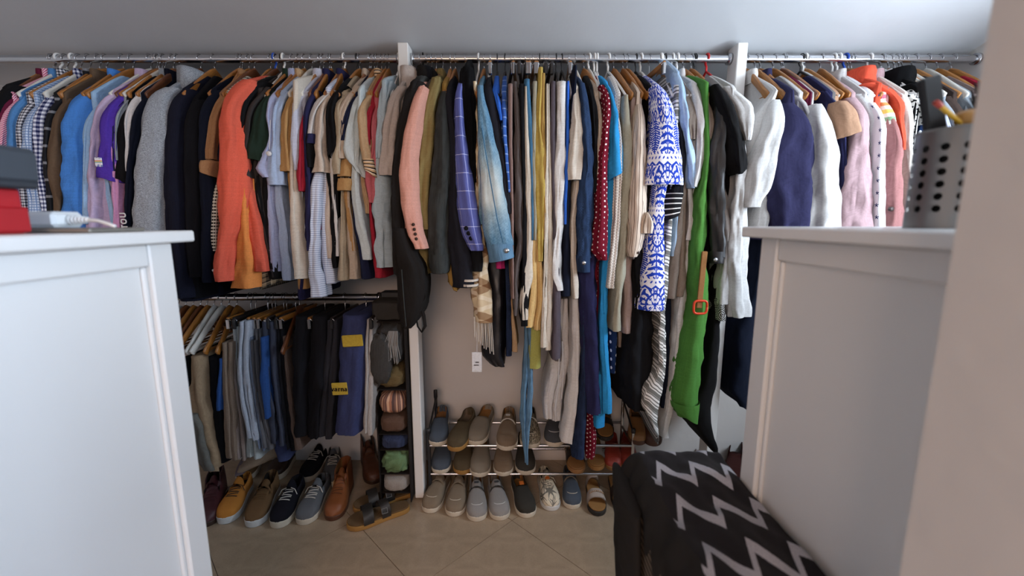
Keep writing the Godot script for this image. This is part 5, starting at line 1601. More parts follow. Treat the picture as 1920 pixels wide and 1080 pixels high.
	cloth(t, "collar", mats.navy2, [1.930, -0.701, 0.0136, 1.913, -0.701, 0.0170, 1.875, -0.701, 0.0136], -1.816, -1.948, {"open": true, "fold": 0.002, "n": 20})
	cloth(t, "cuff", mats.navy2, [1.645, -0.758, 0.0160, 1.611, -0.763, 0.0160], -1.648, -1.760, {"fold": 0.002, "open": true})
	hanger("white", -0.701, "white plastic hanger holding the off-white polo with navy trim", -3)
	t = garment("tee_shirt", "black tee whose sleeve shows under the navy cuff of the off-white polo", "tee", "clothes on the left rail", -0.710, 1.267)
	cloth(t, "body", mats.black, [1.908, -0.710, 0.0100, 1.803, -0.710, 0.0110, 1.683, -0.710, 0.0115, 1.535, -0.710, 0.0115, 1.267, -0.710, 0.0127], -1.69, -2.08, {"tip": 1.803, "dome": 0.012})
	cloth(t, "sleeve", mats.black, [1.741, -0.753, 0.0060, 1.623, -0.768, 0.0171, 1.569, -0.770, 0.0182, 1.524, -0.770, 0.0152], -1.655, -1.755, {"shoulder": 0.05})
	hanger("oak", -0.710, "oak wooden hanger holding the black tee under the navy cuff", 1)
	t = garment("polo_shirt", "pinkish beige polo with a peach hem on its sleeve", "polo", "clothes on the left rail", -0.699, 1.174)
	cloth(t, "body", mats.beigep, [1.908, -0.699, 0.0100, 1.803, -0.699, 0.0110, 1.623, -0.707, 0.0104, 1.464, -0.715, 0.0104, 1.288, -0.735, 0.0148, 1.174, -0.734, 0.0118], -1.69, -2.08, {"tip": 1.803, "dome": 0.012})
	cloth(t, "sleeve", mats.beigep, [1.812, -0.688, 0.0256, 1.760, -0.711, 0.0208, 1.685, -0.723, 0.0200, 1.589, -0.734, 0.0202, 1.530, -0.734, 0.0284, 1.506, -0.738, 0.0345], -1.655, -1.755, {"fold": 0.006, "k": 4, "shoulder": 0.05})
	hanger("oak", -0.699, "oak wooden hanger holding the pinkish beige polo", 5)
	t = garment("long_sleeve_shirt", "pale blue fine striped shirt whose long cuff hangs lowest over the low rail", "shirt", "clothes on the left rail", -0.698, 1.021)
	cloth(t, "body", mats.fine_stripe, [1.908, -0.698, 0.0100, 1.820, -0.698, 0.0110, 1.640, -0.719, 0.0115, 1.454, -0.741, 0.0146, 1.288, -0.749, 0.0201, 1.182, -0.750, 0.0246, 1.070, -0.748, 0.0259], -1.69, -2.08, {"tip": 1.82, "dome": 0.012})
	cloth(t, "sleeve", mats.fine_stripe, [1.550, -0.745, 0.0162, 1.471, -0.756, 0.0214, 1.350, -0.769, 0.0196, 1.248, -0.778, 0.0177, 1.143, -0.789, 0.0189, 1.101, -0.785, 0.0285, 1.021, -0.781, 0.0319], -1.655, -1.755, {"fold": 0.005, "shoulder": 0.05})
	hanger("dark", -0.698, "dark wooden hanger holding the fine striped pale blue shirt", -2)
	t = garment("tee_shirt", "black tee with a pointed sleeve between the beige polos", "tee", "clothes on the left rail", -0.648, 1.135)
	cloth(t, "body", mats.black, [1.908, -0.648, 0.0100, 1.823, -0.648, 0.0110, 1.643, -0.670, 0.0115, 1.464, -0.691, 0.0177, 1.309, -0.703, 0.0159, 1.135, -0.713, 0.0097], -1.69, -2.08, {"tip": 1.823, "dome": 0.012})
	cloth(t, "sleeve", mats.black, [1.835, -0.633, 0.0118, 1.798, -0.663, 0.0158, 1.741, -0.680, 0.0169, 1.666, -0.682, 0.0220, 1.604, -0.683, 0.0252, 1.573, -0.687, 0.0172], -1.655, -1.755, {"slant": -0.012, "shoulder": 0.05})
	hanger("black", -0.648, "black plastic hanger holding the black tee with pointed sleeve", 2)
	t = garment("tee_shirt", "khaki beige tee right of the black pointed sleeve", "tee", "clothes on the left rail", -0.638, 1.083)
	cloth(t, "body", mats.khaki, [1.908, -0.638, 0.0100, 1.803, -0.638, 0.0110, 1.623, -0.655, 0.0084, 1.351, -0.672, 0.0084, 1.246, -0.677, 0.0170, 1.083, -0.691, 0.0216], -1.69, -2.08, {"tip": 1.803, "dome": 0.012})
	cloth(t, "sleeve", mats.khaki, [1.812, -0.623, 0.0158, 1.760, -0.652, 0.0178, 1.704, -0.657, 0.0149, 1.608, -0.660, 0.0121, 1.550, -0.672, 0.0243, 1.499, -0.671, 0.0203], -1.655, -1.755, {"fold": 0.006, "shoulder": 0.05})
	hanger("oak", -0.638, "oak wooden hanger holding the khaki beige tee", -5)
	t = garment("tee_shirt", "warm beige collarless tee next to the khaki beige one", "tee", "clothes on the left rail", -0.597, 1.089)
	cloth(t, "body", mats.beige2, [1.908, -0.597, 0.0100, 1.823, -0.597, 0.0110, 1.643, -0.622, 0.0084, 1.392, -0.646, 0.0084, 1.246, -0.641, 0.0160, 1.089, -0.643, 0.0216], -1.69, -2.08, {"tip": 1.823, "dome": 0.012})
	cloth(t, "sleeve", mats.beige2, [1.835, -0.584, 0.0098, 1.788, -0.611, 0.0138, 1.741, -0.633, 0.0139, 1.646, -0.643, 0.0120, 1.557, -0.651, 0.0121], -1.655, -1.755, {"shoulder": 0.05})
	cloth(t, "collar", mats.beige2, [1.930, -0.597, 0.0104, 1.913, -0.597, 0.0130, 1.875, -0.597, 0.0104], -1.816, -1.948, {"open": true, "fold": 0.002, "n": 20})
	hanger("oak", -0.597, "oak wooden hanger holding the warm beige tee", -1)
	t = garment("tee_shirt", "caramel tee with a doubled turned-back cuff below the warm beige tee", "tee", "clothes on the left rail", -0.576, 1.204)
	cloth(t, "body", mats.caramel, [1.908, -0.576, 0.0100, 1.803, -0.576, 0.0110, 1.623, -0.614, 0.0115, 1.433, -0.652, 0.0167, 1.309, -0.645, 0.0148, 1.204, -0.637, 0.0128], -1.69, -2.08, {"tip": 1.803, "dome": 0.012})
	cloth(t, "sleeve", mats.caramel, [1.608, -0.640, 0.0161, 1.550, -0.643, 0.0273, 1.491, -0.645, 0.0305], -1.655, -1.755, {"shoulder": 0.05})
	cloth(t, "cuff", mats.caramel, [1.482, -0.643, 0.0325, 1.438, -0.649, 0.0275], -1.648, -1.762, {"fold": 0.003, "open": true})
	hanger("oak", -0.576, "oak wooden hanger holding the caramel tee with turned-back cuff", 3)
	t = garment("tee_shirt", "navy tee squeezed between the warm beige tee and the pale mint shirt", "tee", "clothes on the left rail", -0.591, 1.089)
	cloth(t, "body", mats.navy, [1.908, -0.591, 0.0100, 1.803, -0.591, 0.0110, 1.623, -0.607, 0.0084, 1.351, -0.624, 0.0084, 1.246, -0.610, 0.0181, 1.089, -0.595, 0.0270], -1.69, -2.08, {"tip": 1.803, "dome": 0.012})
	cloth(t, "sleeve", mats.navy, [1.812, -0.578, 0.0138, 1.770, -0.604, 0.0139, 1.704, -0.622, 0.0120, 1.623, -0.639, 0.0080], -1.655, -1.755, {"shoulder": 0.05})
	hanger("dark", -0.591, "dark wooden hanger holding the navy tee left of the pale mint shirt", -4)
	t = garment("long_sleeve_shirt", "pale mint white shirt with a square short sleeve and folded white cuff below", "shirt", "clothes on the left rail", -0.566, 1.170)
	cloth(t, "body", mats.mint, [1.908, -0.566, 0.0100, 1.808, -0.566, 0.0110, 1.628, -0.585, 0.0115, 1.471, -0.603, 0.0184, 1.350, -0.598, 0.0228, 1.248, -0.583, 0.0209, 1.206, -0.575, 0.0210, 1.170, -0.573, 0.0168], -1.66, -2.08, {"tip": 1.808, "dome": 0.012})
	cloth(t, "sleeve", mats.mint, [1.820, -0.554, 0.0138, 1.779, -0.578, 0.0158, 1.723, -0.595, 0.0179, 1.646, -0.607, 0.0261, 1.579, -0.615, 0.0343, 1.550, -0.611, 0.0324, 1.501, -0.582, 0.0203], -1.655, -1.755, {"slant": 0.02, "fold": 0.005, "shoulder": 0.05})
	hanger("oak", -0.566, "oak wooden hanger holding the pale mint shirt", 0)
	t = garment("polo_shirt", "tan polo with dark striped cuffs and collar", "polo", "clothes on the left rail", -0.546, 1.351)
	cloth(t, "body", mats.tan, [1.908, -0.546, 0.0100, 1.803, -0.546, 0.0110, 1.623, -0.567, 0.0094, 1.474, -0.588, 0.0094, 1.351, -0.571, 0.0084], -1.69, -2.08, {"tip": 1.803, "dome": 0.012})
	cloth(t, "sleeve", mats.tan, [1.797, -0.536, 0.0156, 1.756, -0.557, 0.0147, 1.681, -0.559, 0.0188, 1.605, -0.554, 0.0199, 1.551, -0.548, 0.0190], -1.640, -1.740, {"shoulder": 0.05})
	cloth(t, "collar", mats.tan_cuff, [1.930, -0.546, 0.0136, 1.913, -0.546, 0.0170, 1.875, -0.546, 0.0136], -1.816, -1.948, {"open": true, "fold": 0.002, "n": 20})
	cloth(t, "cuff", mats.tan_cuff, [1.553, -0.545, 0.0220, 1.500, -0.538, 0.0241], -1.635, -1.760, {"fold": 0.002, "open": true, "slant": 0.016})
	hanger("oak", -0.546, "oak wooden hanger holding the tan polo with striped cuffs", 4)

func build_clothes_4():
	var t: Node3D
	t = garment("tee_shirt", "bright red tee showing between the tan polo and the rose tee", "tee", "clothes on the left rail", -0.530, 1.094)
	cloth(t, "body", mats.red, [1.908, -0.530, 0.0100, 1.803, -0.530, 0.0110, 1.623, -0.544, 0.0063, 1.351, -0.558, 0.0063, 1.225, -0.552, 0.0149, 1.094, -0.537, 0.0259], -1.69, -2.08, {"tip": 1.803, "dome": 0.012})
	cloth(t, "sleeve", mats.red, [1.783, -0.522, 0.0119, 1.732, -0.538, 0.0129, 1.666, -0.540, 0.0080, 1.550, -0.540, 0.0061], -1.655, -1.755, {"shoulder": 0.05})
	hanger("oak", -0.530, "oak wooden hanger holding the bright red tee", -3)
	t = garment("tee_shirt", "rose pink tee left of the grey blue henley", "tee", "clothes on the left rail", -0.516, 1.288)
	cloth(t, "body", mats.rose, [1.908, -0.516, 0.0100, 1.803, -0.516, 0.0110, 1.683, -0.516, 0.0115, 1.546, -0.516, 0.0115, 1.288, -0.516, 0.0127], -1.69, -2.08, {"tip": 1.803, "dome": 0.012})
	cloth(t, "sleeve", mats.rose, [1.770, -0.511, 0.0119, 1.704, -0.521, 0.0130, 1.589, -0.524, 0.0101, 1.491, -0.545, 0.0244, 1.391, -0.543, 0.0123], -1.655, -1.755, {"shoulder": 0.05})
	hanger("oak", -0.516, "oak wooden hanger holding the rose pink tee", 1)
	t = garment("henley_shirt", "pale grey blue henley with its hem left of the first post", "shirt", "clothes on the left rail", -0.475, 1.139)
	cloth(t, "body", mats.bluegrey, [1.908, -0.475, 0.0100, 1.841, -0.475, 0.0110, 1.661, -0.490, 0.0115, 1.510, -0.506, 0.0223, 1.391, -0.511, 0.0298, 1.268, -0.513, 0.0343, 1.139, -0.518, 0.0358], -1.66, -2.08, {"fold": 0.008, "k": 4, "tip": 1.841, "dome": 0.012})
	cloth(t, "sleeve", mats.bluegrey, [1.853, -0.469, 0.0177, 1.807, -0.480, 0.0207, 1.741, -0.488, 0.0159, 1.646, -0.499, 0.0140, 1.557, -0.511, 0.0091], -1.655, -1.755, {"fold": 0.004, "shoulder": 0.05})
	hanger("white", -0.475, "white plastic hanger holding the grey blue henley", 5)
	t = garment("hooded_sweatshirt", "beige grey hooded top with short sleeve, last on the left rail before the black coat", "sweatshirt", "clothes on the left rail", -0.423, 1.309)
	cloth(t, "body", mats.greyb, [1.908, -0.423, 0.0100, 1.820, -0.423, 0.0110, 1.700, -0.423, 0.0140, 1.564, -0.423, 0.0140, 1.309, -0.423, 0.0154], -1.69, -2.08, {"tip": 1.82, "dome": 0.012})
	cloth(t, "sleeve", mats.greyb, [1.832, -0.418, 0.0215, 1.795, -0.433, 0.0206, 1.720, -0.450, 0.0227, 1.625, -0.468, 0.0210, 1.548, -0.476, 0.0272, 1.494, -0.480, 0.0313], -1.645, -1.725, {"fold": 0.006, "shoulder": 0.05})
	cloth(t, "hood", mats.greyb, [1.932, -0.417, 0.0230, 1.915, -0.411, 0.0437, 1.860, -0.411, 0.0460, 1.800, -0.417, 0.0184], -1.758, -2.028, {"fold": 0.006, "dome": 0.03})
	hanger("white", -0.423, "white plastic hanger holding the beige grey hooded top", -2)
	t = garment("coat", "black coat with rounded shoulder hung over the first post", "coat", "clothes on the middle rail", -0.358, 1.118)
	cloth(t, "body", mats.bagblk, [1.908, -0.358, 0.0100, 1.823, -0.358, 0.0110, 1.696, -0.400, 0.0176, 1.545, -0.428, 0.0158, 1.350, -0.444, 0.0162, 1.147, -0.446, 0.0175], -1.62, -1.82, {"tip": 1.823, "dome": 0.012})
	cloth(t, "sleeve", mats.bagblk, [1.835, -0.349, 0.0266, 1.791, -0.366, 0.0267, 1.727, -0.383, 0.0221, 1.636, -0.403, 0.0233, 1.542, -0.421, 0.0215, 1.349, -0.437, 0.0219, 1.250, -0.433, 0.0242, 1.118, -0.436, 0.0235], -1.600, -1.680, {"shoulder": 0.05})
	cloth(t, "hood", mats.bagblk, [1.932, -0.352, 0.0230, 1.915, -0.346, 0.0437, 1.860, -0.346, 0.0460, 1.800, -0.352, 0.0184], -1.758, -2.028, {"fold": 0.006, "dome": 0.03})
	hanger("dark", -0.385, "dark wooden hanger holding the black coat over the post", 2)
	t = garment("waistcoat", "charcoal grey hooded jacket between the black coat and the salmon blazer", "jacket", "clothes on the middle rail", -0.355, 1.204)
	cloth(t, "body", mats.charg, [1.908, -0.355, 0.0100, 1.859, -0.355, 0.0110, 1.673, -0.414, 0.0112, 1.351, -0.434, 0.0084, 1.204, -0.427, 0.0085], -1.69, -2.08, {"tip": 1.859, "dome": 0.012})
	cloth(t, "sleeve", mats.charg, [1.871, -0.344, 0.0245, 1.816, -0.367, 0.0237, 1.741, -0.389, 0.0159, 1.666, -0.404, 0.0120, 1.550, -0.419, 0.0101, 1.350, -0.431, 0.0083], -1.655, -1.755, {"shoulder": 0.05})
	cloth(t, "hood", mats.blackknit, [1.932, -0.349, 0.0230, 1.915, -0.343, 0.0437, 1.860, -0.343, 0.0460, 1.800, -0.349, 0.0184], -1.758, -2.028, {"fold": 0.006, "dome": 0.03})
	hanger("oak", -0.355, "oak wooden hanger holding the charcoal hooded jacket", -5)
	t = garment("blazer", "salmon pink linen blazer with a row of cuff buttons", "blazer", "clothes on the middle rail", -0.336, 1.160)
	cloth(t, "body", mats.salmon, [1.908, -0.336, 0.0100, 1.803, -0.336, 0.0110, 1.546, -0.375, 0.0159, 1.360, -0.392, 0.0264, 1.269, -0.405, 0.0164, 1.160, -0.413, 0.0155], -1.63, -2.08, {"tip": 1.803, "dome": 0.012})
	cloth(t, "sleeve", mats.salmon, [1.814, -0.330, 0.0198, 1.761, -0.342, 0.0228, 1.689, -0.357, 0.0239, 1.615, -0.374, 0.0270, 1.541, -0.386, 0.0301, 1.446, -0.389, 0.0314, 1.349, -0.383, 0.0297, 1.270, -0.368, 0.0280, 1.217, -0.347, 0.0201], -1.590, -1.690, {"fold": 0.004, "k": 3, "shoulder": 0.05})
	cloth(t, "collar", mats.salmon, [1.930, -0.336, 0.0152, 1.913, -0.336, 0.0190, 1.875, -0.336, 0.0152], -1.816, -1.948, {"open": true, "fold": 0.002, "n": 20})
	dot(t, "button", Vector3(-0.3691, 1.3079, -1.5940), 0.006, mats.dkbrown)
	dot(t, "button", Vector3(-0.3660, 1.2901, -1.5940), 0.006, mats.dkbrown)
	dot(t, "button", Vector3(-0.3628, 1.2723, -1.5940), 0.006, mats.dkbrown)
	dot(t, "button", Vector3(-0.3597, 1.2544, -1.5940), 0.006, mats.dkbrown)
	hanger("oak", -0.336, "oak wooden hanger holding the salmon blazer", -1)
	t = garment("jacket", "dark brown leather jacket with a snap on its cuff below the salmon blazer", "jacket", "clothes on the middle rail", -0.317, 1.080)
	cloth(t, "body", mats.leatherb, [1.908, -0.317, 0.0100, 1.830, -0.317, 0.0110, 1.710, -0.317, 0.0115, 1.506, -0.317, 0.0115, 1.182, -0.317, 0.0127], -1.69, -2.08, {"tip": 1.83, "dome": 0.012})
	cloth(t, "sleeve", mats.leatherb, [1.551, -0.373, 0.0143, 1.309, -0.390, 0.0188, 1.205, -0.394, 0.0210, 1.142, -0.399, 0.0307, 1.080, -0.394, 0.0319], -1.665, -1.765, {"shoulder": 0.05})
	dot(t, "snap", Vector3(-0.3918, 1.0989, -1.6680), 0.0075, mats.creamt)
	hanger("oak", -0.317, "oak wooden hanger holding the dark brown leather jacket", 3)
	t = garment("overshirt", "olive green linen overshirt right of the salmon blazer", "shirt", "clothes on the middle rail", -0.290, 1.109)
	cloth(t, "body", mats.olivel, [1.908, -0.290, 0.0100, 1.856, -0.290, 0.0110, 1.676, -0.323, 0.0115, 1.267, -0.356, 0.0202, 1.182, -0.358, 0.0225, 1.109, -0.360, 0.0280], -1.69, -2.08, {"tip": 1.856, "dome": 0.012})
	cloth(t, "sleeve", mats.olivel, [1.868, -0.287, 0.0186, 1.816, -0.294, 0.0237, 1.741, -0.313, 0.0268, 1.627, -0.327, 0.0361, 1.510, -0.340, 0.0295, 1.391, -0.348, 0.0236, 1.289, -0.349, 0.0208], -1.655, -1.755, {"fold": 0.006, "shoulder": 0.05})
	cloth(t, "collar", mats.olivel, [1.930, -0.290, 0.0152, 1.913, -0.290, 0.0190, 1.875, -0.290, 0.0152], -1.816, -1.948, {"open": true, "fold": 0.002, "n": 20})
	hanger("dark", -0.290, "dark wooden hanger holding the olive overshirt", -4)
	t = garment("jacket", "charcoal denim jacket with a wide buttoned cuff", "jacket", "clothes on the middle rail", -0.258, 1.124)
	cloth(t, "body", mats.charg, [1.908, -0.258, 0.0100, 1.803, -0.258, 0.0110, 1.683, -0.258, 0.0115, 1.493, -0.258, 0.0115, 1.182, -0.258, 0.0127], -1.69, -2.08, {"tip": 1.803, "dome": 0.012})
	cloth(t, "sleeve", mats.charg, [1.812, -0.254, 0.0156, 1.756, -0.261, 0.0177, 1.700, -0.262, 0.0247, 1.624, -0.262, 0.0348, 1.548, -0.265, 0.0401, 1.450, -0.275, 0.0425, 1.350, -0.287, 0.0399, 1.207, -0.290, 0.0373, 1.174, -0.290, 0.0385, 1.124, -0.288, 0.0334], -1.640, -1.740, {"fold": 0.005, "shoulder": 0.05})
	cloth(t, "cuff", mats.charg, [1.191, -0.288, 0.0403, 1.118, -0.288, 0.0343], -1.633, -1.756, {"fold": 0.001, "open": true})
	hanger("oak", -0.258, "oak wooden hanger holding the charcoal denim jacket", 0)
	t = garment("long_sleeve_shirt", "mustard shirt whose tail hangs below the charcoal denim jacket", "shirt", "clothes on the middle rail", -0.257, 1.051)
	cloth(t, "body", mats.mustard, [1.908, -0.257, 0.0100, 1.840, -0.257, 0.0110, 1.660, -0.261, 0.0115, 1.351, -0.265, 0.0148, 1.160, -0.265, 0.0194, 1.051, -0.244, 0.0174], -1.70, -2.08, {"slant": 0.02, "tip": 1.84, "dome": 0.012})
	hanger("oak", -0.257, "oak wooden hanger holding the mustard shirt", 4)
	t = garment("varsity_jacket", "black varsity jacket with two white stripes on its cuff", "jacket", "clothes on the middle rail", -0.237, 1.059)
	cloth(t, "body", mats.suit, [1.908, -0.237, 0.0100, 1.821, -0.237, 0.0110, 1.701, -0.237, 0.0115, 1.544, -0.237, 0.0115, 1.267, -0.237, 0.0127], -1.69, -2.08, {"tip": 1.821, "dome": 0.012})
	cloth(t, "sleeve", mats.suit, [1.833, -0.237, 0.0137, 1.759, -0.237, 0.0198, 1.645, -0.226, 0.0180, 1.490, -0.225, 0.0183, 1.350, -0.224, 0.0267, 1.248, -0.214, 0.0395, 1.165, -0.202, 0.0429, 1.101, -0.198, 0.0421, 1.059, -0.193, 0.0412], -1.650, -1.750, {"fold": 0.005, "k": 3, "shoulder": 0.05})
	for b in 2:
		cloth(t, "stripe", mats.cream, [1.092 - 0.020 * b, -0.1735, 0.0375, 1.083 - 0.020 * b, -0.1730, 0.0375], -1.648, -1.752, {"fold": 0.0, "open": true})
	hanger("oak", -0.237, "oak wooden hanger holding the black varsity jacket", -3)
	t = garment("blazer", "cornflower blue windowpane check blazer with three dark cuff buttons", "blazer", "clothes on the middle rail", -0.195, 1.208)
	cloth(t, "body", mats.windowpane, [1.908, -0.195, 0.0100, 1.822, -0.195, 0.0110, 1.702, -0.195, 0.0115, 1.555, -0.195, 0.0115, 1.288, -0.195, 0.0127], -1.67, -2.08, {"tip": 1.822, "dome": 0.012})
	cloth(t, "sleeve", mats.windowpane, [1.834, -0.193, 0.0135, 1.789, -0.197, 0.0145, 1.715, -0.197, 0.0176, 1.641, -0.194, 0.0226, 1.545, -0.190, 0.0308, 1.449, -0.181, 0.0361, 1.350, -0.170, 0.0405, 1.269, -0.157, 0.0388, 1.233, -0.145, 0.0307, 1.208, -0.138, 0.0226], -1.625, -1.725, {"fold": 0.005, "k": 3, "shoulder": 0.05})
	dot(t, "button", Vector3(-0.1755, 1.2935, -1.6280), 0.0085, mats.black)
	dot(t, "button", Vector3(-0.1666, 1.2743, -1.6280), 0.0085, mats.black)
	dot(t, "button", Vector3(-0.1577, 1.2550, -1.6280), 0.0085, mats.black)
	cloth(t, "lining", mats.black, [1.310, -0.148, 0.0206, 1.217, -0.139, 0.0229, 1.125, -0.137, 0.0220], -1.648, -1.745, {"fold": 0.004})
	hanger("oak", -0.195, "oak wooden hanger holding the blue windowpane blazer", 1)
	t = garment("fur_jacket", "plush black fur jacket standing up to the rail right of the windowpane blazer", "jacket", "clothes on the middle rail", -0.172, 1.288)
	cloth(t, "body", mats.furblack, [1.970, -0.172, 0.0100, 1.894, -0.172, 0.0110, 1.774, -0.172, 0.0160, 1.591, -0.172, 0.0160, 1.288, -0.172, 0.0176], -1.69, -2.08, {"tip": 1.894, "dome": 0.012})
	cloth(t, "sleeve", mats.furblack, [1.906, -0.172, 0.0235, 1.873, -0.172, 0.0285, 1.818, -0.172, 0.0297, 1.724, -0.163, 0.0210, 1.589, -0.159, 0.0152, 1.471, -0.150, 0.0092], -1.660, -1.760, {"fold": 0.009, "k": 7, "shoulder": 0.05})

func build_clothes_5():
	var t: Node3D
	t = garment("scarf", "beige and brown checked wool scarf with long fringe", "scarf", "clothes on the middle rail", -0.140, 0.906)
	cloth(t, "cloth", mats.scarf, [1.846, -0.140, 0.0070, 1.673, -0.137, 0.0082, 1.494, -0.137, 0.0083, 1.288, -0.128, 0.0138, 1.139, -0.126, 0.0290, 1.008, -0.122, 0.0391, 0.906, -0.116, 0.0373], -1.69, -1.83, {"fold": 0.008, "k": 4, "dome": 0.012})
	part(t, "fringe", tube(rel(t, [Vector3(-0.1564, 0.9308, -1.7000), Vector3(-0.1549, 0.8454, -1.6950)]), 0.0019, 6), mats.cream)
	part(t, "fringe", tube(rel(t, [Vector3(-0.1519, 0.9280, -1.7060), Vector3(-0.1483, 0.8296, -1.7030)]), 0.0019, 6), mats.cream)
	part(t, "fringe", tube(rel(t, [Vector3(-0.1473, 0.9253, -1.7120), Vector3(-0.1415, 0.8137, -1.7110)]), 0.0019, 6), mats.cream)
	part(t, "fringe", tube(rel(t, [Vector3(-0.1412, 0.9267, -1.7000), Vector3(-0.1392, 0.8278, -1.6950)]), 0.0019, 6), mats.cream)
	part(t, "fringe", tube(rel(t, [Vector3(-0.1367, 0.9240, -1.7060), Vector3(-0.1324, 0.8119, -1.7030)]), 0.0019, 6), mats.cream)
	part(t, "fringe", tube(rel(t, [Vector3(-0.1321, 0.9212, -1.7120), Vector3(-0.1253, 0.8190, -1.7110)]), 0.0019, 6), mats.cream)
	part(t, "fringe", tube(rel(t, [Vector3(-0.1261, 0.9227, -1.7000), Vector3(-0.1234, 0.8101, -1.6950)]), 0.0019, 6), mats.cream)
	part(t, "fringe", tube(rel(t, [Vector3(-0.1214, 0.9199, -1.7060), Vector3(-0.1166, 0.7941, -1.7030)]), 0.0019, 6), mats.cream)
	part(t, "fringe", tube(rel(t, [Vector3(-0.1168, 0.9199, -1.7120), Vector3(-0.1094, 0.8011, -1.7110)]), 0.0019, 6), mats.cream)
	part(t, "fringe", tube(rel(t, [Vector3(-0.1109, 0.9240, -1.7000), Vector3(-0.1076, 0.7924, -1.6950)]), 0.0019, 6), mats.cream)
	part(t, "fringe", tube(rel(t, [Vector3(-0.1061, 0.9240, -1.7060), Vector3(-0.1005, 0.7994, -1.7030)]), 0.0019, 6), mats.cream)
	part(t, "fringe", tube(rel(t, [Vector3(-0.1014, 0.9239, -1.7120), Vector3(-0.0934, 0.7832, -1.7110)]), 0.0019, 6), mats.cream)
	part(t, "fringe", tube(rel(t, [Vector3(-0.0956, 0.9281, -1.7000), Vector3(-0.0918, 0.7746, -1.6950)]), 0.0019, 6), mats.cream)
	part(t, "fringe", tube(rel(t, [Vector3(-0.0909, 0.9280, -1.7060), Vector3(-0.0845, 0.7816, -1.7030)]), 0.0019, 6), mats.cream)
	part(t, "fringe", tube(rel(t, [Vector3(-0.0861, 0.9280, -1.7120), Vector3(-0.0774, 0.7653, -1.7110)]), 0.0019, 6), mats.cream)
	hanger("white", -0.140, "white plastic hanger holding the checked wool scarf", -2)
	t = garment("skirt", "long black sequined skirt with a white swing ticket on its left", "skirt", "clothes on the middle rail", -0.091, 0.700)
	cloth(t, "panel", mats.sequin, [1.499, -0.091, 0.0374, 1.178, -0.072, 0.0496, 0.999, -0.069, 0.0470, 0.814, -0.075, 0.0501, 0.729, -0.073, 0.0481, 0.700, -0.057, 0.0299], -1.74, -2.02, {"fold": 0.006, "dome": 0.012})
	part(t, "ticket", boxmesh(Vector3(-0.1479, 0.7353, -1.7000) - t.position, Vector3(0.041, 0.086, 0.002), 0.0007), mats.white)
	part(t, "ticket_string", tube(rel(t, [Vector3(-0.1473, 0.7795, -1.7000), Vector3(-0.1421, 0.9689, -1.7200)]), 0.0008, 6), mats.white)
	ticket_print(t, Vector3(-0.1479, 0.7289, -1.6985))
	hanger("clip", -0.090, "clip hanger holding the black sequined skirt", 2)
	t = garment("denim_jacket", "faded light blue denim jacket with silver cuff button", "jacket", "clothes on the middle rail", -0.117, 1.229)
	cloth(t, "body", mats.denim_wash, [1.908, -0.117, 0.0100, 1.812, -0.117, 0.0110, 1.692, -0.117, 0.0115, 1.561, -0.117, 0.0115, 1.309, -0.117, 0.0127], -1.66, -2.08, {"tip": 1.812, "dome": 0.012})
	cloth(t, "sleeve", mats.denim_wash, [1.824, -0.120, 0.0086, 1.776, -0.115, 0.0115, 1.712, -0.107, 0.0184, 1.638, -0.098, 0.0263, 1.543, -0.087, 0.0374, 1.447, -0.078, 0.0437, 1.349, -0.067, 0.0512, 1.270, -0.058, 0.0516, 1.229, -0.050, 0.0498], -1.610, -1.710, {"fold": 0.005, "k": 3, "shoulder": 0.05})
	cloth(t, "cuff", mats.dpale, [1.234, -0.049, 0.0515, 1.171, -0.041, 0.0488], -1.602, -1.722, {"fold": 0.001, "open": true, "slant": -0.010})
	dot(t, "button", Vector3(-0.0203, 1.2096, -1.6040), 0.0095, mats.chrome)
	part(t, "seam", tube(rel(t, [Vector3(-0.1111, 1.6566, -1.6120), Vector3(-0.0831, 1.4859, -1.6090), Vector3(-0.0562, 1.3297, -1.6070), Vector3(-0.0344, 1.2398, -1.6050)]), 0.002, 6), mats.teal)
	hanger("oak", -0.117, "oak wooden hanger holding the faded denim jacket", -5)
	t = garment("jacket", "black suit jacket behind the faded denim jacket", "blazer", "clothes on the middle rail", -0.091, 1.267)
	cloth(t, "body", mats.suit, [1.908, -0.091, 0.0100, 1.832, -0.091, 0.0110, 1.712, -0.091, 0.0130, 1.550, -0.091, 0.0130, 1.267, -0.091, 0.0143], -1.69, -2.08, {"tip": 1.832, "dome": 0.012})
	cloth(t, "sleeve", mats.suit, [1.844, -0.093, 0.0147, 1.798, -0.089, 0.0178, 1.741, -0.076, 0.0189, 1.646, -0.058, 0.0180, 1.550, -0.037, 0.0152, 1.451, -0.023, 0.0092, 1.350, -0.012, 0.0083], -1.655, -1.755, {"shoulder": 0.05})
	hanger("pale", -0.091, "pale painted hanger holding the black suit jacket", -1)
	t = garment("top", "bright cobalt blue top hanging by its strap right of the black suit jacket", "top", "clothes on the middle rail", -0.062, 1.554)
	cloth(t, "body", mats.bright, [1.908, -0.062, 0.0100, 1.817, -0.062, 0.0110, 1.697, -0.062, 0.0060, 1.686, -0.062, 0.0060, 1.554, -0.062, 0.0066], -1.69, -2.08, {"tip": 1.817, "dome": 0.012})
	cloth(t, "sleeve", mats.bright, [1.829, -0.067, 0.0079, 1.779, -0.056, 0.0089, 1.732, -0.046, 0.0080, 1.694, -0.040, 0.0060], -1.655, -1.755, {"shoulder": 0.05})
	hanger("black", -0.062, "black plastic hanger holding the cobalt blue top", 3)
	t = garment("long_sleeve_shirt", "blue checked shirt between the cobalt top and the mauve trousers", "shirt", "clothes on the middle rail", -0.029, 1.309)
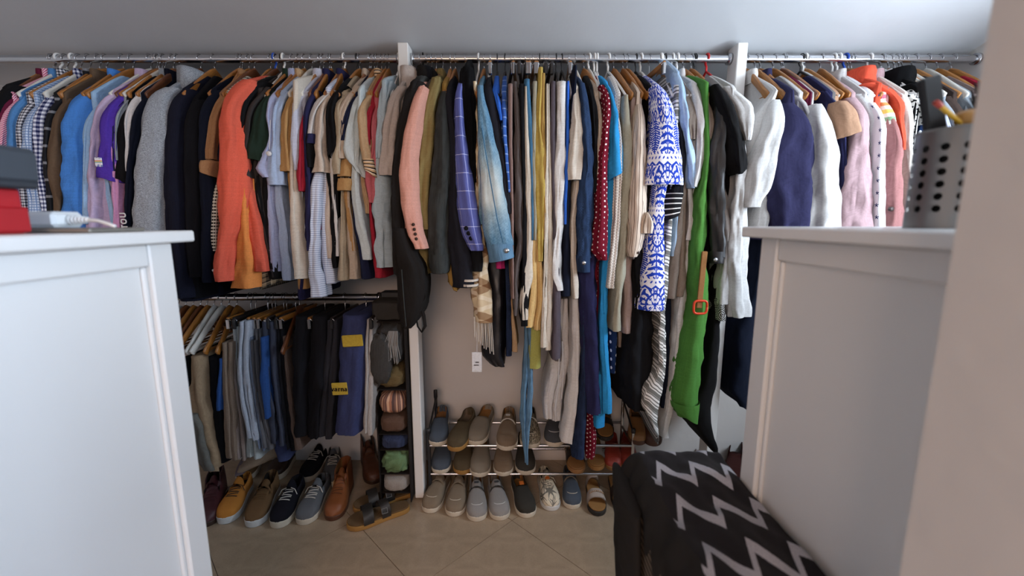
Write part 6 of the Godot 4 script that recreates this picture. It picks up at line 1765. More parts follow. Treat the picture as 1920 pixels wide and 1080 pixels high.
	cloth(t, "body", mats.denim_plaid, [1.908, -0.029, 0.0100, 1.803, -0.029, 0.0110, 1.683, -0.029, 0.0115, 1.556, -0.029, 0.0115, 1.309, -0.029, 0.0127], -1.69, -2.08, {"tip": 1.803, "dome": 0.012})
	cloth(t, "sleeve", mats.denim_plaid, [1.807, -0.030, 0.0079, 1.741, -0.029, 0.0109, 1.646, -0.026, 0.0080, 1.550, -0.018, 0.0061, 1.431, -0.009, 0.0051], -1.655, -1.755, {"shoulder": 0.05})
	hanger("black", -0.029, "black plastic hanger holding the blue checked shirt", -4)
	t = garment("blouse", "magenta blouse with only its hem showing below the denim jacket", "blouse", "clothes on the middle rail", -0.053, 1.130)
	cloth(t, "body", mats.magenta, [1.267, -0.053, 0.0192, 1.203, -0.053, 0.0204, 1.130, -0.048, 0.0173], -1.70, -1.90, {"dome": 0.012})
	t = garment("trousers", "mauve brown trousers on a black clip hanger left of the grey brown jersey dress", "trousers", "clothes on the middle rail", -0.006, 1.014)
	cloth(t, "leg", mats.pinkb, [1.827, -0.006, 0.0095, 1.647, -0.006, 0.0077, 1.451, -0.002, 0.0079, 1.185, 0.001, 0.0071, 1.014, 0.004, 0.0082], -1.660, -2.020, {"fold": 0.003, "k": 4, "dome": 0.008, "n": 22, "seed": -0.31})
	hanger("dark_clip", -0.006, "black clip hanger holding the mauve brown trousers", 4)
	t = garment("dress", "long grey brown jersey dress draped in a soft fold", "dress", "clothes on the middle rail", 0.012, 0.942)
	cloth(t, "body", mats.jersey, [1.839, 0.012, 0.0079, 1.745, 0.019, 0.0130, 1.552, 0.023, 0.0194, 1.351, 0.029, 0.0250, 1.216, 0.034, 0.0211, 1.141, 0.019, 0.0149, 1.012, 0.014, 0.0140, 0.942, 0.014, 0.0097], -1.67, -2.00, {"fold": 0.007, "k": 3, "dome": 0.012})
	hanger("clip", 0.012, "clip hanger holding the grey brown jersey dress", -3)
	t = garment("trousers", "black trousers between the jersey dress and the blue clipped jeans", "trousers", "clothes on the middle rail", 0.036, 0.900)
	cloth(t, "leg", mats.black, [1.827, 0.036, 0.0114, 1.647, 0.042, 0.0097, 1.451, 0.049, 0.0079, 1.143, 0.051, 0.0122, 0.900, 0.050, 0.0145], -1.660, -2.020, {"fold": 0.003, "k": 4, "dome": 0.008, "n": 22, "seed": 1.88})
	hanger("dark_clip", 0.036, "black clip hanger holding the black trousers beside the blue jeans", -3)
	t = garment("trousers", "tan trousers with only the lower leg showing right of the sequined skirt", "trousers", "clothes on the middle rail", -0.004, 0.754)
	cloth(t, "leg", mats.tan, [1.567, -0.004, 0.0084, 1.198, -0.011, 0.0108, 0.992, -0.006, 0.0099, 0.754, 0.014, 0.0135], -1.780, -2.020, {"fold": 0.003, "k": 4, "dome": 0.008, "n": 22, "seed": -0.23})
	t = garment("jeans", "dark blue jeans leg showing right of the sequined skirt", "jeans", "clothes on the middle rail", -0.023, 0.738)
	cloth(t, "leg", mats.djean, [1.502, -0.023, 0.0073, 1.176, -0.024, 0.0075, 0.994, -0.016, 0.0109, 0.738, -0.014, 0.0134], -1.770, -2.020, {"fold": 0.003, "k": 4, "dome": 0.008, "n": 22, "seed": -1.21})
	t = garment("jeans", "blue stretch jeans held by a steel clip hanger in the middle of the rail", "jeans", "clothes on the middle rail", 0.056, 1.248)
	cloth(t, "leg", mats.teal, [1.844, 0.056, 0.0104, 1.743, 0.061, 0.0105, 1.647, 0.068, 0.0077, 1.491, 0.076, 0.0059, 1.248, 0.080, 0.0050], -1.660, -2.020, {"fold": 0.003, "k": 4, "dome": 0.008, "n": 22, "seed": 2.98})
	hanger("clip", 0.056, "clip hanger holding the blue clipped jeans", 0)
	t = garment("trousers", "cream trousers with narrow folds and a black hem band", "trousers", "clothes on the middle rail", 0.053, 0.926)
	cloth(t, "leg", mats.creamt, [1.818, 0.053, 0.0057, 1.647, 0.055, 0.0068, 1.451, 0.064, 0.0138, 1.248, 0.068, 0.0130, 1.100, 0.059, 0.0183, 0.981, 0.047, 0.0165, 0.926, 0.052, 0.0124], -1.660, -2.020, {"fold": 0.004, "k": 4, "dome": 0.008, "n": 22, "seed": 2.83})
	hanger("dark_clip", 0.053, "black clip hanger holding the cream trousers with black hem", 1)
	t = garment("trousers", "pale sage trousers right of the blue clipped jeans", "trousers", "clothes on the middle rail", 0.086, 1.248)
	cloth(t, "leg", mats.oliveg, [1.836, 0.086, 0.0085, 1.743, 0.084, 0.0076, 1.550, 0.083, 0.0058, 1.248, 0.090, 0.0060], -1.660, -2.020, {"fold": 0.003, "k": 4, "dome": 0.008, "n": 22, "seed": 4.55})
	hanger("clip", 0.086, "clip hanger holding the pale sage trousers", 2)
	t = garment("jeans", "faded blue jeans with long narrow legs reaching down to the shoe rack", "jeans", "clothes on the middle rail", 0.060, 0.255)
	cloth(t, "leg", mats.dpale, [1.000, 0.055, 0.0054, 0.815, 0.062, 0.0076, 0.673, 0.057, 0.0110, 0.478, 0.050, 0.0123, 0.377, 0.054, 0.0068, 0.255, 0.061, 0.0034], -1.735, -1.800, {"fold": 0.003, "k": 4, "dome": 0.008, "n": 22, "seed": 3.19})
	cloth(t, "leg", mats.dpale, [1.000, 0.066, 0.0054, 0.815, 0.078, 0.0076, 0.673, 0.080, 0.0110, 0.478, 0.076, 0.0123, 0.377, 0.068, 0.0068, 0.243, 0.068, 0.0034], -1.739, -1.800, {"fold": 0.003, "k": 4, "dome": 0.008, "n": 22, "seed": 10.49})
	t = garment("scarf", "golden ochre shawl knotted over a wooden clip, widening downwards", "scarf", "clothes on the middle rail", 0.107, 1.164)
	cloth(t, "cloth", mats.gold, [1.886, 0.107, 0.0088, 1.816, 0.106, 0.0099, 1.741, 0.102, 0.0109, 1.685, 0.101, 0.0150, 1.608, 0.105, 0.0201, 1.530, 0.108, 0.0233, 1.431, 0.111, 0.0205, 1.268, 0.113, 0.0135, 1.164, 0.113, 0.0084], -1.66, -1.80, {"fold": 0.006, "k": 5, "dome": 0.012})
	hanger("clip", 0.107, "clip hanger holding the golden shawl", -4)

func build_clothes_6():
	var t: Node3D
	t = garment("trousers", "dark mustard trousers right of the golden shawl", "trousers", "clothes on the middle rail", 0.116, 1.248)
	cloth(t, "leg", mats.mustard, [1.864, 0.116, 0.0076, 1.743, 0.115, 0.0067, 1.550, 0.124, 0.0058, 1.248, 0.127, 0.0060], -1.660, -2.020, {"fold": 0.003, "k": 4, "dome": 0.008, "n": 22, "seed": 6.15})
	hanger("black", 0.116, "black plastic hanger holding the dark mustard trousers", -4)
	t = garment("trousers", "soft yellow trousers hanging in long folds under the golden shawl", "trousers", "clothes on the middle rail", 0.087, 0.893)
	cloth(t, "leg", mats.yellow, [1.571, 0.084, 0.0024, 1.351, 0.089, 0.0055, 1.247, 0.088, 0.0081, 1.099, 0.088, 0.0128, 0.990, 0.085, 0.0155, 0.893, 0.073, 0.0141], -1.668, -2.020, {"fold": 0.004, "k": 4, "dome": 0.008, "n": 22, "seed": 4.59})
	cloth(t, "leg", mats.yellow, [1.571, 0.089, 0.0024, 1.351, 0.100, 0.0055, 1.247, 0.105, 0.0081, 1.099, 0.114, 0.0128, 0.990, 0.117, 0.0155, 0.881, 0.103, 0.0141], -1.672, -2.020, {"fold": 0.004, "k": 4, "dome": 0.008, "n": 22, "seed": 11.89})
	hanger("clip", 0.075, "clip hanger holding the soft yellow trousers", -3)
	t = garment("skirt", "lime green skirt with only its flared hem showing below the yellow trousers", "skirt", "clothes on the middle rail", 0.101, 0.694)
	cloth(t, "panel", mats.lime, [1.179, 0.101, 0.0126, 0.955, 0.105, 0.0193, 0.817, 0.100, 0.0304, 0.694, 0.098, 0.0285], -1.730, -1.950, {"fold": 0.003, "k": 4, "dome": 0.008, "n": 22, "seed": 5.34})
	t = garment("trousers", "cream pleated trousers between the yellow trousers and the plum ones", "trousers", "clothes on the middle rail", 0.133, 0.810)
	cloth(t, "leg", mats.creamt, [1.827, 0.130, 0.0033, 1.647, 0.133, 0.0043, 1.451, 0.134, 0.0069, 1.248, 0.134, 0.0085, 1.014, 0.131, 0.0108, 0.810, 0.128, 0.0104], -1.660, -2.020, {"fold": 0.004, "k": 4, "dome": 0.008, "n": 22, "seed": 7.07})
	cloth(t, "leg", mats.creamt, [1.827, 0.137, 0.0033, 1.647, 0.142, 0.0043, 1.451, 0.149, 0.0069, 1.248, 0.152, 0.0085, 1.014, 0.153, 0.0108, 0.798, 0.150, 0.0104], -1.664, -2.020, {"fold": 0.004, "k": 4, "dome": 0.008, "n": 22, "seed": 14.37})
	hanger("dark_clip", 0.133, "black clip hanger holding the cream pleated trousers", -1)
	t = garment("trousers", "plum grey trousers left of the white linen trousers", "trousers", "clothes on the middle rail", 0.153, 0.760)
	cloth(t, "leg", mats.plum, [1.836, 0.153, 0.0104, 1.647, 0.155, 0.0116, 1.451, 0.162, 0.0079, 1.185, 0.174, 0.0141, 1.014, 0.180, 0.0174, 0.760, 0.179, 0.0210], -1.660, -2.020, {"fold": 0.003, "k": 4, "dome": 0.008, "n": 22, "seed": 8.1})
	hanger("dark_clip", 0.153, "black clip hanger holding the plum grey trousers", 0)
	t = garment("trousers", "white linen trousers with a bulging fold at mid height", "trousers", "clothes on the middle rail", 0.184, 1.047)
	cloth(t, "leg", mats.whitet, [1.835, 0.184, 0.0179, 1.741, 0.184, 0.0162, 1.550, 0.184, 0.0175, 1.451, 0.182, 0.0177, 1.310, 0.182, 0.0159, 1.185, 0.176, 0.0161, 1.101, 0.175, 0.0183, 1.047, 0.193, 0.0102], -1.655, -2.020, {"fold": 0.005, "k": 4, "dome": 0.008, "n": 22, "seed": 9.75})
	hanger("black", 0.184, "black plastic hanger holding the white linen trousers", 1)
	t = garment("trousers", "grey trousers with narrow leg ending above the shoe rack", "trousers", "clothes on the middle rail", 0.193, 0.721)
	cloth(t, "leg", mats.greyt, [1.043, 0.193, 0.0129, 0.905, 0.195, 0.0174, 0.764, 0.200, 0.0199, 0.721, 0.201, 0.0155], -1.750, -2.020, {"fold": 0.003, "k": 4, "dome": 0.008, "n": 22, "seed": 10.22})
	t = garment("trousers", "white wide-legged trousers with a drawstring hanging over the grey moccasin", "trousers", "clothes on the middle rail", 0.221, 0.445)
	cloth(t, "leg", mats.white2, [0.994, 0.211, 0.0098, 0.853, 0.199, 0.0144, 0.660, 0.184, 0.0191, 0.511, 0.161, 0.0182, 0.445, 0.165, 0.0160], -1.770, -2.020, {"fold": 0.006, "k": 3, "dome": 0.008, "n": 22, "seed": 11.71})
	cloth(t, "leg", mats.white2, [0.994, 0.231, 0.0098, 0.853, 0.229, 0.0144, 0.660, 0.224, 0.0191, 0.511, 0.199, 0.0182, 0.433, 0.198, 0.0160], -1.774, -2.020, {"fold": 0.006, "k": 3, "dome": 0.008, "n": 22, "seed": 19.01})
	part(t, "drawstring", tube(rel(t, [Vector3(0.2031, 0.8126, -1.7450), Vector3(0.2024, 0.6188, -1.7500), Vector3(0.1889, 0.4920, -1.7570)]), 0.0022, 6), mats.white)
	part(t, "drawstring", tube(rel(t, [Vector3(0.2145, 0.8126, -1.7450), Vector3(0.2224, 0.6675, -1.7500), Vector3(0.2185, 0.5469, -1.7570)]), 0.0022, 6), mats.white)
	t = garment("trousers", "narrow royal blue trousers between the white trousers and the navy ones", "trousers", "clothes on the middle rail", 0.208, 1.309)
	cloth(t, "leg", mats.bright, [1.836, 0.208, 0.0047, 1.647, 0.210, 0.0048, 1.491, 0.209, 0.0049, 1.309, 0.208, 0.0040], -1.660, -2.020, {"fold": 0.003, "k": 4, "dome": 0.008, "n": 22, "seed": 11.03})
	hanger("black", 0.208, "black plastic hanger holding the narrow royal blue trousers", 4)
	t = garment("trousers", "dark navy trousers hung high from a steel clip", "trousers", "clothes on the middle rail", 0.235, 1.022)
	cloth(t, "leg", mats.ink, [1.893, 0.235, 0.0066, 1.819, 0.234, 0.0076, 1.744, 0.228, 0.0096, 1.551, 0.221, 0.0088, 1.350, 0.215, 0.0149, 1.142, 0.216, 0.0183, 1.022, 0.217, 0.0216], -1.665, -2.020, {"fold": 0.003, "k": 4, "dome": 0.008, "n": 22, "seed": 12.47})
	hanger("clip", 0.235, "clip hanger holding the dark navy trousers", -4)
	t = garment("blouse", "cream linen blouse with a rolled short sleeve left of the blue denim shirt", "blouse", "clothes on the middle rail", 0.239, 1.012)
	cloth(t, "body", mats.cream, [1.908, 0.239, 0.0100, 1.818, 0.239, 0.0110, 1.638, 0.249, 0.0115, 1.452, 0.258, 0.0227, 1.351, 0.243, 0.0135, 1.247, 0.243, 0.0158, 1.141, 0.247, 0.0138, 1.012, 0.257, 0.0161], -1.67, -1.98, {"tip": 1.818, "dome": 0.012})
	cloth(t, "sleeve", mats.cream, [1.830, 0.240, 0.0078, 1.775, 0.239, 0.0118, 1.700, 0.242, 0.0148, 1.624, 0.243, 0.0219, 1.577, 0.244, 0.0300, 1.528, 0.241, 0.0342, 1.477, 0.240, 0.0263], -1.640, -1.740, {"fold": 0.006, "shoulder": 0.05})
	hanger("pale", 0.239, "pale painted hanger holding the cream linen blouse", -4)
	t = garment("trousers", "long cream white trousers whose leg ends over the shoe rack", "trousers", "clothes on the middle rail", 0.263, 0.355)
	cloth(t, "leg", mats.whitet, [1.048, 0.263, 0.0159, 0.866, 0.271, 0.0194, 0.679, 0.272, 0.0208, 0.534, 0.265, 0.0244, 0.435, 0.256, 0.0268, 0.355, 0.247, 0.0281], -1.720, -1.900, {"fold": 0.005, "k": 4, "dome": 0.008, "n": 22, "seed": 13.96})
	t = garment("denim_shirt", "mid blue denim shirt with metal buttoned cuff", "shirt", "clothes on the middle rail", 0.263, 1.179)
	cloth(t, "body", mats.djacket, [1.908, 0.263, 0.0100, 1.829, 0.263, 0.0110, 1.709, 0.263, 0.0115, 1.569, 0.263, 0.0115, 1.309, 0.263, 0.0127], -1.69, -2.08, {"tip": 1.829, "dome": 0.012})
	cloth(t, "sleeve", mats.djacket, [1.841, 0.261, 0.0126, 1.792, 0.265, 0.0137, 1.718, 0.271, 0.0138, 1.623, 0.281, 0.0129, 1.527, 0.285, 0.0150, 1.449, 0.284, 0.0212, 1.350, 0.281, 0.0285, 1.269, 0.282, 0.0257, 1.207, 0.284, 0.0238, 1.179, 0.284, 0.0269], -1.635, -1.735, {"fold": 0.006, "shoulder": 0.05})
	cloth(t, "cuff", mats.djacket, [1.187, 0.281, 0.0278, 1.123, 0.285, 0.0239], -1.628, -1.738, {"fold": 0.001, "open": true})
	dot(t, "button", Vector3(0.2792, 1.1604, -1.6290), 0.008, mats.chrome)
	hanger("pale", 0.263, "pale painted hanger holding the mid blue denim shirt", 4)
	t = garment("jeans", "dark denim jeans whose turned hem hangs lowest over the shoe rack", "jeans", "clothes on the middle rail", 0.286, 0.291)
	cloth(t, "leg", mats.djean, [1.182, 0.286, 0.0145, 0.917, 0.297, 0.0138, 0.686, 0.308, 0.0130, 0.495, 0.306, 0.0209, 0.372, 0.298, 0.0266, 0.291, 0.296, 0.0291], -1.700, -1.900, {"fold": 0.003, "k": 4, "dome": 0.008, "n": 22, "seed": 15.18})
	t = garment("top", "black sleeveless top on a wooden hanger left of the maroon dotted dress", "top", "clothes on the middle rail", 0.301, 1.351)
	cloth(t, "body", mats.black, [1.908, 0.301, 0.0100, 1.823, 0.301, 0.0110, 1.703, 0.301, 0.0115, 1.587, 0.301, 0.0115, 1.351, 0.301, 0.0127], -1.69, -2.08, {"tip": 1.823, "dome": 0.012})
	cloth(t, "sleeve", mats.black, [1.835, 0.295, 0.0118, 1.741, 0.308, 0.0099, 1.589, 0.318, 0.0071, 1.431, 0.318, 0.0072], -1.655, -1.755, {"shoulder": 0.05})
	hanger("oak", 0.301, "oak wooden hanger holding the black sleeveless top", 12)
	t = garment("dress", "long navy dress falling straight between denim jeans and blue dress", "dress", "clothes on the middle rail", 0.321, 0.509)
	cloth(t, "body", mats.navy2, [1.553, 0.321, 0.0072, 1.289, 0.325, 0.0116, 1.140, 0.309, 0.0352, 1.010, 0.317, 0.0357, 0.809, 0.331, 0.0363, 0.647, 0.341, 0.0369, 0.509, 0.349, 0.0373], -1.68, -2.00, {"fold": 0.006, "dome": 0.012})
	hanger("pale", 0.320, "pale painted hanger holding the long navy dress", 5)
	t = garment("camisole", "beige strappy camisole on a white hanger left of the maroon dotted dress", "top", "clothes on the middle rail", 0.321, 1.351)
	cloth(t, "body", mats.beige2, [1.908, 0.321, 0.0100, 1.803, 0.321, 0.0110, 1.683, 0.321, 0.0070, 1.577, 0.321, 0.0070, 1.351, 0.321, 0.0077], -1.69, -2.08, {"tip": 1.803, "dome": 0.012})
	cloth(t, "sleeve", mats.beige2, [1.807, 0.318, 0.0099, 1.741, 0.325, 0.0129, 1.627, 0.327, 0.0100, 1.491, 0.330, 0.0061], -1.655, -1.755, {"shoulder": 0.05})
	hanger("white", 0.321, "white plastic hanger holding the beige camisole", 10)
	t = garment("dress", "maroon dress with white polka dots and a pointed sleeve", "dress", "clothes on the middle rail", 0.344, 0.270)
	cloth(t, "body", mats.dots_maroon, [1.908, 0.344, 0.0100, 1.822, 0.344, 0.0110, 1.642, 0.347, 0.0115, 1.178, 0.350, 0.0154, 0.907, 0.350, 0.0113, 0.671, 0.350, 0.0092, 0.475, 0.347, 0.0141, 0.349, 0.356, 0.0249, 0.270, 0.353, 0.0191], -1.74, -1.85, {"tip": 1.822, "dome": 0.012})
	cloth(t, "sleeve", mats.dots_maroon, [1.834, 0.339, 0.0117, 1.802, 0.349, 0.0166, 1.738, 0.356, 0.0138, 1.662, 0.351, 0.0139, 1.567, 0.345, 0.0170, 1.450, 0.344, 0.0202, 1.350, 0.347, 0.0235, 1.248, 0.344, 0.0299, 1.203, 0.344, 0.0290, 1.170, 0.356, 0.0146], -1.640, -1.740, {"shoulder": 0.05})
	hanger("white", 0.344, "white plastic hanger holding the maroon polka dot dress", 2)
	t = garment("dress", "bright turquoise blue short-sleeved dress right of the maroon dotted dress", "dress", "clothes on the middle rail", 0.356, 0.509)
	cloth(t, "body", mats.turq, [1.908, 0.356, 0.0100, 1.838, 0.356, 0.0110, 1.658, 0.374, 0.0115, 1.454, 0.391, 0.0156, 1.309, 0.389, 0.0127, 1.139, 0.377, 0.0118, 1.008, 0.376, 0.0109, 0.829, 0.382, 0.0133, 0.643, 0.400, 0.0180, 0.509, 0.410, 0.0216], -1.69, -2.08, {"tip": 1.838, "dome": 0.012})
	cloth(t, "sleeve", mats.turq, [1.850, 0.347, 0.0098, 1.804, 0.365, 0.0078, 1.758, 0.375, 0.0089, 1.701, 0.383, 0.0168, 1.625, 0.389, 0.0260, 1.548, 0.396, 0.0322, 1.494, 0.402, 0.0344], -1.645, -1.745, {"slant": -0.016, "fold": 0.006, "shoulder": 0.05})
	cloth(t, "underskirt", mats.turq, [0.679, 0.378, 0.0182, 0.534, 0.381, 0.0254, 0.428, 0.382, 0.0279], -1.72, -1.90, {"fold": 0.003})
	hanger("white", 0.356, "white plastic hanger holding the turquoise dress", -5)
	t = garment("blouse", "white lace trimmed blouse with long openwork sleeve", "blouse", "clothes on the middle rail", 0.402, 1.056)
	cloth(t, "body", mats.lace, [1.908, 0.402, 0.0100, 1.803, 0.402, 0.0110, 1.683, 0.402, 0.0115, 1.493, 0.402, 0.0115, 1.182, 0.402, 0.0127], -1.69, -2.08, {"tip": 1.803, "dome": 0.012})
	cloth(t, "sleeve", mats.lace, [1.760, 0.396, 0.0079, 1.627, 0.407, 0.0090, 1.491, 0.411, 0.0102, 1.350, 0.410, 0.0113, 1.248, 0.407, 0.0115, 1.143, 0.401, 0.0158, 1.056, 0.395, 0.0170], -1.655, -1.755, {"shoulder": 0.05})
	hanger("white", 0.402, "white plastic hanger holding the white lace blouse", 9)
	t = garment("skirt", "navy skirt with large white polka dots hanging below the lace sleeve", "skirt", "clothes on the middle rail", 0.421, 0.667)
	cloth(t, "panel", mats.dots_navy, [1.133, 0.421, 0.0107, 0.997, 0.419, 0.0086, 0.858, 0.436, 0.0186, 0.667, 0.441, 0.0122], -1.750, -1.950, {"fold": 0.003, "k": 4, "dome": 0.008, "n": 22, "seed": 22.29})

func build_clothes_7():
	var t: Node3D
	t = garment("dress", "sage grey strappy dress on a wooden hanger left of the pinstriped blouse", "dress", "clothes on the middle rail", 0.426, 0.878)
	cloth(t, "body", mats.oliveg, [1.790, 0.426, 0.0099, 1.714, 0.431, 0.0160, 1.628, 0.442, 0.0212, 1.491, 0.443, 0.0225, 1.350, 0.439, 0.0186, 1.248, 0.438, 0.0199, 1.143, 0.435, 0.0190, 1.014, 0.426, 0.0160, 0.878, 0.425, 0.0205], -1.66, -2.00, {"fold": 0.005, "dome": 0.012})
	hanger("oak", 0.426, "oak wooden hanger holding the sage grey dress", 8)
	t = garment("skirt", "taupe striped skirt hem below the sage grey dress", "skirt", "clothes on the middle rail", 0.462, 0.779)
	cloth(t, "panel", mats.taupe, [0.994, 0.462, 0.0109, 0.853, 0.469, 0.0144, 0.779, 0.471, 0.0111], -1.770, -2.020, {"fold": 0.003, "k": 4, "dome": 0.008, "n": 22, "seed": 24.5})
	t = garment("dress", "dusty mauve dress ending beside the black skirt", "dress", "clothes on the middle rail", 0.465, 0.858)
	cloth(t, "body", mats.mauve, [1.791, 0.465, 0.0102, 1.556, 0.466, 0.0083, 1.309, 0.470, 0.0106, 1.160, 0.475, 0.0173, 1.006, 0.481, 0.0175, 0.858, 0.484, 0.0188], -1.70, -2.00, {"dome": 0.012})
	hanger("oak", 0.465, "oak wooden hanger holding the dusty mauve dress", 8)
	t = garment("blouse", "beige pinstriped blouse with a pointed buttoned cuff and small ruffle", "blouse", "clothes on the middle rail", 0.482, 1.183)
	cloth(t, "body", mats.pinstripe, [1.908, 0.482, 0.0100, 1.803, 0.482, 0.0110, 1.683, 0.482, 0.0115, 1.556, 0.482, 0.0115, 1.309, 0.482, 0.0127], -1.69, -2.08, {"tip": 1.803, "dome": 0.012})
	cloth(t, "sleeve", mats.pinstripe, [1.764, 0.482, 0.0127, 1.699, 0.481, 0.0207, 1.623, 0.481, 0.0268, 1.547, 0.483, 0.0310, 1.449, 0.485, 0.0353, 1.350, 0.488, 0.0397, 1.269, 0.485, 0.0329, 1.218, 0.481, 0.0310, 1.183, 0.475, 0.0176], -1.635, -1.735, {"fold": 0.006, "shoulder": 0.05})
	cloth(t, "ruffle", mats.pinstripe, [1.354, 0.517, 0.0071, 1.310, 0.520, 0.0173, 1.275, 0.520, 0.0184], -1.625, -1.66, {"fold": 0.006, "k": 6})
	dot(t, "button", Vector3(0.4718, 1.1781, -1.6400), 0.0055, mats.leatherb)
	dot(t, "button", Vector3(0.4910, 1.1990, -1.6380), 0.0055, mats.leatherb)
	hanger("oak", 0.482, "oak wooden hanger holding the pinstriped blouse", 10)
	t = garment("dress", "long black dress with flared skirt below the pinstriped cuff", "dress", "clothes on the middle rail", 0.518, 0.519)
	cloth(t, "body", mats.black, [1.908, 0.518, 0.0100, 1.830, 0.518, 0.0110, 1.750, 0.531, 0.0122, 1.594, 0.543, 0.0082, 1.351, 0.535, 0.0169, 1.139, 0.516, 0.0258, 1.008, 0.531, 0.0435, 0.874, 0.534, 0.0583, 0.690, 0.535, 0.0783, 0.567, 0.547, 0.0769, 0.519, 0.547, 0.0477], -1.69, -2.00, {"fold": 0.01, "k": 5, "n": 44, "tip": 1.83, "dome": 0.012})
	hanger("black", 0.518, "black plastic hanger holding the black flared dress", 1)
	t = garment("dress", "white dress with bold blue folk print and bell sleeve", "dress", "clothes on the middle rail", 0.538, 0.967)
	cloth(t, "body", mats.floral, [1.908, 0.538, 0.0100, 1.809, 0.538, 0.0110, 1.629, 0.556, 0.0115, 1.489, 0.573, 0.0342, 1.390, 0.562, 0.0244, 1.289, 0.563, 0.0338, 1.187, 0.562, 0.0445, 1.082, 0.563, 0.0544, 0.967, 0.566, 0.0624], -1.64, -2.08, {"tip": 1.809, "dome": 0.012})
	cloth(t, "sleeve", mats.floral, [1.821, 0.531, 0.0143, 1.791, 0.544, 0.0277, 1.727, 0.556, 0.0374, 1.636, 0.567, 0.0514, 1.542, 0.574, 0.0636, 1.456, 0.577, 0.0720], -1.600, -1.730, {"fold": 0.004, "k": 3, "shoulder": 0.05})
	hanger("white", 0.538, "white plastic hanger holding the blue folk print dress", 5)
	t = garment("striped_dress", "long grey and white striped dress with a hem ending above the zigzag blanket", "dress", "clothes on the middle rail", 0.621, 0.425)
	cloth(t, "body", mats.seersucker, [1.908, 0.621, 0.0100, 1.820, 0.621, 0.0110, 1.640, 0.621, 0.0115, 1.289, 0.621, 0.0115, 1.012, 0.611, 0.0183, 0.812, 0.619, 0.0197, 0.697, 0.621, 0.0199, 0.592, 0.594, 0.0446, 0.509, 0.587, 0.0472, 0.425, 0.614, 0.0204], -1.67, -2.00, {"fold": 0.006, "slant": 0.06, "tip": 1.82, "dome": 0.012})
	hanger("white", 0.621, "white plastic hanger holding the grey striped long dress", -2)
	t = garment("sweater", "black knit with white striped cuff peeping from behind the folk print sleeve", "sweater", "clothes on the middle rail", 0.639, 1.351)
	cloth(t, "body", mats.blackknit, [1.908, 0.639, 0.0100, 1.803, 0.639, 0.0110, 1.683, 0.639, 0.0115, 1.577, 0.639, 0.0115, 1.351, 0.639, 0.0127], -1.69, -2.08, {"tip": 1.803, "dome": 0.012})
	cloth(t, "sleeve", mats.blackknit, [1.743, 0.627, 0.0100, 1.550, 0.652, 0.0142, 1.419, 0.636, 0.0360], -1.660, -1.760, {"shoulder": 0.05})
	cloth(t, "cuff", mats.cuff_stripe, [1.427, 0.633, 0.0368, 1.334, 0.628, 0.0309], -1.650, -1.765, {"fold": 0.001, "open": true, "slant": -0.012})
	hanger("black", 0.639, "black plastic hanger holding the black knit with striped cuff", 2)
	t = garment("blouse", "light blue satin blouse with ruffled neck hung high beside the folk print dress", "blouse", "clothes on the middle rail", 0.625, 1.182)
	cloth(t, "body", mats.satinlb, [1.965, 0.625, 0.0100, 1.874, 0.625, 0.0110, 1.694, 0.636, 0.0115, 1.392, 0.647, 0.0136, 1.267, 0.653, 0.0117, 1.182, 0.646, 0.0086], -1.69, -2.08, {"tip": 1.874, "dome": 0.012})
	cloth(t, "sleeve", mats.satinlb, [1.886, 0.621, 0.0108, 1.835, 0.630, 0.0177, 1.779, 0.637, 0.0158, 1.723, 0.650, 0.0129, 1.646, 0.662, 0.0130, 1.550, 0.681, 0.0172, 1.479, 0.691, 0.0183, 1.447, 0.696, 0.0072], -1.655, -1.755, {"fold": 0.006, "shoulder": 0.05})
	cloth(t, "collar", mats.satinlb, [1.930, 0.625, 0.0104, 1.913, 0.625, 0.0130, 1.875, 0.625, 0.0104], -1.816, -1.948, {"open": true, "fold": 0.002, "n": 20})
	hanger("white", 0.625, "white plastic hanger holding the light blue satin blouse", -5)
	t = garment("dress", "olive grey dress with draped armhole right of the light blue satin blouse", "dress", "clothes on the middle rail", 0.670, 1.008)
	cloth(t, "body", mats.taupe, [1.908, 0.670, 0.0100, 1.803, 0.670, 0.0110, 1.623, 0.670, 0.0115, 1.351, 0.670, 0.0211, 1.182, 0.663, 0.0257, 1.008, 0.655, 0.0239], -1.69, -2.08, {"tip": 1.803, "dome": 0.012})
	cloth(t, "sleeve", mats.taupe, [1.807, 0.661, 0.0099, 1.732, 0.680, 0.0159, 1.694, 0.676, 0.0180, 1.627, 0.683, 0.0120], -1.655, -1.755, {"shoulder": 0.05})
	hanger("white", 0.670, "white plastic hanger holding the olive grey dress", -1)
	t = garment("dress", "dark khaki linen dress below the black striped cuff", "dress", "clothes on the middle rail", 0.676, 1.015)
	cloth(t, "body", mats.taupe2, [1.556, 0.676, 0.0104, 1.309, 0.683, 0.0191, 1.182, 0.687, 0.0280, 1.051, 0.691, 0.0327, 1.015, 0.689, 0.0240], -1.70, -2.00, {"dome": 0.012})
	t = garment("blouse", "ivory blouse with long flowing sleeve left of the green dress", "blouse", "clothes on the middle rail", 0.691, 1.246)
	cloth(t, "body", mats.satinw, [1.908, 0.691, 0.0100, 1.836, 0.691, 0.0110, 1.656, 0.696, 0.0115, 1.433, 0.701, 0.0115, 1.309, 0.717, 0.0190, 1.246, 0.708, 0.0149], -1.69, -2.08, {"tip": 1.836, "dome": 0.012})
	cloth(t, "sleeve", mats.satinw, [1.848, 0.688, 0.0157, 1.798, 0.695, 0.0197, 1.704, 0.710, 0.0219, 1.589, 0.715, 0.0151, 1.491, 0.710, 0.0122, 1.451, 0.703, 0.0082], -1.655, -1.755, {"fold": 0.006, "shoulder": 0.05})
	cloth(t, "collar", mats.satinw, [1.930, 0.691, 0.0104, 1.913, 0.691, 0.0130, 1.875, 0.691, 0.0104], -1.816, -1.948, {"open": true, "fold": 0.002, "n": 20})
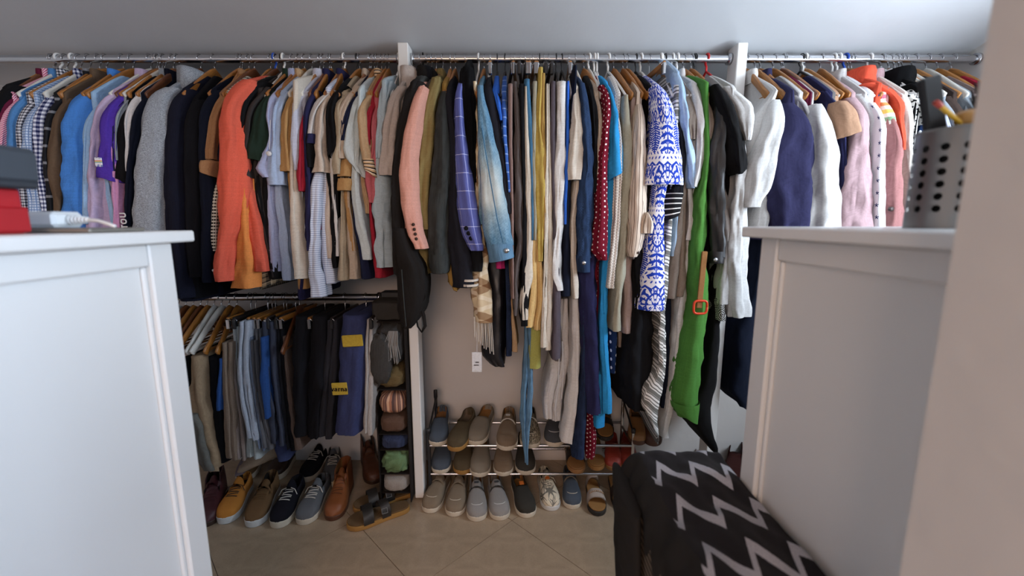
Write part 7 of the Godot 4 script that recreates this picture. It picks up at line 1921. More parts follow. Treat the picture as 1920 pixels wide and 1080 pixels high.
	hanger("white", 0.691, "white plastic hanger holding the ivory blouse", -4)
	t = garment("dress", "long cream dress falling behind the striped dress to the rack", "dress", "clothes on the middle rail", 0.723, 0.386)
	cloth(t, "body", mats.whitet, [1.908, 0.723, 0.0100, 1.820, 0.723, 0.0110, 1.640, 0.723, 0.0115, 1.309, 0.723, 0.0171, 1.181, 0.717, 0.0152, 1.005, 0.705, 0.0231, 0.800, 0.704, 0.0269, 0.635, 0.693, 0.0250, 0.514, 0.679, 0.0195, 0.386, 0.667, 0.0209], -1.71, -2.00, {"fold": 0.006, "tip": 1.82, "dome": 0.012})
	hanger("oak", 0.620, "oak wooden hanger holding the long cream dress", 0)
	t = garment("skirt", "black navy skirt hanging behind the striped dress", "skirt", "clothes on the middle rail", 0.654, 0.512)
	cloth(t, "body", mats.ink, [1.200, 0.654, 0.0099, 0.907, 0.664, 0.0181, 0.671, 0.668, 0.0184, 0.512, 0.666, 0.0163], -1.74, -2.00, {"dome": 0.012})
	hanger("clip", 0.575, "clip hanger holding the black navy skirt", 4)
	t = garment("dress", "bright grass green linen dress with brown belt and red buckle", "dress", "clothes on the middle rail", 0.718, 0.507)
	cloth(t, "body", mats.green, [1.908, 0.718, 0.0100, 1.830, 0.718, 0.0110, 1.682, 0.730, 0.0119, 1.577, 0.744, 0.0140, 1.490, 0.740, 0.0162, 1.390, 0.735, 0.0286, 1.289, 0.739, 0.0299, 1.207, 0.736, 0.0291, 1.102, 0.748, 0.0399, 1.017, 0.758, 0.0423, 0.886, 0.752, 0.0493, 0.707, 0.742, 0.0599, 0.592, 0.735, 0.0616, 0.507, 0.745, 0.0488], -1.65, -1.97, {"fold": 0.007, "k": 3, "tip": 1.83, "dome": 0.012})
	part(t, "belt", boxmesh(Vector3(0.7460, 1.0921, -1.6400) - t.position, Vector3(0.022, 0.225, 0.006), 0.0021, Basis(Vector3.BACK, -0.03)), mats.beltb)
	part(t, "buckle", tube(buckle_loop(Vector3(0.7437, 0.9847, -1.6320) - t.position), 0.005, 8), plain(hx("d8401c"), 0.35))
	cloth(t, "turned_hem", mats.green, [0.566, 0.737, 0.0594, 0.500, 0.742, 0.0498], -1.640, -1.80, {"fold": 0.002, "open": true, "slant": 0.03})
	hanger("oak", 0.718, "oak wooden hanger holding the grass green dress", 8)
	t = garment("slip_dress", "taupe slip dress on a wooden hanger right of the green straps", "dress", "clothes on the middle rail", 0.750, 1.204)
	cloth(t, "body", mats.taupe2, [1.908, 0.750, 0.0100, 1.803, 0.750, 0.0110, 1.683, 0.750, 0.0115, 1.503, 0.750, 0.0115, 1.204, 0.750, 0.0127], -1.69, -2.08, {"tip": 1.803, "dome": 0.012})
	cloth(t, "sleeve", mats.taupe2, [1.775, 0.749, 0.0129, 1.704, 0.750, 0.0110, 1.627, 0.749, 0.0100, 1.550, 0.748, 0.0071], -1.655, -1.755, {"shoulder": 0.05})
	hanger("oak", 0.750, "oak wooden hanger holding the taupe slip dress", 8)
	t = garment("leather_jacket", "washed black denim jacket with silver cuff button beside the green dress", "jacket", "clothes on the middle rail", 0.765, 1.183)
	cloth(t, "body", mats.blackl, [1.908, 0.765, 0.0100, 1.815, 0.765, 0.0110, 1.695, 0.765, 0.0115, 1.541, 0.765, 0.0115, 1.267, 0.765, 0.0127], -1.69, -2.08, {"tip": 1.815, "dome": 0.012})
	cloth(t, "sleeve", mats.blackl, [1.827, 0.760, 0.0116, 1.772, 0.771, 0.0166, 1.679, 0.778, 0.0207, 1.546, 0.780, 0.0289, 1.429, 0.788, 0.0302, 1.310, 0.801, 0.0275, 1.208, 0.810, 0.0268, 1.183, 0.809, 0.0289], -1.630, -1.730, {"fold": 0.007, "shoulder": 0.05})
	cloth(t, "cuff", mats.blackl, [1.204, 0.803, 0.0318, 1.159, 0.804, 0.0278], -1.622, -1.735, {"fold": 0.001, "open": true})
	dot(t, "button", Vector3(0.7867, 1.1733, -1.6240), 0.008, mats.chrome)
	hanger("black", 0.765, "black plastic hanger holding the washed black jacket", 5)
	t = garment("dress", "black satin dress with puffed short sleeve left of the white dress", "dress", "clothes on the middle rail", 0.761, 0.322)
	cloth(t, "body", mats.satinb, [1.908, 0.761, 0.0100, 1.813, 0.761, 0.0110, 1.633, 0.808, 0.0115, 1.495, 0.855, 0.0146, 1.246, 0.862, 0.0107, 1.006, 0.851, 0.0241, 0.803, 0.853, 0.0245, 0.639, 0.845, 0.0362, 0.495, 0.818, 0.0675, 0.372, 0.866, 0.0289, 0.322, 0.889, 0.0105], -1.70, -1.98, {"tip": 1.813, "dome": 0.012})
	cloth(t, "sleeve", mats.satinb, [1.825, 0.753, 0.0114, 1.782, 0.769, 0.0210, 1.727, 0.787, 0.0230, 1.654, 0.813, 0.0242, 1.589, 0.835, 0.0292, 1.542, 0.843, 0.0333, 1.508, 0.846, 0.0177, 1.496, 0.845, 0.0079], -1.600, -1.700, {"fold": 0.008, "k": 4, "shoulder": 0.05})
	hanger("black", 0.761, "black plastic hanger holding the black puff sleeve dress", -2)

func build_clothes_8():
	var t: Node3D
	t = garment("dress", "white linen dress on a red hanger, wide armhole and long skirt beside the second post", "dress", "clothes on the middle rail", 0.814, 0.940)
	cloth(t, "body", mats.bwhite, [1.908, 0.814, 0.0100, 1.809, 0.814, 0.0110, 1.548, 0.870, 0.0160, 1.469, 0.873, 0.0242, 1.350, 0.878, 0.0337, 1.228, 0.884, 0.0403, 1.103, 0.893, 0.0471, 1.018, 0.903, 0.0506, 0.940, 0.916, 0.0489], -1.64, -1.82, {"fold": 0.009, "k": 4, "n": 36, "tip": 1.809, "dome": 0.012})
	cloth(t, "sleeve", mats.bwhite, [1.821, 0.801, 0.0144, 1.776, 0.828, 0.0279, 1.748, 0.850, 0.0328, 1.702, 0.862, 0.0291, 1.656, 0.864, 0.0156, 1.615, 0.868, 0.0078], -1.610, -1.710, {"shoulder": 0.05})
	hanger("red", 0.814, "red plastic hanger holding the white linen dress", 2)
	t = garment("blouse", "sheer white blouse whose cuff shows left of the white linen dress", "blouse", "clothes on the middle rail", 0.810, 0.991)
	cloth(t, "body", mats.white2, [1.908, 0.810, 0.0100, 1.820, 0.810, 0.0110, 1.700, 0.810, 0.0115, 1.501, 0.810, 0.0115, 1.182, 0.810, 0.0127], -1.69, -2.08, {"tip": 1.82, "dome": 0.012})
	cloth(t, "sleeve", mats.white2, [1.391, 0.843, 0.0082, 1.248, 0.851, 0.0094, 1.143, 0.856, 0.0147, 1.079, 0.855, 0.0212, 0.991, 0.859, 0.0267], -1.655, -1.755, {"shoulder": 0.05})
	t = garment("scarf", "black and cream swirl printed scarf end left of the white dress hem", "scarf", "clothes on the middle rail", 0.845, 0.922)
	cloth(t, "cloth", mats.swirl, [1.014, 0.845, 0.0117, 0.970, 0.847, 0.0150, 0.922, 0.853, 0.0151], -1.66, -1.80, {"dome": 0.012})
	t = garment("skirt", "black navy skirt hanging low behind the second post", "skirt", "clothes on the right rail", 1.047, 0.486)
	cloth(t, "body", mats.ink, [1.908, 1.047, 0.0100, 1.800, 1.047, 0.0110, 1.620, 1.047, 0.0115, 1.287, 1.047, 0.0246, 0.992, 1.049, 0.0321, 0.850, 1.022, 0.0672, 0.681, 1.028, 0.0729, 0.557, 1.029, 0.0737, 0.486, 1.052, 0.0478], -1.78, -2.05, {"fold": 0.008, "slant": 0.03, "tip": 1.8, "dome": 0.012})
	hanger("oak", 1.020, "oak wooden hanger holding the black navy skirt behind the post", 3)
	t = garment("blouse", "white cotton shirt with gathered cuff, first on the right rail", "blouse", "clothes on the right rail", 0.982, 1.268)
	cloth(t, "body", mats.bwhite, [1.908, 0.982, 0.0100, 1.803, 0.982, 0.0110, 1.705, 0.944, 0.0280, 1.550, 0.946, 0.0284, 1.451, 0.993, 0.0297, 1.350, 0.989, 0.0290, 1.268, 0.982, 0.0271], -1.66, -2.08, {"tip": 1.803, "dome": 0.012})
	cloth(t, "sleeve", mats.bwhite, [1.774, 0.985, 0.0192, 1.739, 0.980, 0.0309, 1.675, 0.971, 0.0350, 1.600, 0.955, 0.0431, 1.524, 0.941, 0.0493, 1.447, 0.932, 0.0457, 1.373, 0.916, 0.0250], -1.610, -1.710, {"fold": 0.006, "shoulder": 0.05})
	cloth(t, "collar", mats.bwhite, [1.930, 0.982, 0.0152, 1.913, 0.982, 0.0190, 1.875, 0.982, 0.0152], -1.816, -1.948, {"open": true, "fold": 0.002, "n": 20})
	hanger("oak", 0.982, "oak wooden hanger holding the white cotton shirt", -4)
	t = garment("long_sleeve_shirt", "indigo navy linen shirt between two white blouses", "shirt", "clothes on the right rail", 1.041, 1.248)
	cloth(t, "body", mats.navyr, [1.908, 1.041, 0.0100, 1.803, 1.041, 0.0110, 1.705, 1.050, 0.0300, 1.491, 1.033, 0.0286, 1.350, 1.031, 0.0372, 1.248, 1.022, 0.0439], -1.66, -2.08, {"tip": 1.803, "dome": 0.012})
	cloth(t, "sleeve", mats.navyr, [1.763, 1.032, 0.0231, 1.712, 1.051, 0.0445, 1.656, 1.059, 0.0584, 1.600, 1.053, 0.0744, 1.524, 1.055, 0.0789, 1.408, 1.066, 0.0738, 1.270, 1.079, 0.0637], -1.610, -1.710, {"fold": 0.008, "k": 3, "shoulder": 0.05})
	cloth(t, "collar", mats.navyr, [1.930, 1.041, 0.0152, 1.913, 1.041, 0.0190, 1.875, 1.041, 0.0152], -1.816, -1.948, {"open": true, "fold": 0.002, "n": 20})
	hanger("oak", 1.041, "oak wooden hanger holding the indigo navy shirt", 0)
	t = garment("camisole", "ivory camisole with strap bunched on a wooden hanger right of the indigo shirt", "top", "clothes on the right rail", 1.095, 1.288)
	cloth(t, "body", mats.satinw, [1.908, 1.095, 0.0100, 1.803, 1.095, 0.0110, 1.683, 1.095, 0.0080, 1.546, 1.095, 0.0080, 1.288, 1.095, 0.0088], -1.69, -2.08, {"tip": 1.803, "dome": 0.012})
	cloth(t, "sleeve", mats.satinw, [1.801, 1.088, 0.0178, 1.760, 1.103, 0.0168, 1.704, 1.114, 0.0140, 1.627, 1.127, 0.0100], -1.655, -1.755, {"shoulder": 0.05})
	hanger("oak", 1.095, "oak wooden hanger holding the ivory camisole", 6)
	t = garment("top", "narrow wine red top showing left of the shiny white blouse", "top", "clothes on the right rail", 1.131, 1.288)
	cloth(t, "body", mats.burgundy, [1.908, 1.131, 0.0100, 1.803, 1.131, 0.0110, 1.683, 1.131, 0.0080, 1.546, 1.131, 0.0080, 1.288, 1.131, 0.0088], -1.69, -2.08, {"tip": 1.803, "dome": 0.012})
	cloth(t, "sleeve", mats.burgundy, [1.760, 1.130, 0.0119, 1.713, 1.133, 0.0100, 1.627, 1.139, 0.0060], -1.655, -1.755, {"shoulder": 0.05})
	hanger("dark", 1.131, "dark wooden hanger holding the wine red top", 6)
	t = garment("blouse", "shiny white blouse with shoulder gathers in the middle of the right rail", "blouse", "clothes on the right rail", 1.138, 1.204)
	cloth(t, "body", mats.satinw, [1.908, 1.138, 0.0100, 1.803, 1.138, 0.0110, 1.683, 1.138, 0.0220, 1.503, 1.138, 0.0220, 1.204, 1.138, 0.0242], -1.69, -2.08, {"tip": 1.803, "dome": 0.012})
	cloth(t, "sleeve", mats.satinw, [1.756, 1.137, 0.0191, 1.718, 1.139, 0.0327, 1.663, 1.149, 0.0435, 1.598, 1.163, 0.0486, 1.504, 1.175, 0.0540, 1.388, 1.188, 0.0596, 1.270, 1.198, 0.0643], -1.600, -1.700, {"fold": 0.009, "k": 4, "shoulder": 0.05})
	hanger("oak", 1.138, "oak wooden hanger holding the shiny white blouse", 6)
	t = garment("top", "navy strap top showing a thin edge right of the shiny white blouse", "top", "clothes on the right rail", 1.208, 1.204)
	cloth(t, "body", mats.navy2, [1.908, 1.208, 0.0100, 1.804, 1.208, 0.0110, 1.684, 1.208, 0.0080, 1.504, 1.208, 0.0080, 1.204, 1.208, 0.0088], -1.69, -2.08, {"tip": 1.804, "dome": 0.012})
	cloth(t, "sleeve", mats.navy2, [1.816, 1.194, 0.0118, 1.741, 1.221, 0.0099, 1.627, 1.251, 0.0100, 1.471, 1.281, 0.0082, 1.289, 1.307, 0.0083], -1.655, -1.755, {"shoulder": 0.05})
	hanger("black", 1.208, "black plastic hanger holding the navy strap top", 6)
	t = garment("top", "grey shimmering top on a white hanger left of the tan tee", "top", "clothes on the right rail", 1.220, 1.267)
	cloth(t, "body", mats.greyt, [1.908, 1.220, 0.0100, 1.803, 1.220, 0.0110, 1.683, 1.220, 0.0080, 1.535, 1.220, 0.0080, 1.267, 1.220, 0.0088], -1.69, -2.08, {"tip": 1.803, "dome": 0.012})
	cloth(t, "sleeve", mats.greyt, [1.807, 1.211, 0.0158, 1.741, 1.229, 0.0139, 1.666, 1.244, 0.0120], -1.655, -1.755, {"shoulder": 0.05})
	hanger("white", 1.220, "white plastic hanger holding the grey shimmering top", 6)
	t = garment("tee_shirt", "tan suede-like short-sleeved tee on the right rail", "tee", "clothes on the right rail", 1.229, 1.351)
	cloth(t, "body", mats.tanr, [1.908, 1.229, 0.0100, 1.803, 1.229, 0.0110, 1.683, 1.229, 0.0140, 1.577, 1.229, 0.0140, 1.351, 1.229, 0.0154], -1.69, -2.08, {"tip": 1.803, "dome": 0.012})
	cloth(t, "sleeve", mats.tanr, [1.767, 1.225, 0.0210, 1.737, 1.232, 0.0278, 1.682, 1.239, 0.0318, 1.636, 1.250, 0.0329], -1.600, -1.700, {"slant": -0.012, "fold": 0.005, "shoulder": 0.05})
	hanger("oak", 1.229, "oak wooden hanger holding the tan short-sleeved tee", 6)
	t = garment("blouse", "pale pink long-sleeved blouse between the tan tee and the starred shirt", "blouse", "clothes on the right rail", 1.292, 1.204)
	cloth(t, "body", mats.pinkr, [1.908, 1.292, 0.0100, 1.803, 1.292, 0.0110, 1.683, 1.292, 0.0140, 1.503, 1.292, 0.0140, 1.204, 1.292, 0.0154], -1.69, -2.08, {"tip": 1.803, "dome": 0.012})
	cloth(t, "sleeve", mats.pinkr, [1.787, 1.284, 0.0233, 1.735, 1.301, 0.0215, 1.623, 1.309, 0.0277, 1.507, 1.318, 0.0410, 1.390, 1.331, 0.0516, 1.269, 1.346, 0.0635], -1.630, -1.730, {"fold": 0.009, "k": 3, "shoulder": 0.05})
	hanger("oak", 1.292, "oak wooden hanger holding the pale pink blouse", -5)
	t = garment("long_sleeve_shirt", "crisp white shirt tucked between the pale pink blouse and the starred shirt", "shirt", "clothes on the right rail", 1.342, 1.204)
	cloth(t, "body", mats.bwhite, [1.908, 1.342, 0.0100, 1.803, 1.342, 0.0110, 1.683, 1.342, 0.0115, 1.503, 1.342, 0.0115, 1.204, 1.342, 0.0127], -1.69, -2.08, {"tip": 1.803, "dome": 0.012})
	cloth(t, "sleeve", mats.bwhite, [1.807, 1.334, 0.0237, 1.760, 1.350, 0.0218, 1.694, 1.365, 0.0160, 1.608, 1.376, 0.0121, 1.491, 1.392, 0.0081, 1.350, 1.412, 0.0072], -1.655, -1.755, {"shoulder": 0.05})
	cloth(t, "collar", mats.bwhite, [1.930, 1.342, 0.0152, 1.913, 1.342, 0.0190, 1.875, 1.342, 0.0152], -1.816, -1.948, {"open": true, "fold": 0.002, "n": 20})
	hanger("white", 1.342, "white plastic hanger holding the crisp white shirt", -1)
	t = garment("long_sleeve_shirt", "white shirt printed with small navy stars", "shirt", "clothes on the right rail", 1.362, 1.204)
	cloth(t, "body", mats.stars, [1.908, 1.362, 0.0100, 1.803, 1.362, 0.0110, 1.683, 1.362, 0.0140, 1.503, 1.362, 0.0140, 1.204, 1.362, 0.0154], -1.69, -2.08, {"tip": 1.803, "dome": 0.012})
	cloth(t, "sleeve", mats.stars, [1.767, 1.356, 0.0155, 1.715, 1.368, 0.0147, 1.622, 1.378, 0.0177, 1.488, 1.392, 0.0210, 1.370, 1.407, 0.0243, 1.269, 1.421, 0.0286], -1.625, -1.725, {"fold": 0.003, "shoulder": 0.05})
	hanger("white", 1.362, "white plastic hanger holding the star print shirt", 3)
	t = garment("blouse", "cream blouse with thin rainbow stripes across its sleeve", "blouse", "clothes on the right rail", 1.410, 1.288)
	cloth(t, "body", mats.rainbow, [1.908, 1.410, 0.0100, 1.803, 1.410, 0.0110, 1.683, 1.410, 0.0115, 1.546, 1.410, 0.0115, 1.288, 1.410, 0.0127], -1.69, -2.08, {"tip": 1.803, "dome": 0.012})
	cloth(t, "sleeve", mats.rainbow, [1.794, 1.402, 0.0198, 1.751, 1.418, 0.0179, 1.694, 1.428, 0.0160, 1.550, 1.440, 0.0091, 1.431, 1.456, 0.0061], -1.655, -1.755, {"shoulder": 0.05})
	hanger("oak", 1.410, "oak wooden hanger holding the rainbow striped blouse", -4)
	t = garment("cardigan", "bright orange red knit folded over its hanger on the right rail", "cardigan", "clothes on the right rail", 1.392, 1.351)
	cloth(t, "body", mats.orangered, [1.908, 1.392, 0.0100, 1.837, 1.392, 0.0110, 1.717, 1.392, 0.0115, 1.594, 1.392, 0.0115, 1.351, 1.392, 0.0127], -1.69, -2.08, {"tip": 1.837, "dome": 0.012})
	cloth(t, "sleeve", mats.orangered, [1.849, 1.372, 0.0315, 1.821, 1.413, 0.0296, 1.780, 1.444, 0.0109, 1.705, 1.463, 0.0080, 1.589, 1.486, 0.0061], -1.660, -1.760, {"shoulder": 0.05})
	cloth(t, "hood", mats.orangered, [1.932, 1.398, 0.0230, 1.915, 1.404, 0.0437, 1.860, 1.404, 0.0460, 1.800, 1.398, 0.0184], -1.758, -2.028, {"fold": 0.006, "dome": 0.03})
	hanger("blue", 1.392, "blue plastic hanger holding the orange red knit", 0)
	t = garment("long_sleeve_shirt", "dusty rose linen shirt with a wooden button at its knotted cuff", "shirt", "clothes on the right rail", 1.422, 1.204)
	cloth(t, "body", mats.rosy, [1.908, 1.422, 0.0100, 1.820, 1.422, 0.0110, 1.700, 1.422, 0.0115, 1.512, 1.422, 0.0115, 1.204, 1.422, 0.0127], -1.69, -2.08, {"tip": 1.82, "dome": 0.012})
	cloth(t, "sleeve", mats.rosy, [1.725, 1.427, 0.0098, 1.622, 1.436, 0.0158, 1.507, 1.449, 0.0249, 1.390, 1.465, 0.0323, 1.350, 1.470, 0.0375, 1.269, 1.478, 0.0449], -1.625, -1.725, {"fold": 0.006, "shoulder": 0.05})
	dot(t, "button", Vector3(1.4407, 1.3658, -1.6280), 0.0085, mats.leatherb)
	hanger("oak", 1.422, "oak wooden hanger holding the dusty rose shirt", 4)

func build_clothes_9():
	var t: Node3D
	t = garment("blouse", "cream blouse with pink yoke behind the steel holder", "blouse", "clothes on the right rail", 1.492, 1.204)
	cloth(t, "body", mats.creamr, [1.908, 1.492, 0.0100, 1.803, 1.492, 0.0110, 1.683, 1.492, 0.0115, 1.503, 1.492, 0.0115, 1.204, 1.492, 0.0127], -1.69, -2.08, {"tip": 1.803, "dome": 0.012})
	cloth(t, "sleeve", mats.creamr, [1.807, 1.491, 0.0197, 1.770, 1.493, 0.0238, 1.685, 1.496, 0.0180, 1.550, 1.516, 0.0142, 1.350, 1.545, 0.0103], -1.655, -1.755, {"shoulder": 0.05})
	cloth(t, "collar", mats.pinkr, [1.930, 1.492, 0.0224, 1.913, 1.492, 0.0280, 1.875, 1.492, 0.0224], -1.816, -1.948, {"open": true, "fold": 0.002, "n": 20})
	hanger("white", 1.492, "white plastic hanger holding the cream blouse with pink yoke", -3)
	t = garment("blouse", "white blouse with black spots beside the black knit", "blouse", "clothes on the right rail", 1.543, 1.288)
	cloth(t, "body", mats.spots, [1.908, 1.543, 0.0100, 1.803, 1.543, 0.0110, 1.683, 1.543, 0.0115, 1.546, 1.543, 0.0115, 1.288, 1.543, 0.0127], -1.69, -2.08, {"tip": 1.803, "dome": 0.012})
	cloth(t, "sleeve", mats.spots, [1.805, 1.531, 0.0197, 1.760, 1.556, 0.0139, 1.685, 1.576, 0.0100], -1.655, -1.755, {"shoulder": 0.05})
	cloth(t, "collar", mats.spots, [1.930, 1.543, 0.0152, 1.913, 1.543, 0.0190, 1.875, 1.543, 0.0152], -1.816, -1.948, {"open": true, "fold": 0.002, "n": 20})
	hanger("pale", 1.543, "pale painted hanger holding the spotted blouse", 1)
	t = garment("sweater", "fluffy black knit bundled over its hanger on the right rail", "sweater", "clothes on the right rail", 1.548, 1.288)
	cloth(t, "body", mats.furblack, [1.908, 1.548, 0.0100, 1.832, 1.548, 0.0110, 1.712, 1.548, 0.0115, 1.560, 1.548, 0.0115, 1.288, 1.548, 0.0127], -1.69, -2.08, {"tip": 1.832, "dome": 0.012})
	cloth(t, "sleeve", mats.furblack, [1.844, 1.535, 0.0216, 1.807, 1.560, 0.0178, 1.741, 1.583, 0.0099, 1.627, 1.607, 0.0080], -1.655, -1.755, {"shoulder": 0.05})
	cloth(t, "hood", mats.furblack, [1.932, 1.554, 0.0230, 1.915, 1.560, 0.0437, 1.860, 1.560, 0.0460, 1.800, 1.554, 0.0184], -1.758, -2.028, {"fold": 0.006, "dome": 0.03})
	hanger("dark", 1.548, "dark wooden hanger holding the fluffy black knit", 5)
	t = garment("top", "navy top with white dots behind the comb and pencil", "top", "clothes on the right rail", 1.579, 1.288)
	cloth(t, "body", mats.dots_navy, [1.908, 1.579, 0.0100, 1.803, 1.579, 0.0110, 1.683, 1.579, 0.0115, 1.546, 1.579, 0.0115, 1.288, 1.579, 0.0127], -1.69, -2.08, {"tip": 1.803, "dome": 0.012})
	cloth(t, "sleeve", mats.dots_navy, [1.786, 1.568, 0.0138, 1.723, 1.590, 0.0099, 1.627, 1.613, 0.0100], -1.655, -1.755, {"shoulder": 0.05})
	hanger("oak", 1.579, "oak wooden hanger holding the navy dotted top", -2)
	t = garment("top", "cream beige top right of the navy dotted top", "top", "clothes on the right rail", 1.604, 1.288)
	cloth(t, "body", mats.beige2, [1.908, 1.604, 0.0100, 1.803, 1.604, 0.0110, 1.683, 1.604, 0.0115, 1.546, 1.604, 0.0115, 1.288, 1.604, 0.0127], -1.69, -2.08, {"tip": 1.803, "dome": 0.012})
	cloth(t, "sleeve", mats.beige2, [1.786, 1.595, 0.0099, 1.704, 1.612, 0.0100, 1.589, 1.637, 0.0081], -1.655, -1.755, {"shoulder": 0.05})
	hanger("pale", 1.604, "pale painted hanger holding the cream beige top", 2)
	t = garment("top", "lavender white top near the right end of the rail", "top", "clothes on the right rail", 1.624, 1.288)
	cloth(t, "body", mats.lav, [1.908, 1.624, 0.0100, 1.803, 1.624, 0.0110, 1.683, 1.624, 0.0115, 1.546, 1.624, 0.0115, 1.288, 1.624, 0.0127], -1.69, -2.08, {"tip": 1.803, "dome": 0.012})
	cloth(t, "sleeve", mats.lav, [1.786, 1.615, 0.0099, 1.704, 1.632, 0.0100, 1.589, 1.657, 0.0081], -1.655, -1.755, {"shoulder": 0.05})
	hanger("oak", 1.624, "oak wooden hanger holding the lavender white top", -5)
	t = garment("jacket", "blue grey jacket with broad shoulders at the right end of the rail", "jacket", "clothes on the right rail", 1.639, 1.288)
	cloth(t, "body", mats.greyblue, [1.908, 1.639, 0.0100, 1.803, 1.639, 0.0110, 1.683, 1.639, 0.0200, 1.546, 1.639, 0.0200, 1.288, 1.639, 0.0220], -1.69, -2.08, {"tip": 1.803, "dome": 0.012})
	cloth(t, "sleeve", mats.greyblue, [1.798, 1.629, 0.0178, 1.741, 1.648, 0.0159, 1.589, 1.681, 0.0161], -1.655, -1.755, {"shoulder": 0.05})
	hanger("pale", 1.639, "pale painted hanger holding the blue grey jacket", -1)
	t = garment("jacket", "dark brown jacket behind the hairbrush on the right rail", "jacket", "clothes on the right rail", 1.681, 1.288)
	cloth(t, "body", mats.brownv, [1.908, 1.681, 0.0100, 1.803, 1.681, 0.0110, 1.683, 1.681, 0.0200, 1.546, 1.681, 0.0200, 1.288, 1.681, 0.0220], -1.69, -2.08, {"tip": 1.803, "dome": 0.012})
	cloth(t, "sleeve", mats.brownv, [1.798, 1.670, 0.0197, 1.704, 1.692, 0.0219, 1.550, 1.722, 0.0223], -1.655, -1.755, {"shoulder": 0.05})
	hanger("oak", 1.681, "oak wooden hanger holding the dark brown jacket at the right end", 3)
	t = garment("long_sleeve_shirt", "slate blue shirt with just its shoulder visible above the hairbrush, near the partition", "shirt", "clothes on the right rail", 1.736, 1.288)
	cloth(t, "body", mats.greyblue, [1.908, 1.736, 0.0100, 1.803, 1.736, 0.0110, 1.683, 1.736, 0.0115, 1.546, 1.736, 0.0115, 1.288, 1.736, 0.0127], -1.69, -2.08, {"tip": 1.803, "dome": 0.012})
	cloth(t, "sleeve", mats.greyblue, [1.807, 1.726, 0.0178, 1.741, 1.745, 0.0179, 1.550, 1.785, 0.0162], -1.655, -1.755, {"shoulder": 0.05})
	hanger("pale", 1.736, "pale painted hanger holding the slate blue shirt by the partition", -4)
	t = garment("top", "dull mauve top with just its shoulder visible at the right end of the rail", "top", "clothes on the right rail", 1.785, 1.288)
	cloth(t, "body", mats.mauve, [1.908, 1.785, 0.0100, 1.803, 1.785, 0.0110, 1.683, 1.785, 0.0115, 1.546, 1.785, 0.0115, 1.288, 1.785, 0.0127], -1.69, -2.08, {"tip": 1.803, "dome": 0.012})
	cloth(t, "sleeve", mats.mauve, [1.807, 1.775, 0.0158, 1.741, 1.795, 0.0159, 1.550, 1.833, 0.0162], -1.655, -1.755, {"shoulder": 0.05})
	hanger("oak", 1.785, "oak wooden hanger holding the dull mauve top", 0)
	t = garment("tee_shirt", "red tee last of all on the right rail, its shoulder peeping past the partition", "tee", "clothes on the right rail", 1.841, 1.288)
	cloth(t, "body", mats.red, [1.908, 1.841, 0.0100, 1.804, 1.841, 0.0110, 1.684, 1.841, 0.0115, 1.546, 1.841, 0.0115, 1.288, 1.841, 0.0127], -1.69, -2.08, {"tip": 1.804, "dome": 0.012})
	cloth(t, "sleeve", mats.red, [1.816, 1.831, 0.0177, 1.741, 1.851, 0.0159, 1.550, 1.890, 0.0162], -1.655, -1.755, {"shoulder": 0.05})
	hanger("oak", 1.841, "oak wooden hanger holding the red tee at the right end", 4)

func build_low_clothes():
	build_low_clothes_1()
	build_low_clothes_2()

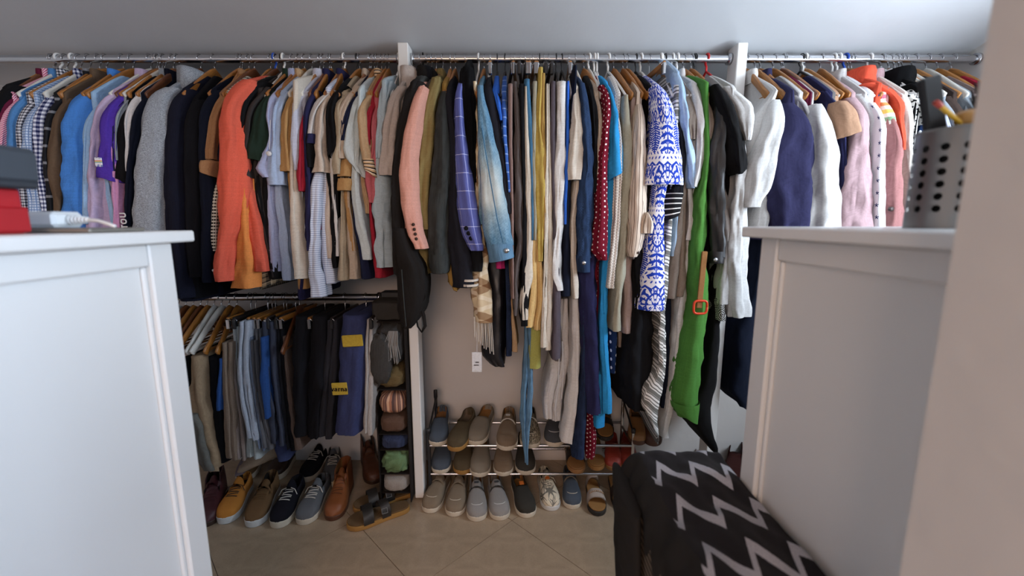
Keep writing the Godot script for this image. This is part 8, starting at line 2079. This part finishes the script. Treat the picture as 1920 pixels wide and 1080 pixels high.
func build_low_clothes_1():
	var t: Node3D
	hanger("pale", -1.522, "pale painted bare hanger nearest the left chest on the low rail", 2, 0.979)
	hanger("dark", -1.490, "dark brown bare hanger, second from the left chest on the low rail", -2, 0.979)
	hanger("oak", -1.456, "oak bare hanger right of the dark brown one nearest the left chest", 3, 0.979)
	hanger("dark", -1.422, "thin dark brown bare hanger between two oak ones on the low rail", 0, 0.979)
	hanger("oak", -1.393, "oak bare hanger directly left of the grey white hanger on the low rail", -3, 0.979)
	hanger("pale", -1.361, "grey white bare hanger with an oak one close on its left", 2, 0.979)
	hanger("pale", -1.327, "pale hanger tucked behind the bright oak hanger on the low rail", -2, 0.979)
	hanger("oak", -1.292, "bright oak bare hanger in front of the pale one on the low rail", 4, 0.979)
	hanger("oak", -1.256, "short-looking oak bare hanger last before the taupe trousers on the low rail", 8, 0.979)
	t = garment("top", "black garment at the left end of the low rail beside the chest", "top", "trousers on the low rail", -1.381, 0.470)
	cloth(t, "panel", mats.black, [0.752, -1.381, 0.0193, 0.591, -1.387, 0.0153, 0.470, -1.388, 0.0154], -1.700, -2.030, {"fold": 0.004, "k": 3, "dome": 0.008, "n": 22, "seed": -73.18})
	t = garment("top", "tan draped top with bunched ruffled hem hanging under the bare hangers", "top", "trousers on the low rail", -1.317, 0.248)
	cloth(t, "panel", mats.tan_g, [0.768, -1.317, 0.0255, 0.694, -1.325, 0.0288, 0.600, -1.330, 0.0366, 0.504, -1.328, 0.0369, 0.407, -1.319, 0.0307, 0.333, -1.306, 0.0287, 0.248, -1.307, 0.0333], -1.680, -2.030, {"fold": 0.012, "k": 5, "dome": 0.008, "n": 22, "seed": -69.8})
	t = garment("top", "grey top with a curved band in front of the tan draped top", "top", "trousers on the low rail", -1.349, 0.258)
	cloth(t, "panel", mats.greyband, [0.516, -1.349, 0.0172, 0.464, -1.330, 0.0195, 0.391, -1.330, 0.0239, 0.318, -1.325, 0.0285, 0.258, -1.311, 0.0264], -1.665, -1.800, {"fold": 0.01, "k": 4, "dome": 0.008, "n": 22, "seed": -71.49})
	t = garment("dress", "long black garment right of the tan draped top", "dress", "trousers on the low rail", -1.271, 0.264)
	cloth(t, "panel", mats.blk_t, [0.754, -1.271, 0.0348, 0.631, -1.276, 0.0307, 0.435, -1.279, 0.0313, 0.264, -1.284, 0.0272], -1.720, -2.030, {"fold": 0.004, "k": 3, "dome": 0.008, "n": 22, "seed": -67.39})
	hanger("dark", -0.970, "dark wooden hanger holding the long black garment", 4, 0.979)
	t = garment("top", "small blue top with pointed hem left of the taupe trousers", "top", "trousers on the low rail", -1.225, 0.519)
	cloth(t, "panel", mats.cobalt, [0.752, -1.225, 0.0097, 0.639, -1.240, 0.0119, 0.519, -1.257, 0.0143], -1.700, -1.850, {"fold": 0.004, "k": 3, "dome": 0.008, "n": 22, "seed": -64.94})
	t = garment("trousers", "taupe trousers with straight leg at the left of the trouser row", "trousers", "trousers on the low rail", -1.193, 0.296)
	cloth(t, "leg", mats.taupe_t, [0.821, -1.204, 0.0101, 0.686, -1.217, 0.0092, 0.495, -1.227, 0.0104, 0.296, -1.237, 0.0101], -1.700, -2.030, {"fold": 0.004, "k": 3, "dome": 0.008, "n": 22, "seed": -63.24})
	cloth(t, "leg", mats.taupe_t, [0.821, -1.183, 0.0101, 0.686, -1.198, 0.0092, 0.495, -1.206, 0.0104, 0.284, -1.216, 0.0101], -1.704, -2.030, {"fold": 0.004, "k": 3, "dome": 0.008, "n": 22, "seed": -55.94})
	hanger("dark_clip", -1.193, "black clip hanger holding the taupe trousers on the low rail", -3, 0.979)
	t = garment("trousers", "mauve grey trousers beside the taupe pair", "trousers", "trousers on the low rail", -1.194, 0.287)
	cloth(t, "leg", mats.mauve_t, [0.786, -1.201, 0.0070, 0.633, -1.202, 0.0060, 0.463, -1.200, 0.0078, 0.287, -1.205, 0.0090], -1.715, -2.030, {"fold": 0.004, "k": 3, "dome": 0.008, "n": 22, "seed": -63.26})
	cloth(t, "leg", mats.mauve_t, [0.786, -1.186, 0.0070, 0.633, -1.190, 0.0060, 0.463, -1.184, 0.0078, 0.275, -1.186, 0.0090], -1.719, -2.030, {"fold": 0.004, "k": 3, "dome": 0.008, "n": 22, "seed": -55.96})
	hanger("clip", -1.194, "clip hanger holding the mauve grey trousers", -2, 0.979)
	t = garment("trousers", "pale mint grey trousers with a lighter turned hem", "trousers", "trousers on the low rail", -1.170, 0.284)
	cloth(t, "leg", mats.mintw, [0.882, -1.177, 0.0065, 0.770, -1.181, 0.0071, 0.578, -1.187, 0.0089, 0.430, -1.166, 0.0124, 0.284, -1.169, 0.0148], -1.730, -2.030, {"fold": 0.004, "k": 3, "dome": 0.008, "n": 22, "seed": -62})
	cloth(t, "leg", mats.mintw, [0.882, -1.163, 0.0065, 0.770, -1.166, 0.0071, 0.578, -1.169, 0.0089, 0.430, -1.140, 0.0124, 0.272, -1.138, 0.0148], -1.734, -2.030, {"fold": 0.004, "k": 3, "dome": 0.008, "n": 22, "seed": -54.7})
	hanger("dark_clip", -1.170, "black clip hanger holding the pale mint grey trousers", -1, 0.979)
	t = garment("trousers", "pale blue grey trousers clipped beside the oak clip hanger", "trousers", "trousers on the low rail", -1.113, 0.391)
	cloth(t, "leg", mats.lbg, [0.912, -1.123, 0.0101, 0.780, -1.139, 0.0086, 0.591, -1.151, 0.0109, 0.391, -1.136, 0.0089], -1.700, -2.030, {"fold": 0.005, "k": 3, "dome": 0.008, "n": 22, "seed": -58.99})
	cloth(t, "leg", mats.lbg, [0.912, -1.103, 0.0101, 0.780, -1.121, 0.0086, 0.591, -1.128, 0.0109, 0.379, -1.118, 0.0089], -1.704, -2.030, {"fold": 0.005, "k": 3, "dome": 0.008, "n": 22, "seed": -51.69})
	hanger("clip", -1.113, "clip hanger holding the pale blue grey trousers", 0, 0.979)
	t = garment("trousers", "dusty blue trousers with a soft crease", "trousers", "trousers on the low rail", -1.116, 0.333)
	cloth(t, "leg", mats.blueg, [0.840, -1.124, 0.0070, 0.681, -1.131, 0.0087, 0.512, -1.128, 0.0100, 0.333, -1.110, 0.0062], -1.715, -2.030, {"fold": 0.004, "k": 3, "dome": 0.008, "n": 22, "seed": -59.16})
	cloth(t, "leg", mats.blueg, [0.840, -1.109, 0.0070, 0.681, -1.113, 0.0087, 0.512, -1.107, 0.0100, 0.321, -1.097, 0.0062], -1.719, -2.030, {"fold": 0.004, "k": 3, "dome": 0.008, "n": 22, "seed": -51.86})
	hanger("clip", -1.116, "clip hanger holding the dusty blue trousers", 1, 0.979)
	t = garment("trousers", "mid grey trousers right of the dusty blue pair", "trousers", "trousers on the low rail", -1.095, 0.335)
	cloth(t, "leg", mats.grey_t, [0.824, -1.101, 0.0054, 0.631, -1.105, 0.0066, 0.485, -1.099, 0.0078, 0.335, -1.088, 0.0090], -1.720, -2.030, {"fold": 0.004, "k": 3, "dome": 0.008, "n": 22, "seed": -58.04})
	cloth(t, "leg", mats.grey_t, [0.824, -1.089, 0.0054, 0.631, -1.091, 0.0066, 0.485, -1.083, 0.0078, 0.323, -1.070, 0.0090], -1.724, -2.030, {"fold": 0.004, "k": 3, "dome": 0.008, "n": 22, "seed": -50.74})
	hanger("clip", -1.095, "clip hanger holding the mid grey trousers", 2, 0.979)
	t = garment("trousers", "charcoal grey trousers left of the cobalt strip", "trousers", "trousers on the low rail", -1.080, 0.337)
	cloth(t, "leg", mats.grey2, [0.881, -1.086, 0.0060, 0.673, -1.097, 0.0055, 0.478, -1.089, 0.0045, 0.337, -1.091, 0.0102], -1.735, -2.030, {"fold": 0.004, "k": 3, "dome": 0.008, "n": 22, "seed": -57.22})
	cloth(t, "leg", mats.grey2, [0.881, -1.073, 0.0060, 0.673, -1.085, 0.0055, 0.478, -1.079, 0.0045, 0.325, -1.070, 0.0102], -1.739, -2.030, {"fold": 0.004, "k": 3, "dome": 0.008, "n": 22, "seed": -49.92})
	hanger("clip", -1.080, "clip hanger holding the charcoal grey trousers", 3, 0.979)
	t = garment("trousers", "cobalt blue trousers showing one bright strip among the greys", "trousers", "trousers on the low rail", -1.042, 0.480)
	cloth(t, "leg", mats.cobalt, [0.844, -1.042, 0.0117, 0.639, -1.053, 0.0130, 0.480, -1.054, 0.0088], -1.700, -2.030, {"fold": 0.004, "k": 3, "dome": 0.008, "n": 22, "seed": -55.23})
	hanger("dark_clip", -1.042, "black clip hanger holding the cobalt blue trousers", 4, 0.979)
	t = garment("trousers", "wide slate navy trousers under a wooden clip hanger", "trousers", "trousers on the low rail", -1.029, 0.353)
	cloth(t, "leg", mats.slate, [0.904, -1.044, 0.0145, 0.795, -1.051, 0.0152, 0.629, -1.053, 0.0154, 0.482, -1.051, 0.0167, 0.353, -1.054, 0.0186], -1.725, -2.030, {"fold": 0.006, "k": 3, "dome": 0.008, "n": 22, "seed": -54.53})
	cloth(t, "leg", mats.slate, [0.904, -1.014, 0.0145, 0.795, -1.020, 0.0152, 0.629, -1.021, 0.0154, 0.482, -1.016, 0.0167, 0.341, -1.015, 0.0186], -1.729, -2.030, {"fold": 0.006, "k": 3, "dome": 0.008, "n": 22, "seed": -47.23})
	hanger("clip", -1.029, "clip hanger holding the slate navy trousers", -4, 0.979)
	t = garment("trousers", "black trousers left of the thin brown pair", "trousers", "trousers on the low rail", -0.988, 0.321)
	cloth(t, "leg", mats.blk_t, [0.881, -0.995, 0.0065, 0.673, -1.002, 0.0088, 0.478, -0.999, 0.0101, 0.321, -0.994, 0.0091], -1.735, -2.030, {"fold": 0.004, "k": 3, "dome": 0.008, "n": 22, "seed": -52.37})
	cloth(t, "leg", mats.blk_t, [0.881, -0.981, 0.0065, 0.673, -0.983, 0.0088, 0.478, -0.978, 0.0101, 0.309, -0.975, 0.0091], -1.739, -2.030, {"fold": 0.004, "k": 3, "dome": 0.008, "n": 22, "seed": -45.07})
	hanger("dark_clip", -0.988, "black clip hanger holding the black trousers left of the brown pair", -3, 0.979)
	t = garment("trousers", "thin brown trousers showing between two black pairs", "trousers", "trousers on the low rail", -0.971, 0.316)
	cloth(t, "leg", mats.brown_s, [0.839, -0.971, 0.0065, 0.625, -0.969, 0.0089, 0.453, -0.964, 0.0090, 0.316, -0.950, 0.0159], -1.735, -2.030, {"fold": 0.004, "k": 3, "dome": 0.008, "n": 22, "seed": -51.49})
	hanger("clip", -0.971, "clip hanger holding the thin brown trousers", -2, 0.979)
	t = garment("trousers", "broad black trousers hanging square under a steel clip hanger", "trousers", "trousers on the low rail", -0.854, 0.383)
	cloth(t, "leg", mats.blk_t, [0.925, -0.890, 0.0343, 0.818, -0.907, 0.0390, 0.629, -0.922, 0.0352, 0.482, -0.927, 0.0290, 0.383, -0.932, 0.0270], -1.725, -2.030, {"fold": 0.008, "k": 4, "dome": 0.008, "n": 22, "seed": -45.25})
	cloth(t, "leg", mats.blk_t, [0.925, -0.818, 0.0343, 0.818, -0.826, 0.0390, 0.629, -0.849, 0.0352, 0.482, -0.866, 0.0290, 0.371, -0.876, 0.0270], -1.729, -2.030, {"fold": 0.008, "k": 4, "dome": 0.008, "n": 22, "seed": -37.95})
	hanger("clip", -0.854, "clip hanger holding the broad black trousers", -1, 0.979)
	t = garment("trousers", "charcoal black trousers left of the navy work trousers", "trousers", "trousers on the low rail", -0.762, 0.377)
	cloth(t, "leg", mats.charc_t, [0.908, -0.773, 0.0103, 0.673, -0.804, 0.0132, 0.478, -0.832, 0.0135, 0.377, -0.850, 0.0158], -1.735, -2.030, {"fold": 0.004, "k": 3, "dome": 0.008, "n": 22, "seed": -40.38})
	cloth(t, "leg", mats.charc_t, [0.908, -0.751, 0.0103, 0.673, -0.776, 0.0132, 0.478, -0.804, 0.0135, 0.365, -0.817, 0.0158], -1.739, -2.030, {"fold": 0.004, "k": 3, "dome": 0.008, "n": 22, "seed": -33.08})
	hanger("dark_clip", -0.762, "black clip hanger holding the charcoal black trousers", 0, 0.979)
	t = garment("trousers", "navy blue work trousers with two yellow patches", "trousers", "trousers on the low rail", -0.666, 0.399)
	cloth(t, "leg", mats.worknavy, [0.934, -0.666, 0.0541, 0.824, -0.676, 0.0578, 0.684, -0.690, 0.0596, 0.541, -0.705, 0.0625, 0.399, -0.723, 0.0589], -1.705, -2.030, {"fold": 0.006, "k": 4, "dome": 0.008, "n": 40, "seed": -35.29, "zslant": 0})
	part(t, "pocket_flap", boxmesh(Vector3(-0.6658, 0.8271, -1.7030) - t.position, Vector3(0.086, 0.05, 0.01), 0.0035, Basis(Vector3.BACK, 0.06)), mats.patchy)
	part(t, "name_patch", boxmesh(Vector3(-0.7323, 0.6166, -1.7020) - t.position, Vector3(0.066, 0.054, 0.006), 0.0021, Basis(Vector3.BACK, 0.05)), mats.patchy)
	letters(t, "lettering", "varna", 0.019, Vector3(-0.7330, 0.6159, -1.6980), mats.black, false)
	hanger("dark_clip", -0.666, "black clip hanger holding the navy work trousers", 1, 0.979)

func build_low_clothes_2():
	var t: Node3D
	t = garment("trousers", "narrow light grey linen trousers right of the navy work trousers", "trousers", "trousers on the low rail", -0.601, 0.398)
	cloth(t, "leg", mats.lgrey, [0.914, -0.607, 0.0054, 0.817, -0.619, 0.0076, 0.675, -0.626, 0.0077, 0.529, -0.638, 0.0084, 0.398, -0.648, 0.0084], -1.730, -2.030, {"fold": 0.006, "k": 3, "dome": 0.008, "n": 22, "seed": -31.86})
	cloth(t, "leg", mats.lgrey, [0.914, -0.596, 0.0054, 0.817, -0.603, 0.0076, 0.675, -0.610, 0.0077, 0.529, -0.621, 0.0084, 0.386, -0.630, 0.0084], -1.734, -2.030, {"fold": 0.006, "k": 3, "dome": 0.008, "n": 22, "seed": -24.56})
	hanger("dark_clip", -0.601, "black clip hanger holding the light grey linen trousers", 2, 0.979)
	t = garment("trousers", "fawn trousers with only the hem showing below the grey pairs", "trousers", "trousers on the low rail", -1.165, 0.179)
	cloth(t, "leg", mats.cream_h, [0.430, -1.165, 0.0576, 0.275, -1.175, 0.0864, 0.217, -1.190, 0.0821, 0.179, -1.248, 0.0259], -1.780, -2.030, {"fold": 0.004, "k": 3, "dome": 0.008, "n": 22, "seed": -61.73})
	t = garment("skirt", "mauve grey skirt with slanted hem, lowest under the trousers", "skirt", "trousers on the low rail", -1.178, 0.148)
	cloth(t, "panel", mats.mauve_h, [0.394, -1.178, 0.0561, 0.215, -1.225, 0.0616, 0.148, -1.279, 0.0167], -1.800, -2.030, {"fold": 0.004, "k": 3, "dome": 0.008, "n": 22, "seed": -62.43})
	t = garment("jeans", "indigo blue jeans with only the hem showing below the slate trousers", "jeans", "trousers on the low rail", -1.043, 0.245)
	cloth(t, "leg", mats.indigo, [0.465, -1.043, 0.0273, 0.325, -1.057, 0.0437, 0.245, -1.047, 0.0324], -1.760, -2.030, {"fold": 0.004, "k": 3, "dome": 0.008, "n": 22, "seed": -55.26})
	t = thing("backpack", "black backpack hanging against the first post below the black coat", "backpack", Vector3(-0.372, 0.90, -1.70))
	cloth(t, "body", mats.bagblk, [1.300, -0.429, 0.0238, 1.211, -0.415, 0.0381, 1.140, -0.398, 0.0514, 1.059, -0.393, 0.0539, 0.986, -0.397, 0.0451, 0.944, -0.401, 0.0308, 0.910, -0.408, 0.0124], -1.585, -1.80, {"fold": 0.005, "p": 3.4, "n": 36})
	part(t, "zip", tube([Vector3(-0.045, 0.24, 0.118), Vector3(-0.040, 0.10, 0.120), Vector3(-0.036, 0.02, 0.119)], 0.0024, 6), mats.charg)
	part(t, "strap", tube([Vector3(0.012, 0.085, 0.06), Vector3(0.026, 0.055, 0.085), Vector3(0.032, 0.015, 0.095), Vector3(0.018, -0.010, 0.095), Vector3(0.002, 0.012, 0.09), Vector3(-0.006, 0.05, 0.08)], 0.007, 8, 0.4), mats.bagblk)
	part(t, "loop", tube([Vector3(0.018, 0.10, 0.07), Vector3(0.034, 0.13, 0.08), Vector3(0.034, 0.15, 0.08), Vector3(0.020, 0.13, 0.07)], 0.003, 6), mats.bagblk)
	part(t, "haul_loop", tube([Vector3(-0.02, 0.28, 0.0), Vector3(-0.01, 0.60, -0.05), Vector3(0.0, 1.02, -0.17), Vector3(0.0, 1.11, -0.188), Vector3(0.0, 1.02, -0.205)], 0.006, 8, 0.5), mats.bagblk)

func build_shoes():
	build_shoes_1()

func build_shoes_1():
	var t: Node3D
	shoe("moccasin", "taupe canvas moccasin, left one of the pair beside the first post", Vector3(-0.361, 0.000, -1.870), -9.5, 0.262, 0.098, "moc", mats.s_taupe, mats.sole_cream, mats.in_tan, {"seam": mats.sole_cream, "lace": mats.s_taupe, "badge": mats.s_tantop})
	shoe("moccasin", "taupe canvas moccasin, right one of the pair beside the first post", Vector3(-0.259, 0.000, -1.848), -1.7, 0.262, 0.098, "moc", mats.s_taupe, mats.sole_cream, mats.in_tan, {"seam": mats.sole_cream, "lace": mats.s_taupe, "badge": mats.s_tantop})
	shoe("moccasin", "pale grey moccasin with dark lace, left shoe of the front pair", Vector3(-0.167, 0.000, -1.816), 5.7, 0.262, 0.098, "moc", mats.s_grey, mats.sole_cream, mats.in_tan, {"seam": mats.sole_white, "lace": mats.l_strap, "badge": mats.s_slate})
	shoe("moccasin", "pale grey moccasin with dark lace, right shoe of the front pair", Vector3(-0.071, 0.000, -1.821), 10.3, 0.262, 0.098, "moc", mats.s_grey, mats.sole_cream, mats.in_tan, {"seam": mats.sole_white, "lace": mats.l_strap, "badge": mats.s_slate})
	shoe("slip_on_shoe", "dark charcoal slip-on with an orange tab, right of the pale grey pair", Vector3(0.048, 0.000, -1.838), 11.7, 0.262, 0.098, "slip", mats.s_black, mats.sole_cream, mats.in_tan, {"tab": mats.patch})
	shoe("sneaker", "cream sneaker with dark palm leaf print and orange tab", Vector3(0.173, 0.000, -1.882), 6.2, 0.255, 0.094, "lace", mats.palm, mats.sole_white, mats.in_dark, {"tab": mats.patch, "lace": mats.palm, "tongue": mats.palm})
	shoe("moccasin", "blue grey moccasin with pale lace right of the palm leaf sneaker", Vector3(0.288, 0.000, -1.894), -2.7, 0.255, 0.092, "moc", mats.s_bluegrey, mats.sole_cream, mats.in_brown, {"seam": mats.sole_cream, "lace": mats.s_stone, "badge": mats.s_brown})
	shoe("slide_sandal", "black slide sandal with nude strap and gold chain", Vector3(0.396, 0.000, -1.845), -2.2, 0.250, 0.088, "slide", mats.l_nude, mats.l_strap, mats.in_tan, {"chain": mats.gold_ch, "back_strap": true})
	shoe("slide_sandal", "dark brown sandal half hidden beside the ribbed ottoman", Vector3(0.518, 0.000, -1.884), -2.6, 0.250, 0.088, "slide", mats.l_darkbr, mats.l_strap, mats.in_tan)
	shoe("espadrille", "blue grey espadrille with orange insole at the left end of the upper rack bars", Vector3(-0.358, 0.288, -1.968), 3.3, 0.262, 0.100, "slip", mats.s_bluegrey, mats.sole_cream, mats.l_tan, {"tall": 0.045, "pitch": 6.5})
	shoe("slip_on_shoe", "olive brown slip-on tilted right on the upper rack bars", Vector3(-0.239, 0.289, -1.923), -12.7, 0.270, 0.098, "slip", mats.s_olive, mats.cork, mats.s_tantop, {"pitch": 6.5})
	shoe("slip_on_shoe", "stone grey slip-on with tan insole on the upper rack bars", Vector3(-0.151, 0.289, -1.983), -12.2, 0.280, 0.108, "slip", mats.s_stone, mats.sole_cream, mats.in_tan, {"tall": 0.035, "pitch": 6.5})
	shoe("moccasin", "taupe moccasin with white lace on the upper rack bars", Vector3(-0.020, 0.288, -1.932), -2.9, 0.265, 0.104, "moc", mats.s_tantop, mats.sole_cream, mats.in_tan, {"seam": mats.s_taupe, "lace": mats.lace_w, "badge": mats.sole_white, "pitch": 6.5})
	shoe("moccasin", "camouflage print moccasin behind the long faded jeans", Vector3(0.088, 0.288, -1.948), -0.5, 0.260, 0.102, "moc", mats.camo, mats.sole_cream, mats.in_dark, {"seam": mats.sole_cream, "lace": mats.lace_w, "badge": mats.s_slate, "pitch": 6.5})
	shoe("moccasin", "slate grey moccasin under the white drawstring trousers", Vector3(0.210, 0.288, -1.959), -6.6, 0.255, 0.100, "moc", mats.s_slate, mats.sole_cream, mats.in_brown, {"seam": mats.sole_white, "lace": mats.s_stone, "badge": mats.s_taupe, "pitch": 6.5})
	shoe("strap_sandal", "black strappy sandal behind the turquoise dress on the upper bars", Vector3(0.471, 0.287, -2.003), -11.8, 0.240, 0.085, "sandal", mats.l_strap, mats.l_strap, mats.in_tan, {"pitch": 6.5})
	shoe("loafer", "brown suede loafer, left of the pair under the striped dress", Vector3(0.620, 0.288, -1.969), -12.1, 0.250, 0.092, "slip", mats.l_tan, mats.l_brown, mats.in_brown, {"tall": 0.06, "pitch": 6.5})
	shoe("loafer", "brown suede loafer, right of the pair under the striped dress", Vector3(0.689, 0.288, -1.959), -12.7, 0.250, 0.092, "slip", mats.l_brown, mats.l_brown, mats.in_brown, {"tall": 0.06, "pitch": 6.5})
	shoe("espadrille", "blue grey espadrille on the lower rack bars", Vector3(-0.353, 0.141, -1.976), 5.4, 0.262, 0.100, "slip", mats.s_bluegrey, mats.sole_cream, mats.l_tan, {"tall": 0.045, "pitch": 6.5})
	shoe("slip_on_shoe", "olive brown slip-on on the lower rack bars", Vector3(-0.239, 0.141, -1.973), 0.1, 0.265, 0.098, "slip", mats.s_olive, mats.cork, mats.s_tantop, {"pitch": 6.5})
	shoe("slip_on_shoe", "stone grey slip-on on the lower rack bars", Vector3(-0.154, 0.142, -1.955), 0.5, 0.270, 0.104, "slip", mats.s_stone, mats.sole_cream, mats.in_tan, {"pitch": 6.5})
	shoe("moccasin", "taupe moccasin on the lower rack bars", Vector3(-0.043, 0.141, -1.958), 1.1, 0.260, 0.100, "moc", mats.s_tantop, mats.sole_cream, mats.in_tan, {"seam": mats.s_taupe, "lace": mats.lace_w, "badge": mats.sole_white, "pitch": 6.5})
	shoe("slip_on_shoe", "black slip-on below the hem of the long faded jeans", Vector3(0.064, 0.141, -1.967), 0.8, 0.260, 0.102, "slip", mats.s_black, mats.sole_cream, mats.in_tan, {"pitch": 6.5})
	shoe("strap_sandal", "tan sandal with wide black straps on the lower rack bars", Vector3(0.308, 0.141, -1.973), 3.3, 0.255, 0.090, "sandal", mats.l_strap, mats.l_tan, mats.l_tan, {"pitch": 6.5})
	shoe("slide_sandal", "pale grey slide sandal below the maroon dotted hem", Vector3(0.425, 0.140, -1.993), -7.4, 0.245, 0.088, "slide", mats.s_grey, mats.in_tan, mats.in_tan, {"pitch": 6.5})
	shoe("slipper", "red felt slipper, left of the red pair on the lower bars", Vector3(0.511, 0.140, -1.992), -10.2, 0.245, 0.092, "slip", mats.l_red, mats.l_tan, mats.l_red, {"tall": 0.04, "pitch": 6.5})
	shoe("slipper", "red felt slipper, right of the red pair on the lower bars", Vector3(0.590, 0.140, -1.992), -10.9, 0.245, 0.092, "slip", mats.l_red, mats.l_tan, mats.l_red, {"tall": 0.04, "pitch": 6.5})
	shoe("sneaker", "ochre orange canvas sneaker with dark laces", Vector3(-1.298, 0.000, -1.808), 13.1, 0.285, 0.098, "lace", mats.s_orange, mats.sole_white, mats.in_dark, {"lace": mats.l_darkbr, "sole": 0.030})
	shoe("ankle_shoe", "brown suede ankle shoe with white sole left of the navy sneaker", Vector3(-1.158, 0.000, -1.789), 11.4, 0.285, 0.098, "lace", mats.s_brown, mats.sole_white, mats.in_dark, {"lace": mats.s_brown, "sole": 0.030, "tall": 0.075})
	shoe("sneaker", "near-black sneaker with white laces in the front row", Vector3(-1.037, 0.000, -1.784), 7.3, 0.285, 0.098, "lace", mats.s_navy, mats.sole_cream, mats.in_dark, {"lace": mats.lace_w, "sole": 0.030})
	shoe("sneaker", "grey suede sneaker with white laces in the front row", Vector3(-0.927, 0.000, -1.805), 3.8, 0.285, 0.100, "lace", mats.s_sgrey, mats.sole_cream, mats.in_dark, {"lace": mats.lace_w, "sole": 0.026})
	shoe("ankle_boot", "glossy cognac leather ankle boot pointing at the aisle", Vector3(-0.818, 0.000, -1.831), 6.5, 0.285, 0.096, "boot", mats.l_cognac, mats.l_brown, mats.in_tan, {"lace": mats.l_brown, "tall": 0.13})
	shoe("ankle_boot", "darker brown leather ankle boot turned right behind the cognac one", Vector3(-0.761, 0.000, -2.084), 28.0, 0.285, 0.096, "boot", mats.l_brown, mats.l_darkbr, mats.in_dark, {"lace": mats.l_darkbr, "tall": 0.135})
	shoe("strap_sandal", "worn dark sandal with cork sole and buckles, front one of the pair", Vector3(-0.599, 0.000, -1.714), -62.0, 0.275, 0.104, "sandal", mats.l_strap, mats.cork, mats.in_brown, {"buckle": mats.steel})
	shoe("strap_sandal", "worn dark sandal with cork sole and buckles, rear one of the pair", Vector3(-0.612, 0.000, -1.824), -62.0, 0.275, 0.104, "sandal", mats.l_strap, mats.cork, mats.in_brown, {"buckle": mats.steel})
	shoe("sneaker", "black sneaker with white laces in the back row", Vector3(-1.062, 0.000, -2.114), 1.5, 0.285, 0.098, "lace", mats.s_navy, mats.sole_cream, mats.in_dark, {"lace": mats.lace_w, "sole": 0.028})
	shoe("sneaker", "grey sneaker with white laces in the back row", Vector3(-0.951, 0.000, -2.067), 18.9, 0.285, 0.098, "lace", mats.s_sgrey, mats.sole_cream, mats.in_dark, {"lace": mats.lace_w, "sole": 0.028})
	shoe("ankle_shoe", "dark brown suede shoe in the back row under the indigo jeans", Vector3(-1.239, 0.000, -2.120), 5.1, 0.280, 0.098, "lace", mats.l_darkbr, mats.sole_cream, mats.in_dark, {"lace": mats.l_darkbr, "tall": 0.08, "sole": 0.030})
	shoe("ankle_shoe", "brown leather shoe in the back row above the suede ankle shoe", Vector3(-1.407, 0.000, -2.109), 12.2, 0.280, 0.098, "lace", mats.s_brown, mats.sole_cream, mats.in_dark, {"lace": mats.l_darkbr, "sole": 0.028})
	shoe("ankle_boot", "dark burgundy leather boot partly behind the left chest", Vector3(-1.390, 0.000, -1.782), 22.1, 0.285, 0.100, "boot", mats.l_burg, mats.l_darkbr, mats.in_dark, {"lace": mats.l_burg, "tall": 0.12})
	shoe("slipper", "pinkish grey felt slipper behind the blanket", Vector3(1.044, 0.000, -2.149), -19.5, 0.250, 0.092, "slip", mats.slipperp, mats.sole_cream, mats.slipperp)
	shoe("slipper", "fuzzy dark brown slipper, left of the pair beside the second post", Vector3(1.206, 0.000, -2.104), -28.7, 0.270, 0.104, "slip", mats.fuzz, mats.l_darkbr, mats.fuzz, {"tall": 0.09})
	shoe("slipper", "fuzzy dark brown slipper, right of the pair beside the chest", Vector3(1.321, 0.000, -2.118), -23.6, 0.270, 0.104, "slip", mats.fuzz, mats.l_darkbr, mats.fuzz, {"tall": 0.09})

# ---------------------------------------------------------------- small prints
func rel(t: Node3D, pts: Array) -> Array:
	return pts.map(func(p): return p - t.position)

func dot(t: Node3D, called: String, p: Vector3, r: float, m: Material):
	var q := p - t.position
	part(t, called, tube([q - Vector3(0, 0, 0.006), q + Vector3(0, 0, 0.003)], r, 12), m)

func letters(t: Node3D, called: String, s: String, size: float, place: Vector3, m: Material, down := true):
	var tm := TextMesh.new()
	var sf := SystemFont.new()
	sf.font_names = PackedStringArray(["Droid Sans"])
	sf.font_weight = 700
	tm.font = sf
	tm.text = s
	tm.font_size = 32
	tm.pixel_size = size / 24.0
	tm.depth = 0.002
	var o := part(t, called, tm, m, place - t.position)
	if down:
		o.rotation_degrees = Vector3(0, 0, 90)

func label_tex() -> StandardMaterial3D:
	return printed("sleeve_label", patt(32, 40, func(u, v):
		if v < 0.28:
			return [hx("d8543c"), hx("e8b84c"), hx("6fae6a"), hx("5a86c8")][int(v * 14.0) % 4].lerp(hx("e8e8ec"), 0.35)
		return hx("7f8cc0") if v > 0.45 and v < 0.80 and hash1(floorf(u * 9.0) + floorf(v * 12.0) * 5.0) > 0.55 else hx("e6e8ee")), Vector2(38, 30))

func ticket_print(t: Node3D, place: Vector3):
	var st := begin()
	for r in 2:
		for k in 7:
			if hash1(k * 2.3 + r * 7.1) > 0.2:
				box(st, place + Vector3(-0.011 + 0.0036 * k, 0.006 - 0.012 * r, 0.0) - t.position, Vector3(0.0026, 0.006 if r == 0 else 0.0045, 0.0006))
	part(t, "print", done(st), mats.black)

func buckle_loop(c: Vector3) -> Array:
	var pts := []
	for i in 25:
		var a := TAU * i / 24
		pts.append(c + Vector3(spow(cos(a), 0.5) * 0.026, spow(sin(a), 0.5) * 0.026, 0))
	return pts
